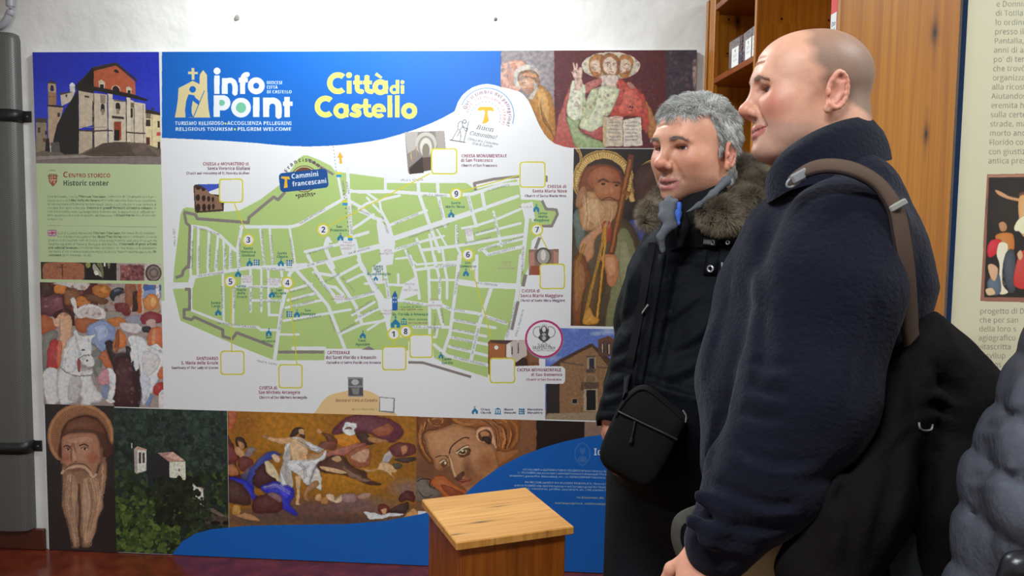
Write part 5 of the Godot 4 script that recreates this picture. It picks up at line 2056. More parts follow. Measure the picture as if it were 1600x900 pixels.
func shelf_goods() -> void:
	# clear bags of beads with white labels, on the upper shelf
	var clear := plain(Color(0.93, 0.93, 0.97, 0.10), 0.10)
	clear.transparency = BaseMaterial3D.TRANSPARENCY_ALPHA
	var paper := plain(Color.html("e9e8e4"), 0.7)
	var spots := [[-0.825, "clear bag of beads with white label, farthest along the bookcase's upper shelf"], [-0.695, "clear bag of purple beads with white label, in the middle of the shelved bags"], [-0.634, "clear bag of purple beads half hidden by the bookcase divider"]]
	var rng := RandomNumberGenerator.new()
	rng.seed = 5
	for i in 3:
		var half: float = [0.056, 0.05, 0.02][i]
		var t := thing("bead_bag", spots[i][1], "bag", on_bookcase(0.012, 2.045, spots[i][0]), 0.14286 + [0.03, -0.04, 0.02][i], "bags of beads on the shelf")
		var st := start()
		chamfer_box(st, Vector3(0, 0, -half), Vector3(0.028, 0.106, half), 0.006)
		part("clear_bag", st.commit(), clear, t)
		# the label is a folded card with printed lines
		new_canvas(64, 128)
		flat_frame(1, 1)
		cv.fill(Color.html("eeede8"))
		frame(0, 0, 1)
		for y in [50, 58, 66, 84, 92]:
			write("rosario", 12, y, 6, Color.html("77757a"), face_regular, 36)
		sketch("b 50505a 30,14 34,14 35,32 29,32\nl 50505a 2 26,20 38,20")
		var m := plain(Color(0.95, 0.95, 0.95), 0.7)
		m.albedo_texture = ImageTexture.create_from_image(cv)
		var ls := start()
		var w := minf(half * 0.62, 0.032)
		var zc := 0.012 if i < 2 else 0.0
		quad(ls, Vector3(-0.0012, 0.07, zc - w), Vector3(-0.0012, 0.07, zc + w), Vector3(-0.0012, 0.003, zc + w), Vector3(-0.0012, 0.003, zc - w))
		quad(ls, Vector3(-0.0004, 0.07, zc + w), Vector3(-0.0004, 0.07, zc - w), Vector3(-0.0004, 0.003, zc - w), Vector3(-0.0004, 0.003, zc + w))
		part("label", ls.commit(), m, t)
		var bs := start()
		var bead := SphereMesh.new()
		bead.radius = 0.0062
		bead.height = 0.0124
		bead.radial_segments = 8
		bead.rings = 4
		for k in 60:
			bs.append_from(bead, 0, Transform3D(Basis(), Vector3(rng.randf_range(0.007, 0.021), rng.randf_range(0.008, 0.055), rng.randf_range(-half + 0.008, half - 0.008))))
		var beads := part("beads", bs.commit(), plain(Color.html("5a4aa0" if i else "6a5a70"), 0.3), t)
		beads.set_meta("kind", "stuff")
		var cs := start()
		for k in 30:
			cs.append_from(bead, 0, Transform3D(Basis(), Vector3(rng.randf_range(0.007, 0.021), rng.randf_range(0.058, 0.098), rng.randf_range(-half + 0.008, half - 0.008))))
		part("cord", cs.commit(), plain(Color.html("5d473c"), 0.7), t).set_meta("kind", "stuff")
	# a red and white book beside the near end panel
	var t := thing("book", "red book with white cover panel against the bookcase's near end panel", "book", on_bookcase(0.0012, 1.833, -0.060), 0.14286)
	part("red_cover", block(Vector3(0, 0, 0), Vector3(0.2, 0.29, 0.037), 0.002), plain(Color.html("cf2a22"), 0.4), t)
	new_canvas(128, 512)
	flat_frame(1, 1)
	cv.fill(Color.html("e9e8e6"))
	frame(0, 0, 1)
	write("Don", 20, 90, 34, Color.html("3a3436"), face_bold, 90)
	write("di", 60, 140, 34, Color.html("3a3436"), face_bold)
	var m := plain(Color(0.95, 0.95, 0.95), 0.5)
	m.albedo_texture = ImageTexture.create_from_image(cv)
	var ws := start()
	quad(ws, Vector3(-0.0005, 0.198, 0.003), Vector3(-0.0005, 0.198, 0.035), Vector3(-0.0005, 0.01, 0.035), Vector3(-0.0005, 0.01, 0.003))
	part("white_spine", ws.commit(), m, t)
	t = thing("folder", "slim white folder leaning on the bookcase divider behind the men", "folder", on_bookcase(0.02, 1.605, -0.648), 0.14286)
	part("cover", block(Vector3(0, 0, 0), Vector3(0.21, 0.297, 0.03), 0.002), paper, t)
	part("back_cover", block(Vector3(0, 0, 0.031), Vector3(0.21, 0.297, 0.033), 0.0005), plain(Color.html("d4d2ca"), 0.6), t)

func pedestal(tex_top: Texture2D, tex_body: Texture2D) -> void:
	var turn := 0.443
	var t := thing("wooden_box", "tall square pine box with a flat lid standing on the floor before the board", "box", Vector3(2.122, 0, 1.3785), turn)
	var top := wood(tex_top, Vector3(3.3, 3.3, 2.2), Vector3(0.5, 0.5, 0.5), 0.42)
	var lid := part("lid", block(Vector3(-0.1525, 0, -0.1475), Vector3(0.1525, 0.02, 0.1475), 0.0025), top, t, Vector3(0, 0.73, 0))
	lid.rotation.y = PI / 2
	var body := wood(tex_body, Vector3(2.6, 1.6, 2.6), Vector3(0.62, 0.14, 0.3), 0.35)
	var w := 0.132
	var d := 0.137
	part("front_panel", block(Vector3(-w, 0, d - 0.018), Vector3(w, 0.73, d), 0.002), body, t)
	part("rear_panel", block(Vector3(-w, 0, -d), Vector3(w, 0.73, -d + 0.018), 0.002), body, t)
	part("side_panel", block(Vector3(-w, 0, -d + 0.019), Vector3(-w + 0.018, 0.73, d - 0.019), 0.002), body, t)
	part("side_panel", block(Vector3(w - 0.018, 0, -d + 0.019), Vector3(w, 0.73, d - 0.019), 0.002), body, t)

func text_panel() -> void:
	# a partition fills the corner behind the bookcase; the panel hangs on its face
	structure("wall_right_return", block(Vector3(3.345, -0.0, 0.001), Vector3(ROOM_R - 0.001, ROOM_H, 1.008), 0.0), M.plaster)
	var x0 := 3.357
	var w := 0.9
	var y0 := 0.1
	var h := 2.2
	var t := thing("text_panel", "cream wall panel with blue sides, a long Italian text and an altar painting", "panel", Vector3(x0, y0, 1.01))
	part("blue_case", block(Vector3(0, 0, 0), Vector3(w, h, 0.0294), 0.001), plain(Color.html("2c78e0"), 0.45), t)
	new_canvas(1024, 2048)
	board_frame(Vector3(x0, y0 + h, 1.04), Vector3(w, 0, 0), Vector3(0, -h, 0), 1024, 2048)
	cv.fill(Color.html("d9d4b4"))
	frame(0, 0, 1)
	var k := Color.html("8b8675")
	var rows := ["e Donnino", "di Totila.", "lo ordinò", "presso il v", "Pantalla, u", "anni di ass", "po' di tem", "che trovò", "organizzare", "alla ricostru", "Aiutandosi", "eremita han", "sulla certez", "strade, ma s", "morto anch", "Florido com", "con giustizia", "antica prese"]
	for i in rows.size():
		var f := i / 17.0
		write(rows[i], 1556.5 - 12.5 * f, 10.5 + i * 14.42, 8.6, k, face_regular, 0, 0, -0.005)
	rows = ["progetto di D", "che per san", "della loro s", "agiografico", "vitascritta", "di svilup", "religios", "mani", "santi", "a pr"]
	for i in rows.size():
		write(rows[i], 1531 - i * 0.75, 490.5 + i * 13.9, 8.4, k, face_regular, 0, 0, -0.002)
	frame(1530, 270, 4.386, 1.35)
	modelled = true
	sketch("""p 8a5a48 55,12 700,0 700,900 8,880
	p a87860 62,20 700,8 700,16 62,30
	p 1e1712 68,34 700,26 700,860 34,852
	g 2c231acc 200,250 160,200
	b c08a5a 110,118 150,130 210,165 265,175 300,180 300,200 250,192 190,178 130,150
	b 5a3420 270,150 300,130 340,150 330,200 290,195
	b c8945c 270,180 340,180 350,400 290,420
	b d8cfa8 240,375 270,320 320,300 330,400 300,420 270,400 250,400
	b a8744c 135,350 165,335 190,360 185,395 150,400
	b b86a28 110,440 140,415 200,410 235,430 240,520 200,560 140,500
	b c0202a 60,500 90,460 150,465 130,540 80,580 58,560
	b d8ccb0 140,480 195,490 190,560 165,620 160,760 200,820 130,820 140,640 120,560
	b 3a4048 180,560 240,540 250,780 210,820 170,700
	b 4c5a68 60,740 130,690 150,800 120,840 70,820
	b c89a74 60,640 90,625 130,660 110,740 80,720
	b b83028 250,640 290,540 330,560 330,780 240,770
	b c89870 260,560 285,530 300,570 280,600
	s 6a4a30 12 325,420 320,620 325,850
	b c8a880 45,800 90,790 110,830 60,840""")
	modelled = false
	soften(Rect2i(0, 0, 1024, 2048), 1.15)
	var m := plain(Color(0.95, 0.95, 0.95), 0.5)
	m.albedo_texture = ImageTexture.create_from_image(cv)
	var st := start()
	quad(st, Vector3(0, h, 0.03), Vector3(w, h, 0.03), Vector3(w, 0, 0.03), Vector3(0, 0, 0.03))
	quad(st, Vector3(w, h, 0.0295), Vector3(0, h, 0.0295), Vector3(0, 0, 0.0295), Vector3(w, 0, 0.0295))
	part("printed_face", st.commit(), m, t)

func pipe_guard() -> void:
	# a rounded cover of perforated sheet over the riser, held by two straps
	var t := thing("pipe_cover", "tall grey perforated metal cover with two black straps left of the board", "cover", Vector3(-0.235, 0.098, 0.0))
	var im := Image.create(128, 128, false, Image.FORMAT_RGBA8)
	im.fill(Color.html("6b6a66"))
	for j in 16:
		for i in 8:
			var cx := i * 16 + (8 if j % 2 else 0) + 4
			for y in range(-3, 4):
				for x in range(-3, 4):
					if x * x + y * y <= 10:
						im.set_pixel(posmod(cx + x, 128), posmod(j * 8 + 4 + y, 128), Color.html("2a2a29"))
	var m := plain(Color.WHITE, 0.5, 0.3)
	m.albedo_texture = ImageTexture.create_from_image(im)
	m.uv1_triplanar = true
	m.uv1_scale = Vector3.ONE * 14.0
	var outline := func(grow: float, y: float, inset: float) -> PackedVector3Array:
		var p := PackedVector3Array()
		for i in 25:
			var a := PI * i / 24.0
			var e := 0.45
			p.append(Vector3(-cos(a) / absf(cos(a)) * pow(absf(cos(a)), e) * (0.172 + grow - inset) if absf(cos(a)) > 1e-4 else 0.0, y, pow(sin(a), e) * (0.062 + grow - inset)))
		return p
	var shell := func(st: SurfaceTool, rows: Array) -> void:
		for r in rows.size() - 1:
			for i in 24:
				for v: Vector3 in [rows[r][i], rows[r + 1][i], rows[r + 1][i + 1], rows[r][i], rows[r + 1][i + 1], rows[r][i + 1]]:
					st.set_smooth_group(0)
					st.add_vertex(v)
	var st := start()
	var top := 2.165
	var rows: Array = []
	for k: Array in [[0.0, 0.0], [0.6, 0.0], [1.3, 0.0], [top - 0.03, 0.0], [top - 0.008, 0.006], [top, 0.02], [top + 0.004, 0.06]]:
		rows.append(outline.call(0.0, k[0], k[1]))
	shell.call(st, rows)
	for i in range(1, 24):
		for v: Vector3 in [rows[6][0], rows[6][i], rows[6][i + 1]]:
			st.set_smooth_group(-1)
			st.add_vertex(v)
	st.generate_normals()
	part("perforated_sheet", st.commit(), m, t)
	var black := plain(Color.html("1b1d1c"), 0.45, 0.2)
	for y: float in [1.815, 0.372]:
		st = start()
		shell.call(st, [outline.call(0.004, y - 0.026, 0.0), outline.call(0.0045, y + 0.026, 0.0)])
		shell.call(st, [outline.call(0.0045, y + 0.026, 0.0), outline.call(0.0, y + 0.026, 0.0)])
		shell.call(st, [outline.call(0.0, y - 0.026, 0.0), outline.call(0.004, y - 0.026, 0.0)])
		st.generate_normals()
		var s := part("strap", st.commit(), black, t)
		for side: float in [-1.0, 1.0]:
			var b := part("bracket", block(Vector3(0.170 * side - 0.012, y - 0.024, 0.001), Vector3(0.170 * side + 0.042, y + 0.024, 0.006), 0.001) if side > 0 else block(Vector3(-0.212, y - 0.024, 0.001), Vector3(-0.158, y + 0.024, 0.006), 0.001), black, s)
			var sc := SphereMesh.new()
			sc.radius = 0.006
			sc.height = 0.006
			b.name = "bracket" if side < 0 else "bracket_001"
			part("screw", sc, plain(Color.html("8b8c8e"), 0.3, 0.9), s, Vector3(0.195 * side, y, 0.007))

func wall_bits() -> void:
	var grey := plain(Color.html("9b9ca3"), 0.4)
	var p := thing("pipe", "grey plastic pipe with an elbow high on the wall above the perforated cover", "pipe", Vector3(-0.08, 2.3, 0.032))
	var c := curve([Vector3(0, 0.69, 0), Vector3(0, 0.3, 0), Vector3(0, 0.07, 0), Vector3(-0.008, 0.035, 0), Vector3(-0.03, 0.0, 0), Vector3(-0.065, -0.018, 0), Vector3(-0.1, -0.022, 0), Vector3(-0.3, -0.022, 0)], 6)
	part("tube", tube_mesh(c, 0.0155, 16), grey, p)
	part("socket", tube_mesh(PackedVector3Array([Vector3(0, 0.07, 0), Vector3(0, 0.14, 0)]), 0.0175, 16), grey, p)
	part("socket", tube_mesh(PackedVector3Array([Vector3(-0.085, -0.0215, 0), Vector3(-0.15, -0.022, 0)]), 0.0175, 16), grey, p)
	structure("baseboard_left", block(Vector3(ROOM_L + 0.001, 0.001, 0.0005), Vector3(-0.018, 0.094, 0.022), 0.003), M.skirting)
	structure("baseboard_right", block(Vector3(2.81, 0.001, 0.0005), Vector3(3.1, 0.094, 0.022), 0.003), M.skirting)
	# two repaired holes in the plaster
	for h: Array in [[Vector3(0.891, 2.325, 0.0), 0.011, "rough grey plaster plug in the white wall above the board's emblem", "8d8b86"], [Vector3(1.979, 2.313, 0.0), 0.006, "tiny nail head in the white wall above the board's blue header", "6a6764"]]:
		var f := Field.new()
		var rng := RandomNumberGenerator.new()
		rng.seed = 7
		for i in 5:
			f.egg(Vector3(rng.randf_range(-0.5, 0.5), rng.randf_range(-0.7, 0.7), 0) * h[1] + Vector3(0, 0, 0.0005), Vector3(h[1] * 0.7, h[1] * 0.8, 0.003), 0.004)
		var o := part("wall_plug", joined([f.mesh(0.0012)], Vector3.ZERO), plain(Color.html(h[3]), 0.9), null, h[0])
		tag(o, h[2], "wall plug")

# ---------------------------------------------------------------- bodies and clothes: a field of joined rounded shapes, meshed as surface nets
class Field:
	var kind := PackedInt32Array()
	var a := PackedVector3Array()
	var b := PackedVector3Array()
	var ra := PackedFloat32Array()
	var rb := PackedFloat32Array()
	var kk := PackedFloat32Array()
	var op := PackedInt32Array()
	var turn: Array[Basis] = []
	var reach := PackedFloat32Array()
	var mid := PackedVector3Array()
	var ruffle: Callable          # (point) -> how far the surface is pushed out
	var place := Transform3D()    # where following shapes are put

	func add(k: int, pa: Vector3, pb: Vector3, r0: float, r1: float, blend: float, o: int, t: Basis, centre: Vector3, far: float) -> void:
		kind.append(k)
		a.append(pa)
		b.append(pb)
		ra.append(r0)
		rb.append(r1)
		kk.append(blend)
		op.append(o)
		turn.append(t)
		mid.append(centre)
		reach.append(far)

	func bone(p: Vector3, q: Vector3, r0: float, r1: float, blend := 0.02, o := 1) -> void:
		p = place * p
		q = place * q
		add(0, p, q - p, r0, r1, blend, o, Basis(), (p + q) / 2, p.distance_to(q) / 2 + maxf(r0, r1))

	func chain(list: Array, radii: Array, blend := 0.02, o := 1) -> void:
		for i in list.size() - 1:
			bone(list[i], list[i + 1], radii[i], radii[i + 1], blend, o)

	func egg(c: Vector3, r: Vector3, blend := 0.02, o := 1, t := Basis()) -> void:
		var full := place.basis.orthonormalized() * t
		add(1, place * c, r, 0, 0, blend, o, full.inverse(), place * c, maxf(r.x, maxf(r.y, r.z)))

	# a limb or trunk with an oval section: wide along side, r0 and r1 are its half depths, w its width over its depth
	func trunk(p: Vector3, q: Vector3, r0: float, r1: float, side: Vector3, w: float, blend := 0.03, o := 1) -> void:
		p = place * p
		q = place * q
		var u := (place.basis * side).normalized()
		var t := Basis()
		t.x = u
		t.y = Vector3(w, 0, 0)
		add(2, p, q - p, r0, r1, blend, o, t, (p + q) / 2, p.distance_to(q) / 2 + maxf(r0, r1) * maxf(w, 1.0))

	func one(i: int, p: Vector3) -> float:
		var k := kind[i]
		if k == 0:
			var ab := b[i]
			var d := p - a[i]
			var t := clampf(d.dot(ab) / maxf(ab.length_squared(), 1e-9), 0.0, 1.0)
			return (d - ab * t).length() - (ra[i] + (rb[i] - ra[i]) * t)
		if k == 1:
			var r := b[i]
			var q := turn[i] * (p - a[i])
			var k0 := (q / r).length()
			var k1 := (q / (r * r)).length()
			return k0 * (k0 - 1.0) / maxf(k1, 1e-6) if k1 > 1e-6 else -minf(r.x, minf(r.y, r.z))
		var ab2 := b[i]
		var d2 := p - a[i]
		var t2 := clampf(d2.dot(ab2) / maxf(ab2.length_squared(), 1e-9), 0.0, 1.0)
		var off := d2 - ab2 * t2
		var u := turn[i].x
		var w := turn[i].y.x
		var su := off.dot(u)
		off += u * (su / w - su)
		var r2 := ra[i] + (rb[i] - ra[i]) * t2
		return (off.length() - r2) * (1.0 if w < 1.0 else (1.0 + (w - 1.0) * minf(absf(su / w) / maxf(r2, 0.001), 1.0) * 0.6))

	func value(p: Vector3, ids: PackedInt32Array) -> float:
		var d := 1.0
		for i in ids:
			var e := one(i, p)
			var k := kk[i]
			if op[i] > 0:
				var h := maxf(k - absf(d - e), 0.0) / k
				d = minf(d, e) - h * h * k * 0.25
			else:
				var h := maxf(k - absf(d + e), 0.0) / k
				d = maxf(d, -e) + h * h * k * 0.25
		if ruffle.is_valid() and absf(d) < 0.022:
			d -= ruffle.call(p)
		return d

	# the first point of the surface that a ray from p along d meets
	func meet(p: Vector3, d: Vector3) -> Vector3:
		var all := PackedInt32Array()
		for i in kind.size():
			all.append(i)
		for k in 60:
			var v := value(p, all)
			if v < 0.0004:
				break
			p += d * v * 0.75
		return p

	# -> [points, normals, triangle indices]
	func mesh(cell: float, keep := AABB()) -> Array:
		var lo := Vector3.ONE * 1e9
		var hi := -lo
		for i in kind.size():
			if op[i] > 0:
				lo = lo.min(mid[i] - Vector3.ONE * (reach[i] + 0.03))
				hi = hi.max(mid[i] + Vector3.ONE * (reach[i] + 0.03))
		if keep.size != Vector3.ZERO:
			lo = lo.max(keep.position)
			hi = hi.min(keep.end)
		var B := 6
		var bx := int(ceil((hi.x - lo.x) / cell / B))
		var by := int(ceil((hi.y - lo.y) / cell / B))
		var bz := int(ceil((hi.z - lo.z) / cell / B))
		var nx := bx * B + 1
		var ny := by * B + 1
		var nz := bz * B + 1
		var grid := PackedFloat32Array()
		grid.resize(nx * ny * nz)
		grid.fill(9.0)
		var sx := 1
		var sy := nx
		var sz := nx * ny
		var blocks: Array = []
		var rad := B * cell * 0.87
		var all := PackedInt32Array()
		for i in kind.size():
			all.append(i)
		for iz in bz:
			for iy in by:
				for ix in bx:
					var c := lo + Vector3(ix + 0.5, iy + 0.5, iz + 0.5) * (B * cell)
					var near := PackedInt32Array()
					var least := 9.0
					var ds := PackedFloat32Array()
					for i in all:
						var far := c.distance_to(mid[i]) - reach[i]
						if far > rad + kk[i] + 0.06:
							ds.append(9.0)
							continue
						var e := one(i, c)
						ds.append(e)
						if op[i] > 0:
							least = minf(least, e)
					if least > rad + 0.05:
						continue
					for i in all:
						if ds[i] < 8.9 and ((op[i] > 0 and ds[i] < maxf(least, 0.0) + 2.2 * rad + kk[i]) or (op[i] < 0 and ds[i] < 1.2 * rad + kk[i])):
							near.append(i)
					var fc := value(c, near)
					if absf(fc) > rad * 1.5 + 0.012:
						continue
					blocks.append(Vector3i(ix, iy, iz))
					for kz in B + 1:
						for ky in B + 1:
							var row := (ix * B) + (iy * B + ky) * sy + (iz * B + kz) * sz
							for kx in B + 1:
								if grid[row + kx] == 9.0:
									grid[row + kx] = value(lo + Vector3(ix * B + kx, iy * B + ky, iz * B + kz) * cell, near)
		var index := PackedInt32Array()
		index.resize(nx * ny * nz)
		index.fill(-1)
		var P := PackedVector3Array()
		var edges := [[0, 1], [2, 3], [4, 5], [6, 7], [0, 2], [1, 3], [4, 6], [5, 7], [0, 4], [1, 5], [2, 6], [3, 7]]
		var offs := [0, sx, sy, sx + sy, sz, sx + sz, sy + sz, sx + sy + sz]
		var corner := [Vector3(0, 0, 0), Vector3(1, 0, 0), Vector3(0, 1, 0), Vector3(1, 1, 0), Vector3(0, 0, 1), Vector3(1, 0, 1), Vector3(0, 1, 1), Vector3(1, 1, 1)]
		var v := PackedFloat32Array()
		v.resize(8)
		for blk: Vector3i in blocks:
			for kz in B:
				for ky in B:
					for kx in B:
						var x := blk.x * B + kx
						var y := blk.y * B + ky
						var z := blk.z * B + kz
						var at0 := x + y * sy + z * sz
						var neg := 0
						for i in 8:
							v[i] = grid[at0 + offs[i]]
							if v[i] < 0.0:
								neg += 1
						if neg == 0 or neg == 8:
							continue
						var sum := Vector3.ZERO
						var n := 0
						for e: Array in edges:
							var f0 := v[e[0]]
							var f1 := v[e[1]]
							if (f0 < 0.0) != (f1 < 0.0):
								sum += (corner[e[0]] as Vector3).lerp(corner[e[1]], f0 / (f0 - f1))
								n += 1
						index[at0] = P.size()
						P.append(lo + (Vector3(x, y, z) + sum / n) * cell)
		var T := PackedInt32Array()
		for blk: Vector3i in blocks:
			for kz in B:
				for ky in B:
					for kx in B:
						var x := blk.x * B + kx
						var y := blk.y * B + ky
						var z := blk.z * B + kz
						var at0 := x + y * sy + z * sz
						if index[at0] < 0:
							continue
						var f := grid[at0] < 0.0
						for ax in 3:
							var s: int = [sx, sy, sz][ax]
							var g := grid[at0 + s]
							if (g < 0.0) == f:
								continue
							var u: int = [sy, sz, sx][ax]
							var w: int = [sz, sx, sy][ax]
							if (ax != 0 and x == 0) or (ax != 1 and y == 0) or (ax != 2 and z == 0):
								continue
							var q := [index[at0], index[at0 - u], index[at0 - u - w], index[at0 - w]]
							if q.min() < 0:
								continue
							if f:
								T.append_array(PackedInt32Array([q[0], q[2], q[1], q[0], q[3], q[2]]))
							else:
								T.append_array(PackedInt32Array([q[0], q[1], q[2], q[0], q[2], q[3]]))
		var N := PackedVector3Array()
		N.resize(P.size())
		for i in range(0, T.size(), 3):
			var n := (P[T[i + 2]] - P[T[i]]).cross(P[T[i + 1]] - P[T[i]])
			N[T[i]] += n
			N[T[i + 1]] += n
			N[T[i + 2]] += n
		for i in N.size():
			N[i] = N[i].normalized()
		return [P, N, T]

# several meshed fields as one mesh; base is taken off, colour(point, normal) -> vertex colour
func joined(list: Array, base: Vector3, colour = null) -> ArrayMesh:
	var P := PackedVector3Array()
	var N := PackedVector3Array()
	var T := PackedInt32Array()
	var C := PackedColorArray()
	for m: Array in list:
		var off := P.size()
		for i in m[0].size():
			P.append(m[0][i] - base)
			if colour != null:
				C.append(colour.call(m[0][i], m[1][i]))
		N.append_array(m[1])
		for t: int in m[2]:
			T.append(t + off)
	var arr: Array = []
	arr.resize(Mesh.ARRAY_MAX)
	arr[Mesh.ARRAY_VERTEX] = P
	arr[Mesh.ARRAY_NORMAL] = N
	arr[Mesh.ARRAY_INDEX] = T
	if C.size():
		arr[Mesh.ARRAY_COLOR] = C
	var out := ArrayMesh.new()
	out.add_surface_from_arrays(Mesh.PRIMITIVE_TRIANGLES, arr)
	return out

# a piece of cloth laid on a garment: its four corners as seen by the camera (clockwise from the upper left), raised above the surface
func laid(f: Field, corners: String, lift: float, base: Vector3, nu_: int, nv_: int) -> ArrayMesh:
	var c := pts(corners)
	var grid: Array = []
	for j in nv_ + 1:
		for i in nu_ + 1:
			var u := clampf((i - 0.5) / (nu_ - 1.0), 0.0, 1.0)
			var v := clampf((j - 0.5) / (nv_ - 1.0), 0.0, 1.0)
			var q := c[0].lerp(c[1], u).lerp(c[3].lerp(c[2], u), v)
			var far := at(q.x, q.y, 1.0)
			var d := (far - cam.origin).normalized()
			var p := f.meet(cam.origin + d * 1.0, d)
			var rim := i == 0 or j == 0 or i == nu_ or j == nv_
			grid.append(p - d * (lift if not rim else -0.004) - base)
	var st := start()
	for j in nv_:
		for i in nu_:
			var k := j * (nu_ + 1) + i
			var n := nu_ + 1
			for v: int in [k, k + 1, k + n + 1, k, k + n + 1, k + n]:
				st.set_smooth_group(0)
				st.add_vertex(grid[v])
	st.generate_normals()
	return st.commit()

# a point just off a garment, under a pixel of the photograph
func on_cloth(f: Field, x: float, y: float, lift: float) -> Vector3:
	var d := (at(x, y, 1.0) - cam.origin).normalized()
	return f.meet(cam.origin + d * 0.8, d) - d * lift

class Hairs:   # many thin tapered hairs in one mesh
	var P := PackedVector3Array()
	var N := PackedVector3Array()
	var T := PackedInt32Array()
	var C := PackedColorArray()

	func hair(root: Vector3, d0: Vector3, d1: Vector3, length: float, w: float, c: Color, segs := 3, tip := 1.0) -> void:
		var p := root
		var first := P.size()
		var step := length / segs
		for s in segs + 1:
			var t := float(s) / segs
			var d := d0.lerp(d1, t).normalized()
			var u := d.cross(Vector3(0.31, 0.83, 0.46)).normalized()
			var v := d.cross(u)
			var r := w * (1.0 - t * 0.85)
			var ct := c * lerpf(1.0, tip, t)
			for k in 3:
				var o := u * cos(TAU * k / 3) + v * sin(TAU * k / 3)
				P.append(p + o * r)
				N.append(o)
				C.append(Color(ct.r, ct.g, ct.b))
			p += d * step
		for s in segs:
			for k in 3:
				var a := first + s * 3 + k
				var b := first + s * 3 + (k + 1) % 3
				T.append_array(PackedInt32Array([a, a + 3, b, b, a + 3, b + 3]))

	func mesh(base: Vector3) -> ArrayMesh:
		for i in P.size():
			P[i] -= base
		var arr: Array = []
		arr.resize(Mesh.ARRAY_MAX)
		arr[Mesh.ARRAY_VERTEX] = P
		arr[Mesh.ARRAY_NORMAL] = N
		arr[Mesh.ARRAY_COLOR] = C
		arr[Mesh.ARRAY_INDEX] = T
		var out := ArrayMesh.new()
		out.add_surface_from_arrays(Mesh.PRIMITIVE_TRIANGLES, arr)
		return out

func lin(h: String) -> Color:
	return Color.html(h).srgb_to_linear()

func eye_mesh(r: float, iris: Color) -> ArrayMesh:   # an eyeball that looks along +z
	var P := PackedVector3Array()
	var N := PackedVector3Array()
	var C := PackedColorArray()
	var T := PackedInt32Array()
	var rows := [0.0, 4.0, 8.0, 11.0, 14.0, 18.0, 22.0, 25.5, 27.5, 31.0, 38.0, 50.0, 65.0, 80.0, 100.0, 130.0, 180.0]
	var n := 28
	for i in rows.size():
		var th := deg_to_rad(rows[i])
		for k in n:
			var ph := TAU * k / n
			var d := Vector3(sin(th) * cos(ph), sin(th) * sin(ph), cos(th))
			var bulge := 1.0 + 0.07 * clampf(1.0 - rows[i] / 31.0, 0, 1)
			P.append(d * r * bulge)
			N.append(d)
			var c := lin("d9d0c8")
			if rows[i] < 11.5:
				c = lin("080707")
			elif rows[i] < 26.0:
				c = iris.lerp(iris * 0.55, 0.5 + 0.5 * sin(ph * 9.0 + rows[i]))
			elif rows[i] < 28.0:
				c = iris * 0.35
			C.append(Color(c.r, c.g, c.b))
	for i in rows.size() - 1:
		for k in n:
			var p0 := i * n + k
			var p1 := i * n + (k + 1) % n
			T.append_array(PackedInt32Array([p0, p1, p0 + n, p1, p1 + n, p0 + n]))
	var arr: Array = []
	arr.resize(Mesh.ARRAY_MAX)
	arr[Mesh.ARRAY_VERTEX] = P
	arr[Mesh.ARRAY_NORMAL] = N
	arr[Mesh.ARRAY_COLOR] = C
	arr[Mesh.ARRAY_INDEX] = T
	var out := ArrayMesh.new()
	out.add_surface_from_arrays(Mesh.PRIMITIVE_TRIANGLES, arr)
	return out

func tinted(rough: float) -> StandardMaterial3D:   # takes its colour from the mesh
	var m := plain(Color.WHITE, rough)
	m.vertex_color_use_as_albedo = true
	return m

# ---------------------------------------------------------------- people
func head_frame(x: float, y: float, depth: float, away: float, nod: float, tilt: float) -> Transform3D:
	# away: degrees the face is turned to the picture's left from looking into the camera; +x is the person's own left, +z the way the face looks
	var look := cam.basis * Vector3(-sin(deg_to_rad(away)), 0, cos(deg_to_rad(away)))
	look.y = 0
	look = look.normalized()
	var b := Basis(Vector3.UP.cross(look).normalized(), Vector3.UP, look)
	b = b * Basis(Vector3.RIGHT, deg_to_rad(nod)) * Basis(Vector3.BACK, deg_to_rad(tilt))
	return Transform3D(b, at(x, y, depth))

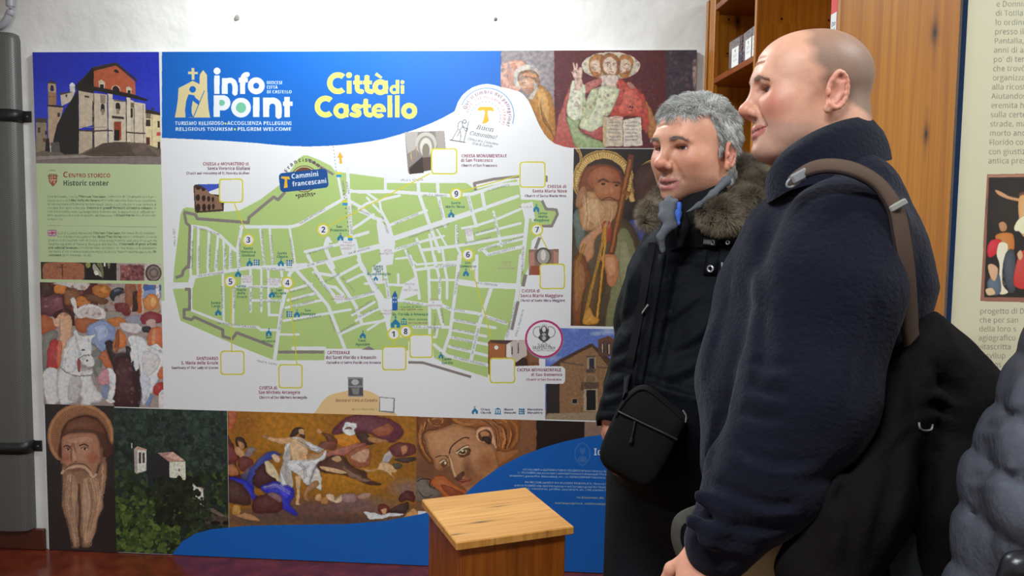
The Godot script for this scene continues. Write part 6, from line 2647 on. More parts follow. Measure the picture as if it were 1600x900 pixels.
# a man's head as a field; g holds the measures that make it this man's
func head_field(h: Transform3D, g: Dictionary) -> Field:
	var f := Field.new()
	f.place = h
	var fat: float = g.fat
	f.egg(Vector3(0, 0.030, -0.010), Vector3(0.077, 0.079, 0.094) * g.skull, 0.02)
	f.egg(Vector3(0, 0.034, 0.036), Vector3(0.064, 0.056, 0.058), 0.03)
	f.egg(Vector3(0, -0.022, 0.036), Vector3(0.060 + 0.006 * fat, 0.064, 0.056), 0.03)
	f.egg(Vector3(0, -0.068, 0.034), Vector3(0.049 + 0.009 * fat, 0.040, 0.053), 0.03)
	f.bone(Vector3(-0.030, 0.019, 0.085), Vector3(0.030, 0.019, 0.085), 0.011, 0.011, 0.02)
	f.egg(Vector3(0, -0.094, 0.072 + g.chin), Vector3(0.021, 0.018, 0.021), 0.025)
	if fat > 0.5:
		f.egg(Vector3(0, -0.100, 0.042), Vector3(0.044, 0.022, 0.042), 0.03)
		f.egg(Vector3(0, -0.055, -0.046), Vector3(0.058, 0.065, 0.055), 0.03)
	for s: float in [-1.0, 1.0]:
		f.egg(Vector3(0.041 * s, -0.026, 0.050), Vector3(0.026, 0.024, 0.033), 0.025)
		f.egg(Vector3(0.042 * s, -0.062, 0.016), Vector3(0.021 + 0.005 * fat, 0.032, 0.040), 0.03)
	for s: float in [-1.0, 1.0]:
		f.egg(Vector3(0.032 * s, 0.001, 0.102), Vector3(0.0165, 0.0125, 0.022), 0.016, -1)
		f.egg(Vector3(0.031 * s, 0.001, 0.0685), Vector3(0.0150, 0.0140, 0.0145), 0.004)
		f.egg(Vector3(0.031 * s, -0.010, 0.072), Vector3(0.012, 0.004, 0.009), 0.008)   # the bag below the eye
		f.egg(Vector3(0.031 * s, 0.0005, 0.090), Vector3(0.0150, g.lid, 0.025), 0.0012, -1)
		f.chain([Vector3(0.048 * s, 0.0135, 0.072), Vector3(0.036 * s, 0.0125, 0.084), Vector3(0.022 * s, 0.010, 0.085)], [0.004, 0.0055, 0.004], 0.008)
	# nose
	f.bone(Vector3(0, 0.008, 0.088), Vector3(0, -0.030, 0.104 + g.nose), 0.0075, 0.0105, 0.014)
	f.egg(Vector3(0, -0.032, 0.1055 + g.nose), Vector3(0.0135, 0.0115, 0.0125), 0.008)
	for s: float in [-1.0, 1.0]:
		f.egg(Vector3(0.0135 * s, -0.0375, 0.092 + g.nose * 0.6), Vector3(0.0085, 0.0085, 0.0115), 0.006)
	f.bone(Vector3(0, -0.042, 0.102 + g.nose), Vector3(0, -0.049, 0.088), 0.0055, 0.006, 0.006)
	for s: float in [-1.0, 1.0]:
		f.egg(Vector3(0.0068 * s, -0.0465, 0.097 + g.nose * 0.7), Vector3(0.0040, 0.0035, 0.0060), 0.003, -1)
		f.chain([Vector3(0.022 * s, -0.034, 0.0930), Vector3(0.029 * s, -0.050, 0.0890), Vector3(0.034 * s, -0.064, 0.0815)], [0.001 + g.fold, 0.0012 + g.fold, 0.0006 + g.fold], 0.010, -1)
	for y: float in [0.047, 0.056]:
		f.chain([Vector3(-0.028, y - 0.002, 0.0885), Vector3(-0.010, y + 0.001, 0.0955 - y * 0.05), Vector3(0.010, y, 0.0955 - y * 0.05), Vector3(0.030, y - 0.002, 0.0880)], [0.0008, 0.0012, 0.0012, 0.0008], 0.005, -1)
	# mouth; g.open parts the lips
	var o: float = g.open
	var mw: float = g.mouth
	var sm: float = g.smile
	for s: float in [-1.0, 1.0]:
		f.chain([Vector3(0.0265 * s * mw, -0.0655 + sm, 0.0770 - 1.2 * sm), Vector3(0.012 * s * mw, -0.0635, 0.0890), Vector3(0, -0.0648, 0.0912)], [0.0024, 0.0036, 0.0036], 0.007)
		f.chain([Vector3(0.0245 * s * mw, -0.0685 + sm, 0.0775 - 1.2 * sm), Vector3(0.011 * s * mw, -0.0750 - o, 0.0875), Vector3(0, -0.0760 - o, 0.0892)], [0.0024, 0.0044, 0.0048], 0.007)
	for s: float in [-1.0, 1.0]:
		f.chain([Vector3(0.0300 * s * mw, -0.0650 + sm, 0.0868 - 3.0 * sm), Vector3(0.0225 * s * mw, -0.0670 - o * 0.2 + sm * 0.6, 0.0930 - 1.5 * sm), Vector3(0.013 * s * mw, -0.0692 - o * 0.5, 0.0978), Vector3(0, -0.0700 - o * 0.5, 0.0980)], [0.0010, 0.0016, 0.0017 + o * 0.55, 0.0017 + o * 0.70], 0.0025, -1)
	f.bone(Vector3(-0.012, -0.0865 - o, 0.098), Vector3(0.012, -0.0865 - o, 0.098), 0.005, 0.005, 0.012, -1)
	# neck
	f.trunk(Vector3(0, -0.06, -0.030), Vector3(0, -0.19, -0.050), 0.056 + 0.006 * fat, 0.062 + 0.006 * fat, Vector3.RIGHT, 1.05, 0.03)
	# ears
	for s: float in [-1.0, 1.0]:
		f.place = h * Transform3D(Basis(Vector3.UP, s * 0.42) * Basis(Vector3.RIGHT, -0.16), Vector3(g.ear.x * s, -0.012, g.ear.y))
		f.egg(Vector3(0.004 * s, 0.002, 0), Vector3(0.0055, 0.031, 0.0185), 0.006)
		f.egg(Vector3(0.005 * s, -0.027, 0.008), Vector3(0.005, 0.010, 0.009), 0.006)
		f.egg(Vector3(0.011 * s, -0.002, 0.004), Vector3(0.007, 0.016, 0.0095), 0.004, -1)
		var rim: Array = []
		for k in 15:
			var t := -1.1 + k * 0.34
			rim.append(Vector3((0.0085 + 0.002 * sin(t)) * s, 0.004 + sin(t + 1.57) * (0.030 if cos(t) > 0 else 0.030), -sin(t) * (0.0195 if k > 2 else 0.012)))
		for k in rim.size() - 1:
			f.bone(rim[k], rim[k + 1], 0.0036, 0.0036, 0.003)
		f.chain([Vector3(0.009 * s, 0.018, -0.008), Vector3(0.009 * s, 0.0, -0.011), Vector3(0.008 * s, -0.016, -0.004)], [0.003, 0.003, 0.0028], 0.004)
		f.egg(Vector3(0.008 * s, -0.004, 0.0145), Vector3(0.0035, 0.006, 0.0035), 0.003)
	f.place = Transform3D()
	return f

# skin colour over a head and hands, in the man's own head frame
func skin_tone(h: Transform3D, g: Dictionary) -> Callable:
	var inv := h.affine_inverse()
	var n := FastNoiseLite.new()
	n.seed = 4
	n.frequency = 60.0
	var base: Color = g.skin
	var red := lin("b5584a")
	var lip := lin(g.lip)
	var bristle := lin(g.bristle)
	return func(p: Vector3, _n: Vector3) -> Color:
		var q := inv * p
		var c := base * (1.0 + 0.10 * n.get_noise_3d(p.x, p.y, p.z))
		var m := 0.0
		m = maxf(m, 0.55 * exp(-q.distance_squared_to(Vector3(0, -0.034, 0.112)) / 0.00034))
		for s: float in [-1.0, 1.0]:
			m = maxf(m, g.flush * exp(-q.distance_squared_to(Vector3(0.048 * s, -0.028, 0.070)) / 0.0008))
			if absf(q.x) > g.ear.x - 0.003 and q.distance_squared_to(Vector3((g.ear.x + 0.004) * s, -0.012, g.ear.y - 0.004)) < 0.0010:
				m = maxf(m, 0.42)
		if p.y < 1.2:
			m = maxf(m, 0.22)
		c = c.lerp(red, m)
		# shaved beard
		if q.z > -0.02 and q.y < -0.040 and q.y > -0.13:
			var beard := clampf((-0.042 - q.y - 0.25 * maxf(0.0, absf(q.x) - 0.025)) / 0.012, 0, 1) * clampf((q.z - 0.0) / 0.03, 0, 1)
			c = c.lerp(bristle, beard * g.beard * (0.75 + 0.5 * n.get_noise_3d(p.x * 9.0, p.y * 9.0, p.z * 9.0)))
		# lips
		var o: float = g.open
		q.y -= g.smile * pow(absf(q.x) / (0.028 * g.mouth), 1.5)
		q.x /= g.mouth
		if q.z > 0.070 and absf(q.x) < 0.027:
			var edge := 1.0 - absf(q.x) / 0.0275
			if q.y < -0.0605 and q.y > -0.0815 - o and absf(q.y + 0.070 + o * 0.5) < 0.003 + 0.0115 * sqrt(maxf(edge, 0.0)) + o * 0.4:
				c = c.lerp(lip, 0.8)
				var bend := pow(clampf(absf(q.x) / 0.028, 0.0, 1.0), 1.5)
				if absf(q.y + lerpf(0.0700 + o * 0.5, 0.0652, bend)) < 0.0011 + o * 0.42 * (1.0 - bend):
					c = c.lerp(lin("3a1512"), 0.8)
		q = inv * p
		# eyelid rims
		for s: float in [-1.0, 1.0]:
			var e := Vector2((q.x - 0.031 * s) / 0.0135, (q.y - 0.0005) / (g.lid + 0.001))
			if q.z > 0.06 and e.length() < 1.35:
				c = c.lerp(lin("8a5a50"), 0.5)
		# the head's hair, cut short or grown over
		var hair: float = g.hair.call(q)
		if hair > 0.0:
			var sp := 0.5 + 0.5 * n.get_noise_3d(p.x * 6.0, p.y * 6.0, p.z * 6.0)
			c = c.lerp(g.hair_tone * (0.8 + 0.4 * sp), hair)
		return Color(c.r, c.g, c.b, 1.0)

func brow(hairs: Hairs, h: Transform3D, s: float, col: Color, f: Field, rng: RandomNumberGenerator) -> void:
	var all := PackedInt32Array()
	for i in f.kind.size():
		all.append(i)
	for i in 260:
		var t := rng.randf()
		var q := Vector3((0.013 + 0.036 * t) * s, 0.0165 + 0.0045 * sin(t * 2.4) - 0.006 * t * t + rng.randf_range(-0.0042, 0.0042) * (1.0 - 0.5 * t), 0.12)
		var p := h * q
		var d := -h.basis.z
		for k in 24:
			p += d * f.value(p, all) * 0.7
		hairs.hair(p, (h.basis.x * s * 0.9 + h.basis.y * 0.22 + h.basis.z * 0.10).normalized(), (h.basis.x * s + h.basis.y * -0.10 - h.basis.z * 0.35).normalized(), rng.randf_range(0.005, 0.009), 0.00032, col * rng.randf_range(0.6, 1.3), 2)

# a hand; w places the wrist: -y runs to the fingertips, +z is the back of the hand, thumb on the side of +x times side; curl bends the fingers
func hand_into(f: Field, w: Transform3D, side: float, curl: float) -> void:
	f.place = w
	f.trunk(Vector3(0, 0.035, 0), Vector3(0, -0.005, 0), 0.024, 0.022, Vector3.RIGHT, 1.25, 0.015)
	f.trunk(Vector3(0, -0.01, 0), Vector3(0, -0.085, 0.0), 0.016, 0.014, Vector3.RIGHT, 2.6, 0.02)
	f.egg(Vector3(0.028 * side, -0.035, -0.008), Vector3(0.018, 0.03, 0.015), 0.015)
	var lens := [[0.043, 0.027, 0.022], [0.048, 0.031, 0.023], [0.045, 0.029, 0.022], [0.036, 0.022, 0.019]]
	for i in 4:
		var x: float = (0.030 - 0.020 * i) * side
		var p := Vector3(x, -0.084 + [0.002, 0.0, 0.003, 0.010][i], 0.0)
		f.egg(p + Vector3(0, 0.004, 0.006), Vector3(0.009, 0.010, 0.009), 0.008)
		var a := curl * 0.5
		for k in 3:
			var q: Vector3 = p + Vector3((0.004 - 0.003 * i) * side * 0.3, -cos(a), -sin(a)).normalized() * lens[i][k]
			f.bone(p, q, 0.0090 - 0.0007 * k - 0.0006 * (i / 3), 0.0083 - 0.0007 * k, 0.004)
			p = q
			a += curl * [0.9, 0.7, 0.4][k]
	var t := Vector3(0.036 * side, -0.028, -0.006)
	for k in 3:
		var d := [Vector3(0.6 * side, -0.75, -0.25), Vector3(0.25 * side, -0.9, -0.35), Vector3(0.02 * side, -0.92, -0.4)][k] as Vector3
		var q: Vector3 = t + d.normalized() * [0.036, 0.032, 0.026][k]
		f.bone(t, q, 0.0118 - 0.001 * k, 0.0105 - 0.0012 * k, 0.006)
		t = q
	f.place = Transform3D()

func inner_body(f: Field, head: Transform3D, hips: Vector3, feet: Array, arms: Array) -> void:   # the body inside the clothes
	var neck := head * Vector3(0, -0.17, -0.045)
	var side := (head.basis.x * Vector3(1, 0, 1)).normalized()
	var chest := neck + (hips - neck) * 0.35
	f.trunk(neck, chest, 0.055, 0.095, side, 1.5, 0.05)
	f.trunk(chest, hips, 0.10, 0.10, side, 1.4, 0.05)
	for i in 2:
		var s := 1.0 if i == 0 else -1.0
		var hip := hips + side * 0.085 * s + Vector3(0, -0.03, 0)
		var foot: Vector3 = feet[i]
		var knee := hip.lerp(foot, 0.5)
		f.bone(hip, knee, 0.075, 0.052, 0.04)
		f.bone(knee, foot + Vector3(0, 0.08, 0), 0.05, 0.036, 0.03)
		var arm: Array = arms[i]
		f.chain([chest.lerp(neck, 0.45) + side * 0.15 * s, arm[0], arm[1], arm[2]], [0.045, 0.045, 0.04, 0.03], 0.04)

func shoe_mesh(foot: Vector3, toward: Vector3, base: Vector3) -> ArrayMesh:
	var f := Field.new()
	var d := toward.normalized()
	f.trunk(foot + Vector3(0, 0.045, 0) - d * 0.04, foot + Vector3(0, 0.03, 0) + d * 0.17, 0.042, 0.028, Vector3.UP.cross(d), 1.15, 0.02)
	f.bone(foot + Vector3(0, 0.05, 0) - d * 0.03, foot + Vector3(0, 0.11, 0) - d * 0.03, 0.045, 0.045, 0.03)
	f.trunk(foot + Vector3(0, 0.013, 0) - d * 0.06, foot + Vector3(0, 0.013, 0) + d * 0.19, 0.012, 0.012, Vector3.UP.cross(d), 3.6, 0.006)
	return joined([f.mesh(0.008)], base)

func cloth(col: Color, rough: float, freq: float, bump: float, seed_: int, scale := 6.0) -> StandardMaterial3D:
	var m := plain(col, rough)
	m.metallic_specular = 0.2
	m.normal_enabled = true
	m.normal_texture = noise_tex(freq, 4, seed_, 256, [], true, bump)
	m.normal_scale = 0.6
	m.uv1_triplanar = true
	m.uv1_scale = Vector3.ONE * scale
	return m

# cloth folds: every fold is a groove with a soft ridge beside it, along a line drawn on the garment
class Folds:
	var eye: Transform3D
	var focal := 1.0
	var line: Array[PackedVector2Array] = []
	var depth := PackedFloat32Array()
	var wide := PackedFloat32Array()
	var noise := FastNoiseLite.new()
	var amount := 0.004
	var fine := 0.0015
	var quilt: Callable
	var lo := PackedVector2Array()
	var hi := PackedVector2Array()

	func add(d: float, w: float, p: PackedVector2Array) -> void:
		depth.append(d)
		wide.append(w)
		line.append(p)
		var a := p[0]
		var b := p[0]
		for v in p:
			a = a.min(v)
			b = b.max(v)
		lo.append(a - Vector2.ONE * w * 3.5)
		hi.append(b + Vector2.ONE * w * 3.5)

	func at(p: Vector3) -> float:
		var q := eye * p
		var u := Vector2(800.0 - focal * q.x / q.z, 450.0 + focal * q.y / q.z)
		var out := amount * noise.get_noise_3d(p.x + p.y * 0.3, p.y * 0.55 - p.x * 0.4, p.z) + fine * noise.get_noise_3d(p.x * 4.0, p.y * 4.0, p.z * 4.0)
		for i in line.size():
			if u.x < lo[i].x or u.y < lo[i].y or u.x > hi[i].x or u.y > hi[i].y:
				continue
			var l := line[i]
			var best := 1e9
			var side := 1.0
			var along := 0.0
			for k in l.size() - 1:
				var c := Geometry2D.get_closest_point_to_segment(u, l[k], l[k + 1])
				var d2 := u.distance_squared_to(c)
				if d2 < best:
					best = d2
					along = (k + (c - l[k]).length() / maxf((l[k + 1] - l[k]).length(), 0.01)) / (l.size() - 1)
					side = signf((l[k + 1] - l[k]).cross(u - c))
			var w := wide[i]
			if best < w * w * 16.0:
				var d := sqrt(best) * side / w
				out += depth[i] * sqrt(maxf(sin(clampf(along, 0.0, 1.0) * PI), 0.0)) * (-exp(-d * d) + 0.7 * exp(-(d - 1.7) * (d - 1.7) * 0.8))
		if quilt.is_valid():
			out += quilt.call(p)
		return out

func folds(amount: float, fine: float, seed_: int, list: String) -> Folds:   # lines of "depth(mm) width(px) x,y x,y ..."
	var f := Folds.new()
	f.eye = cam.affine_inverse()
	f.focal = FOCAL
	f.amount = amount
	f.fine = fine
	f.noise.seed = seed_
	f.noise.frequency = 9.0
	f.noise.fractal_octaves = 3
	for l in list.split("\n", false):
		var w := l.strip_edges().split(" ", false)
		if w.size() > 3:
			f.add(float(w[0]) / 1000.0, float(w[1]), smooth(pts(" ".join(w.slice(2))), false))
	return f

func people() -> void:
	var skin := tinted(0.5)
	skin.subsurf_scatter_enabled = true
	skin.subsurf_scatter_strength = 0.12
	skin.normal_enabled = true
	skin.normal_texture = noise_tex(0.09, 3, 77, 256, [], true, 3.0)
	skin.normal_scale = 0.28
	skin.uv1_triplanar = true
	skin.uv1_scale = Vector3.ONE * 14.0
	M.skin = skin
	M.eye = tinted(0.12)
	M.hair = tinted(0.55)
	bald_man()
	grey_man()
	third_man()

func bald_man() -> void:
	var h := head_frame(1266, 146, 1.385, 94, -1.0, 0.0)
	var skin_col := lin("d19c82")
	var g := {"fat": 1.0, "mouth": 1.22, "smile": 0.003, "fold": 0.0, "ear": Vector2(0.0775, -0.014), "skull": Vector3(1, 1, 1), "chin": -0.003, "nose": 0.003, "lid": 0.0050, "open": 0.0012, "skin": skin_col, "lip": "a85a54", "bristle": "8d7f7c", "beard": 0.45, "flush": 0.65, "hair_tone": lin("6c5a4c")}
	g.hair = func(q: Vector3) -> float:
		if absf(q.x) > 0.0785 and q.z > -0.046 and q.y < 0.026:
			return 0.0
		var line := lerpf(0.004, 0.034, clampf(q.y / 0.055, 0.0, 1.0))
		if q.y < -0.005:
			line = -0.010 + (q.y + 0.005) * 1.6
		var v := clampf((line - q.z + 0.004 * sin(q.y * 190.0)) / 0.022, 0.0, 1.0) * clampf((q.y + 0.062 + 0.0 * q.z) / 0.012, 0.0, 1.0)
		return v * (0.82 - 0.25 * clampf((q.y - 0.05) / 0.05, 0.0, 1.0))
	var f := head_field(h, g)
	var fine := f.mesh(0.0019, AABB(h.origin - Vector3(0.2, 0.175, 0.2), Vector3(0.4, 0.4, 0.4)))
	# feet, hips, arms
	var hips := at(1258, 860, 1.375)
	var base := Vector3(hips.x, 0.0, hips.z)
	var look := (h.basis.z * Vector3(1, 0, 1)).normalized()
	var left := (h.basis.x * Vector3(1, 0, 1)).normalized()
	var feet := [base + left * 0.11 + Vector3(0, 0, 0), base - left * 0.11 + look * 0.05]
	var wrist := at(1118, 850, 1.215)
	var far_wrist := at(1175, 800, 1.42)
	var body := Field.new()
	inner_body(body, h, hips, feet, [[at(1305, 450, 1.235), at(1255, 630, 1.205), wrist], [at(1195, 430, 1.5), at(1165, 610, 1.5), far_wrist]])
	var hf := Field.new()
	var down := (at(1098, 905, 1.21) - wrist).normalized()
	var back := (cam.basis.z * 0.75 - cam.basis.x * 0.65)
	back = (back - down * back.dot(down)).normalized()
	var hb := Basis((-down).cross(back).normalized(), -down, back)
	hand_into(hf, Transform3D(hb, wrist + down * 0.012), -1.0, 0.75)
	var fdown := Vector3(0.05, -1, 0.1).normalized()
	var fb := Basis((-fdown).cross(look).normalized(), -fdown, look)
	hand_into(hf, Transform3D(fb, far_wrist), 1.0, 0.7)
	var t := thing("person", "bald man in navy fleece jacket with a dark backpack, turned to the left", "person", base)
	part("body", joined([fine, body.mesh(0.015), hf.mesh(0.003)], base, skin_tone(h, g)), M.skin, t)
	for s: float in [-1.0, 1.0]:
		var e := part("eye", eye_mesh(0.0125, lin("5a6672")), M.eye, t, h * Vector3(0.031 * s, 0.001, 0.0685) - base)
		e.basis = h.basis * Basis(Vector3.UP, -0.05)
	var rng := RandomNumberGenerator.new()
	rng.seed = 3
	for s: float in [-1.0, 1.0]:
		var hs := Hairs.new()
		brow(hs, h, s, lin("c0a896"), f, rng)
		part("eyebrow", hs.mesh(base), M.hair, t)
	# fleece jacket
	var fleece := cloth(Color.html("13141f"), 0.95, 0.05, 5.0, 4, 7.0)
	fleece.rim_enabled = true
	fleece.rim = 0.6
	fleece.rim_tint = 0.6
	var deep := cam.basis.z
	var j := Field.new()
	var px := func(x: float, y: float, z: float) -> Vector3: return at(x, y, z)
	j.trunk(at(1312, 350, 1.385), at(1300, 430, 1.385), 0.100, 0.158, deep, 0.95, 0.04)
	j.trunk(at(1300, 420, 1.385), at(1252, 600, 1.385), 0.158, 0.164, deep, 0.92, 0.05)
	j.trunk(at(1252, 600, 1.385), at(1246, 735, 1.385), 0.164, 0.155, deep, 0.92, 0.05)
	j.trunk(at(1246, 735, 1.385), at(1248, 772, 1.385), 0.155, 0.148, deep, 0.95, 0.04)
	j.trunk(at(1312, 310, 1.385), at(1305, 360, 1.385), 0.078, 0.10, deep, 1.7, 0.05)
	# near sleeve
	j.chain([at(1318, 372, 1.255), at(1296, 455, 1.235), at(1258, 625, 1.205), at(1200, 742, 1.205), at(1126, 846, 1.215)], [0.098, 0.104, 0.098, 0.085, 0.056], 0.03)
	# far sleeve
	j.chain([at(1232, 375, 1.45), at(1200, 455, 1.445), at(1172, 610, 1.44), at(1184, 730, 1.415), at(1188, 800, 1.41)], [0.082, 0.084, 0.086, 0.074, 0.055], 0.03)
	for c: Array in [[[1080, 815], [1110, 838], [1165, 852]], [[1095, 775], [1135, 808], [1200, 822]]]:
		j.chain([at(c[0][0], c[0][1], 1.165), at(c[1][0], c[1][1], 1.155), at(c[2][0], c[2][1], 1.165)], [0.010, 0.012, 0.010], 0.02)
	var jf := folds(0.004, 0.0005, 9, """9 9 1122,752 1150,770 1200,788 1250,786
	6 9 1086,790 1120,812 1180,826 1230,818
	4 8 1080,822 1112,842 1165,852
	7 10 1148,690 1178,712 1230,724 1290,716
	6 9 1158,640 1185,652 1230,655
	6 9 1168,600 1192,612 1235,616
	5 9 1176,560 1200,572 1240,572
	7 14 1188,470 1196,540 1182,600
	7 14 1206,330 1196,400 1200,470
	6 16 1330,720 1290,745 1240,752
	5 12 1370,470 1350,560 1330,640
	6 12 1150,455 1128,520 1112,600
	6 10 1130,640 1122,690 1108,740""")
	j.ruffle = jf.at
	part("fleece_jacket", joined([j.mesh(0.006)], base), fleece, t)
	# standing collar
	var st := start()
	var rows := 9
	var n := 56
	var grid: Array = []
	for r in rows:
		var v := r / float(rows - 1)          # 0 outer foot ... 0.5 rim ... 1 inner foot
		var up := 1.0 - absf(v - 0.5) * 2.0
		var inner := clampf((v - 0.42) / 0.16, 0.0, 1.0)
		var ring_r := PackedVector3Array()
		for k in n:
			var th := TAU * k / n
			var e := (1.0 - cos(th)) / 2.0
			var w := lerpf(0.0, 11.0, inner)
			var cx := lerpf(1296, 1287, up)
			var rx := lerpf(98, 86, up) - w + sin(up * PI) * 4.0
			var rz := lerpf(0.118, 0.092, up) - w * 0.0011
			var y := lerpf(lerpf(316, 262, up), lerpf(248, 194, up), e) - sin(th) * lerpf(4.0, 30.0, up)
			ring_r.append(at(cx - cos(th) * rx, y + 2.5 * sin(th * 5.0 + up * 3.0) * (1.0 - up), 1.385 - sin(th) * rz) - base)
		grid.append(ring_r)
	for r in rows - 1:
		for k in n:
			var k1 := (k + 1) % n
			for v: Vector3 in [grid[r][k], grid[r + 1][k1], grid[r + 1][k], grid[r][k], grid[r][k1], grid[r + 1][k1]]:
				st.set_smooth_group(0)
				st.add_vertex(v)
	st.generate_normals()
	part("collar", st.commit(), fleece, t)
	# trousers and shoes
	var tr := Field.new()
	tr.trunk(at(1250, 830, 1.385), hips + Vector3(0, -0.10, 0), 0.135, 0.13, deep, 1.2, 0.05)
	for i in 2:
		var hip: Vector3 = hips + left * 0.09 * (1.0 if i == 0 else -1.0) + Vector3(0, -0.08, 0)
		tr.bone(hip, hip.lerp(feet[i], 0.52) + look * 0.02, 0.105, 0.078, 0.04)
		tr.bone(hip.lerp(feet[i], 0.52) + look * 0.02, feet[i] + Vector3(0, 0.07, 0), 0.078, 0.066, 0.03)
	part("trousers", joined([tr.mesh(0.012)], base), cloth(Color.html("9c8a68"), 0.9, 0.06, 3.0, 12), t)
	for i in 2:
		part("shoe", shoe_mesh(feet[i], look, base), plain(Color.html("2a2320"), 0.5), t)
	backpack(j)

func backpack(coat: Field) -> void:
	var dark := cloth(Color.html("110e0f"), 0.9, 0.05, 3.0, 21, 8.0)
	var web := cloth(Color.html("54443a"), 0.85, 0.2, 4.0, 22, 14.0)
	var base := at(1420, 900, 1.33)
	var t := thing("backpack", "dark brown backpack on the bald man's back with a brown shoulder strap", "backpack", base)
	var f := Field.new()
	var deep := cam.basis.z
	f.trunk(at(1424, 522, 1.345), at(1462, 610, 1.345), 0.05, 0.075, deep, 1.8, 0.04)
	f.trunk(at(1455, 600, 1.36), at(1425, 745, 1.345), 0.082, 0.10, deep, 1.55, 0.05)
	f.trunk(at(1425, 745, 1.345), at(1385, 915, 1.33), 0.10, 0.095, deep, 1.5, 0.05)
	f.trunk(at(1415, 560, 1.27), at(1335, 790, 1.18), 0.055, 0.07, deep, 1.1, 0.06)
	f.trunk(at(1335, 790, 1.18), at(1285, 895, 1.17), 0.07, 0.065, deep, 1.0, 0.05)
	f.trunk(at(1490, 600, 1.345), at(1462, 740, 1.33), 0.042, 0.06, deep, 2.2, 0.02)
	# the pack lies against the jacket
	for i in coat.kind.size():
		f.add(coat.kind[i], coat.a[i], coat.b[i], coat.ra[i] + 0.004, coat.rb[i] + 0.004, 0.01, -1, coat.turn[i], coat.mid[i], coat.reach[i] + 0.004)
	var pf := folds(0.008, 0.001, 19, """4 6 1438,660 1392,706 1336,752 1300,790
	5 10 1425,520 1428,600 1420,660
	5 8 1425,645 1465,636 1502,656
	5 12 1402,690 1380,800 1352,880
	5 12 1442,690 1432,790 1398,880
	6 12 1350,640 1328,740 1292,800
	6 10 1452,560 1470,600 1505,630
	5 8 1440,610 1475,602 1510,622
	6 12 1462,700 1472,750 1462,800
	6 12 1310,760 1330,830 1320,890""")
	f.ruffle = pf.at
	part("pack_body", joined([f.mesh(0.007)], base), dark, t)
	# shoulder strap: a padded band over the near shoulder
	var line := curve([at(1236, 285, 1.215), at(1262, 266, 1.185), at(1295, 259, 1.168), at(1335, 266, 1.16), at(1372, 288, 1.165), at(1398, 326, 1.165), at(1409, 375, 1.165), at(1416, 430, 1.175), at(1421, 500, 1.20), at(1424, 530, 1.215)], 6)
	var band := func(path: PackedVector3Array, w: Array, thick: float, out: Vector3) -> ArrayMesh:
		var st := start()
		var rows: Array = []
		for i in path.size():
			var tan := (path[mini(i + 1, path.size() - 1)] - path[maxi(i - 1, 0)]).normalized()
			var nrm := (out - tan * out.dot(tan)).normalized()
			var side := tan.cross(nrm).normalized()
			var hw: float = lerpf(w[0], w[1], float(i) / (path.size() - 1)) / 2.0
			var c := path[i] - base
			rows.append([c - side * hw - nrm * thick * 0.3, c - side * hw + nrm * thick * 0.3, c - side * hw * 0.8 + nrm * thick * 0.5, c + side * hw * 0.8 + nrm * thick * 0.5, c + side * hw + nrm * thick * 0.3, c + side * hw - nrm * thick * 0.3, c - nrm * thick * 0.5])
		for i in rows.size() - 1:
			for k in 7:
				var k1 := (k + 1) % 7
				for v: Vector3 in [rows[i][k], rows[i + 1][k], rows[i + 1][k1], rows[i][k], rows[i + 1][k1], rows[i][k1]]:
					st.set_smooth_group(0)
					st.add_vertex(v)
		st.generate_normals()
		return st.commit()
	var out := (cam.basis.z * 0.9 + Vector3.UP * 0.45 + cam.basis.x * 0.25).normalized()
	part("shoulder_strap", band.call(line, [0.018, 0.036], 0.010, out), web, t)
	part("strap_edge", band.call(line, [0.022, 0.042], 0.006, out), cloth(Color.html("2c2526"), 0.8, 0.2, 3.0, 23, 14.0), t)
	var grey := plain(Color.html("77787a"), 0.45)
	var bk := part("buckle", block(Vector3(-0.016, -0.008, -0.004), Vector3(0.012, 0.008, 0.004), 0.003), grey, t, at(1252, 274, 1.185) - base)
	bk.basis = cam.basis * Basis(Vector3.BACK, 0.5)
	var loop := PackedVector3Array()
	for i in 14:
		var a := TAU * i / 14
		loop.append(Vector3(cos(a) * 0.012, sin(a) * 0.006, 0))
	var lp := part("buckle_loop", tube_mesh(loop, 0.0022, 8, true, 1.0, Vector3.BACK), grey, t, at(1240, 284, 1.19) - base)
	lp.basis = cam.basis * Basis(Vector3.BACK, 0.6)
	var cl := part("strap_clip", block(Vector3(-0.014, -0.005, -0.004), Vector3(0.014, 0.005, 0.004), 0.002), plain(Color.html("85857f"), 0.5), t, at(1403, 321, 1.158) - base)
	cl.basis = cam.basis * Basis(Vector3.BACK, 0.5)
	# zip pull, grab loop, lower strap
	var hook := curve([on_cloth(f, 1436, 660, 0.003), on_cloth(f, 1438, 670, 0.003), on_cloth(f, 1446, 673, 0.003), on_cloth(f, 1455, 671, 0.003), on_cloth(f, 1457, 663, 0.003)], 4)
	var hk := PackedVector3Array()
	for p in hook:
		hk.append(p - base)
	part("zip_pull", tube_mesh(hk, 0.0017, 8), plain(Color.html("9a9a96"), 0.4, 0.5), t)
	var gl := PackedVector3Array()
	for p in curve([at(1492, 560, 1.31), at(1500, 545, 1.3), at(1508, 552, 1.295), at(1511, 566, 1.3), at(1503, 578, 1.31)], 4):
		gl.append(p - base)
	part("grab_loop", tube_mesh(gl, 0.003, 8), plain(Color.html("3b3a3c"), 0.7), t)
	part("tail_strap", band.call(curve([at(1408, 832, 1.17), at(1410, 870, 1.165), at(1420, 915, 1.165)], 4), [0.042, 0.046], 0.006, cam.basis.z), cloth(Color.html("2c2f31"), 0.8, 0.2, 3.0, 24, 14.0), t)
	var ws := PackedVector3Array()
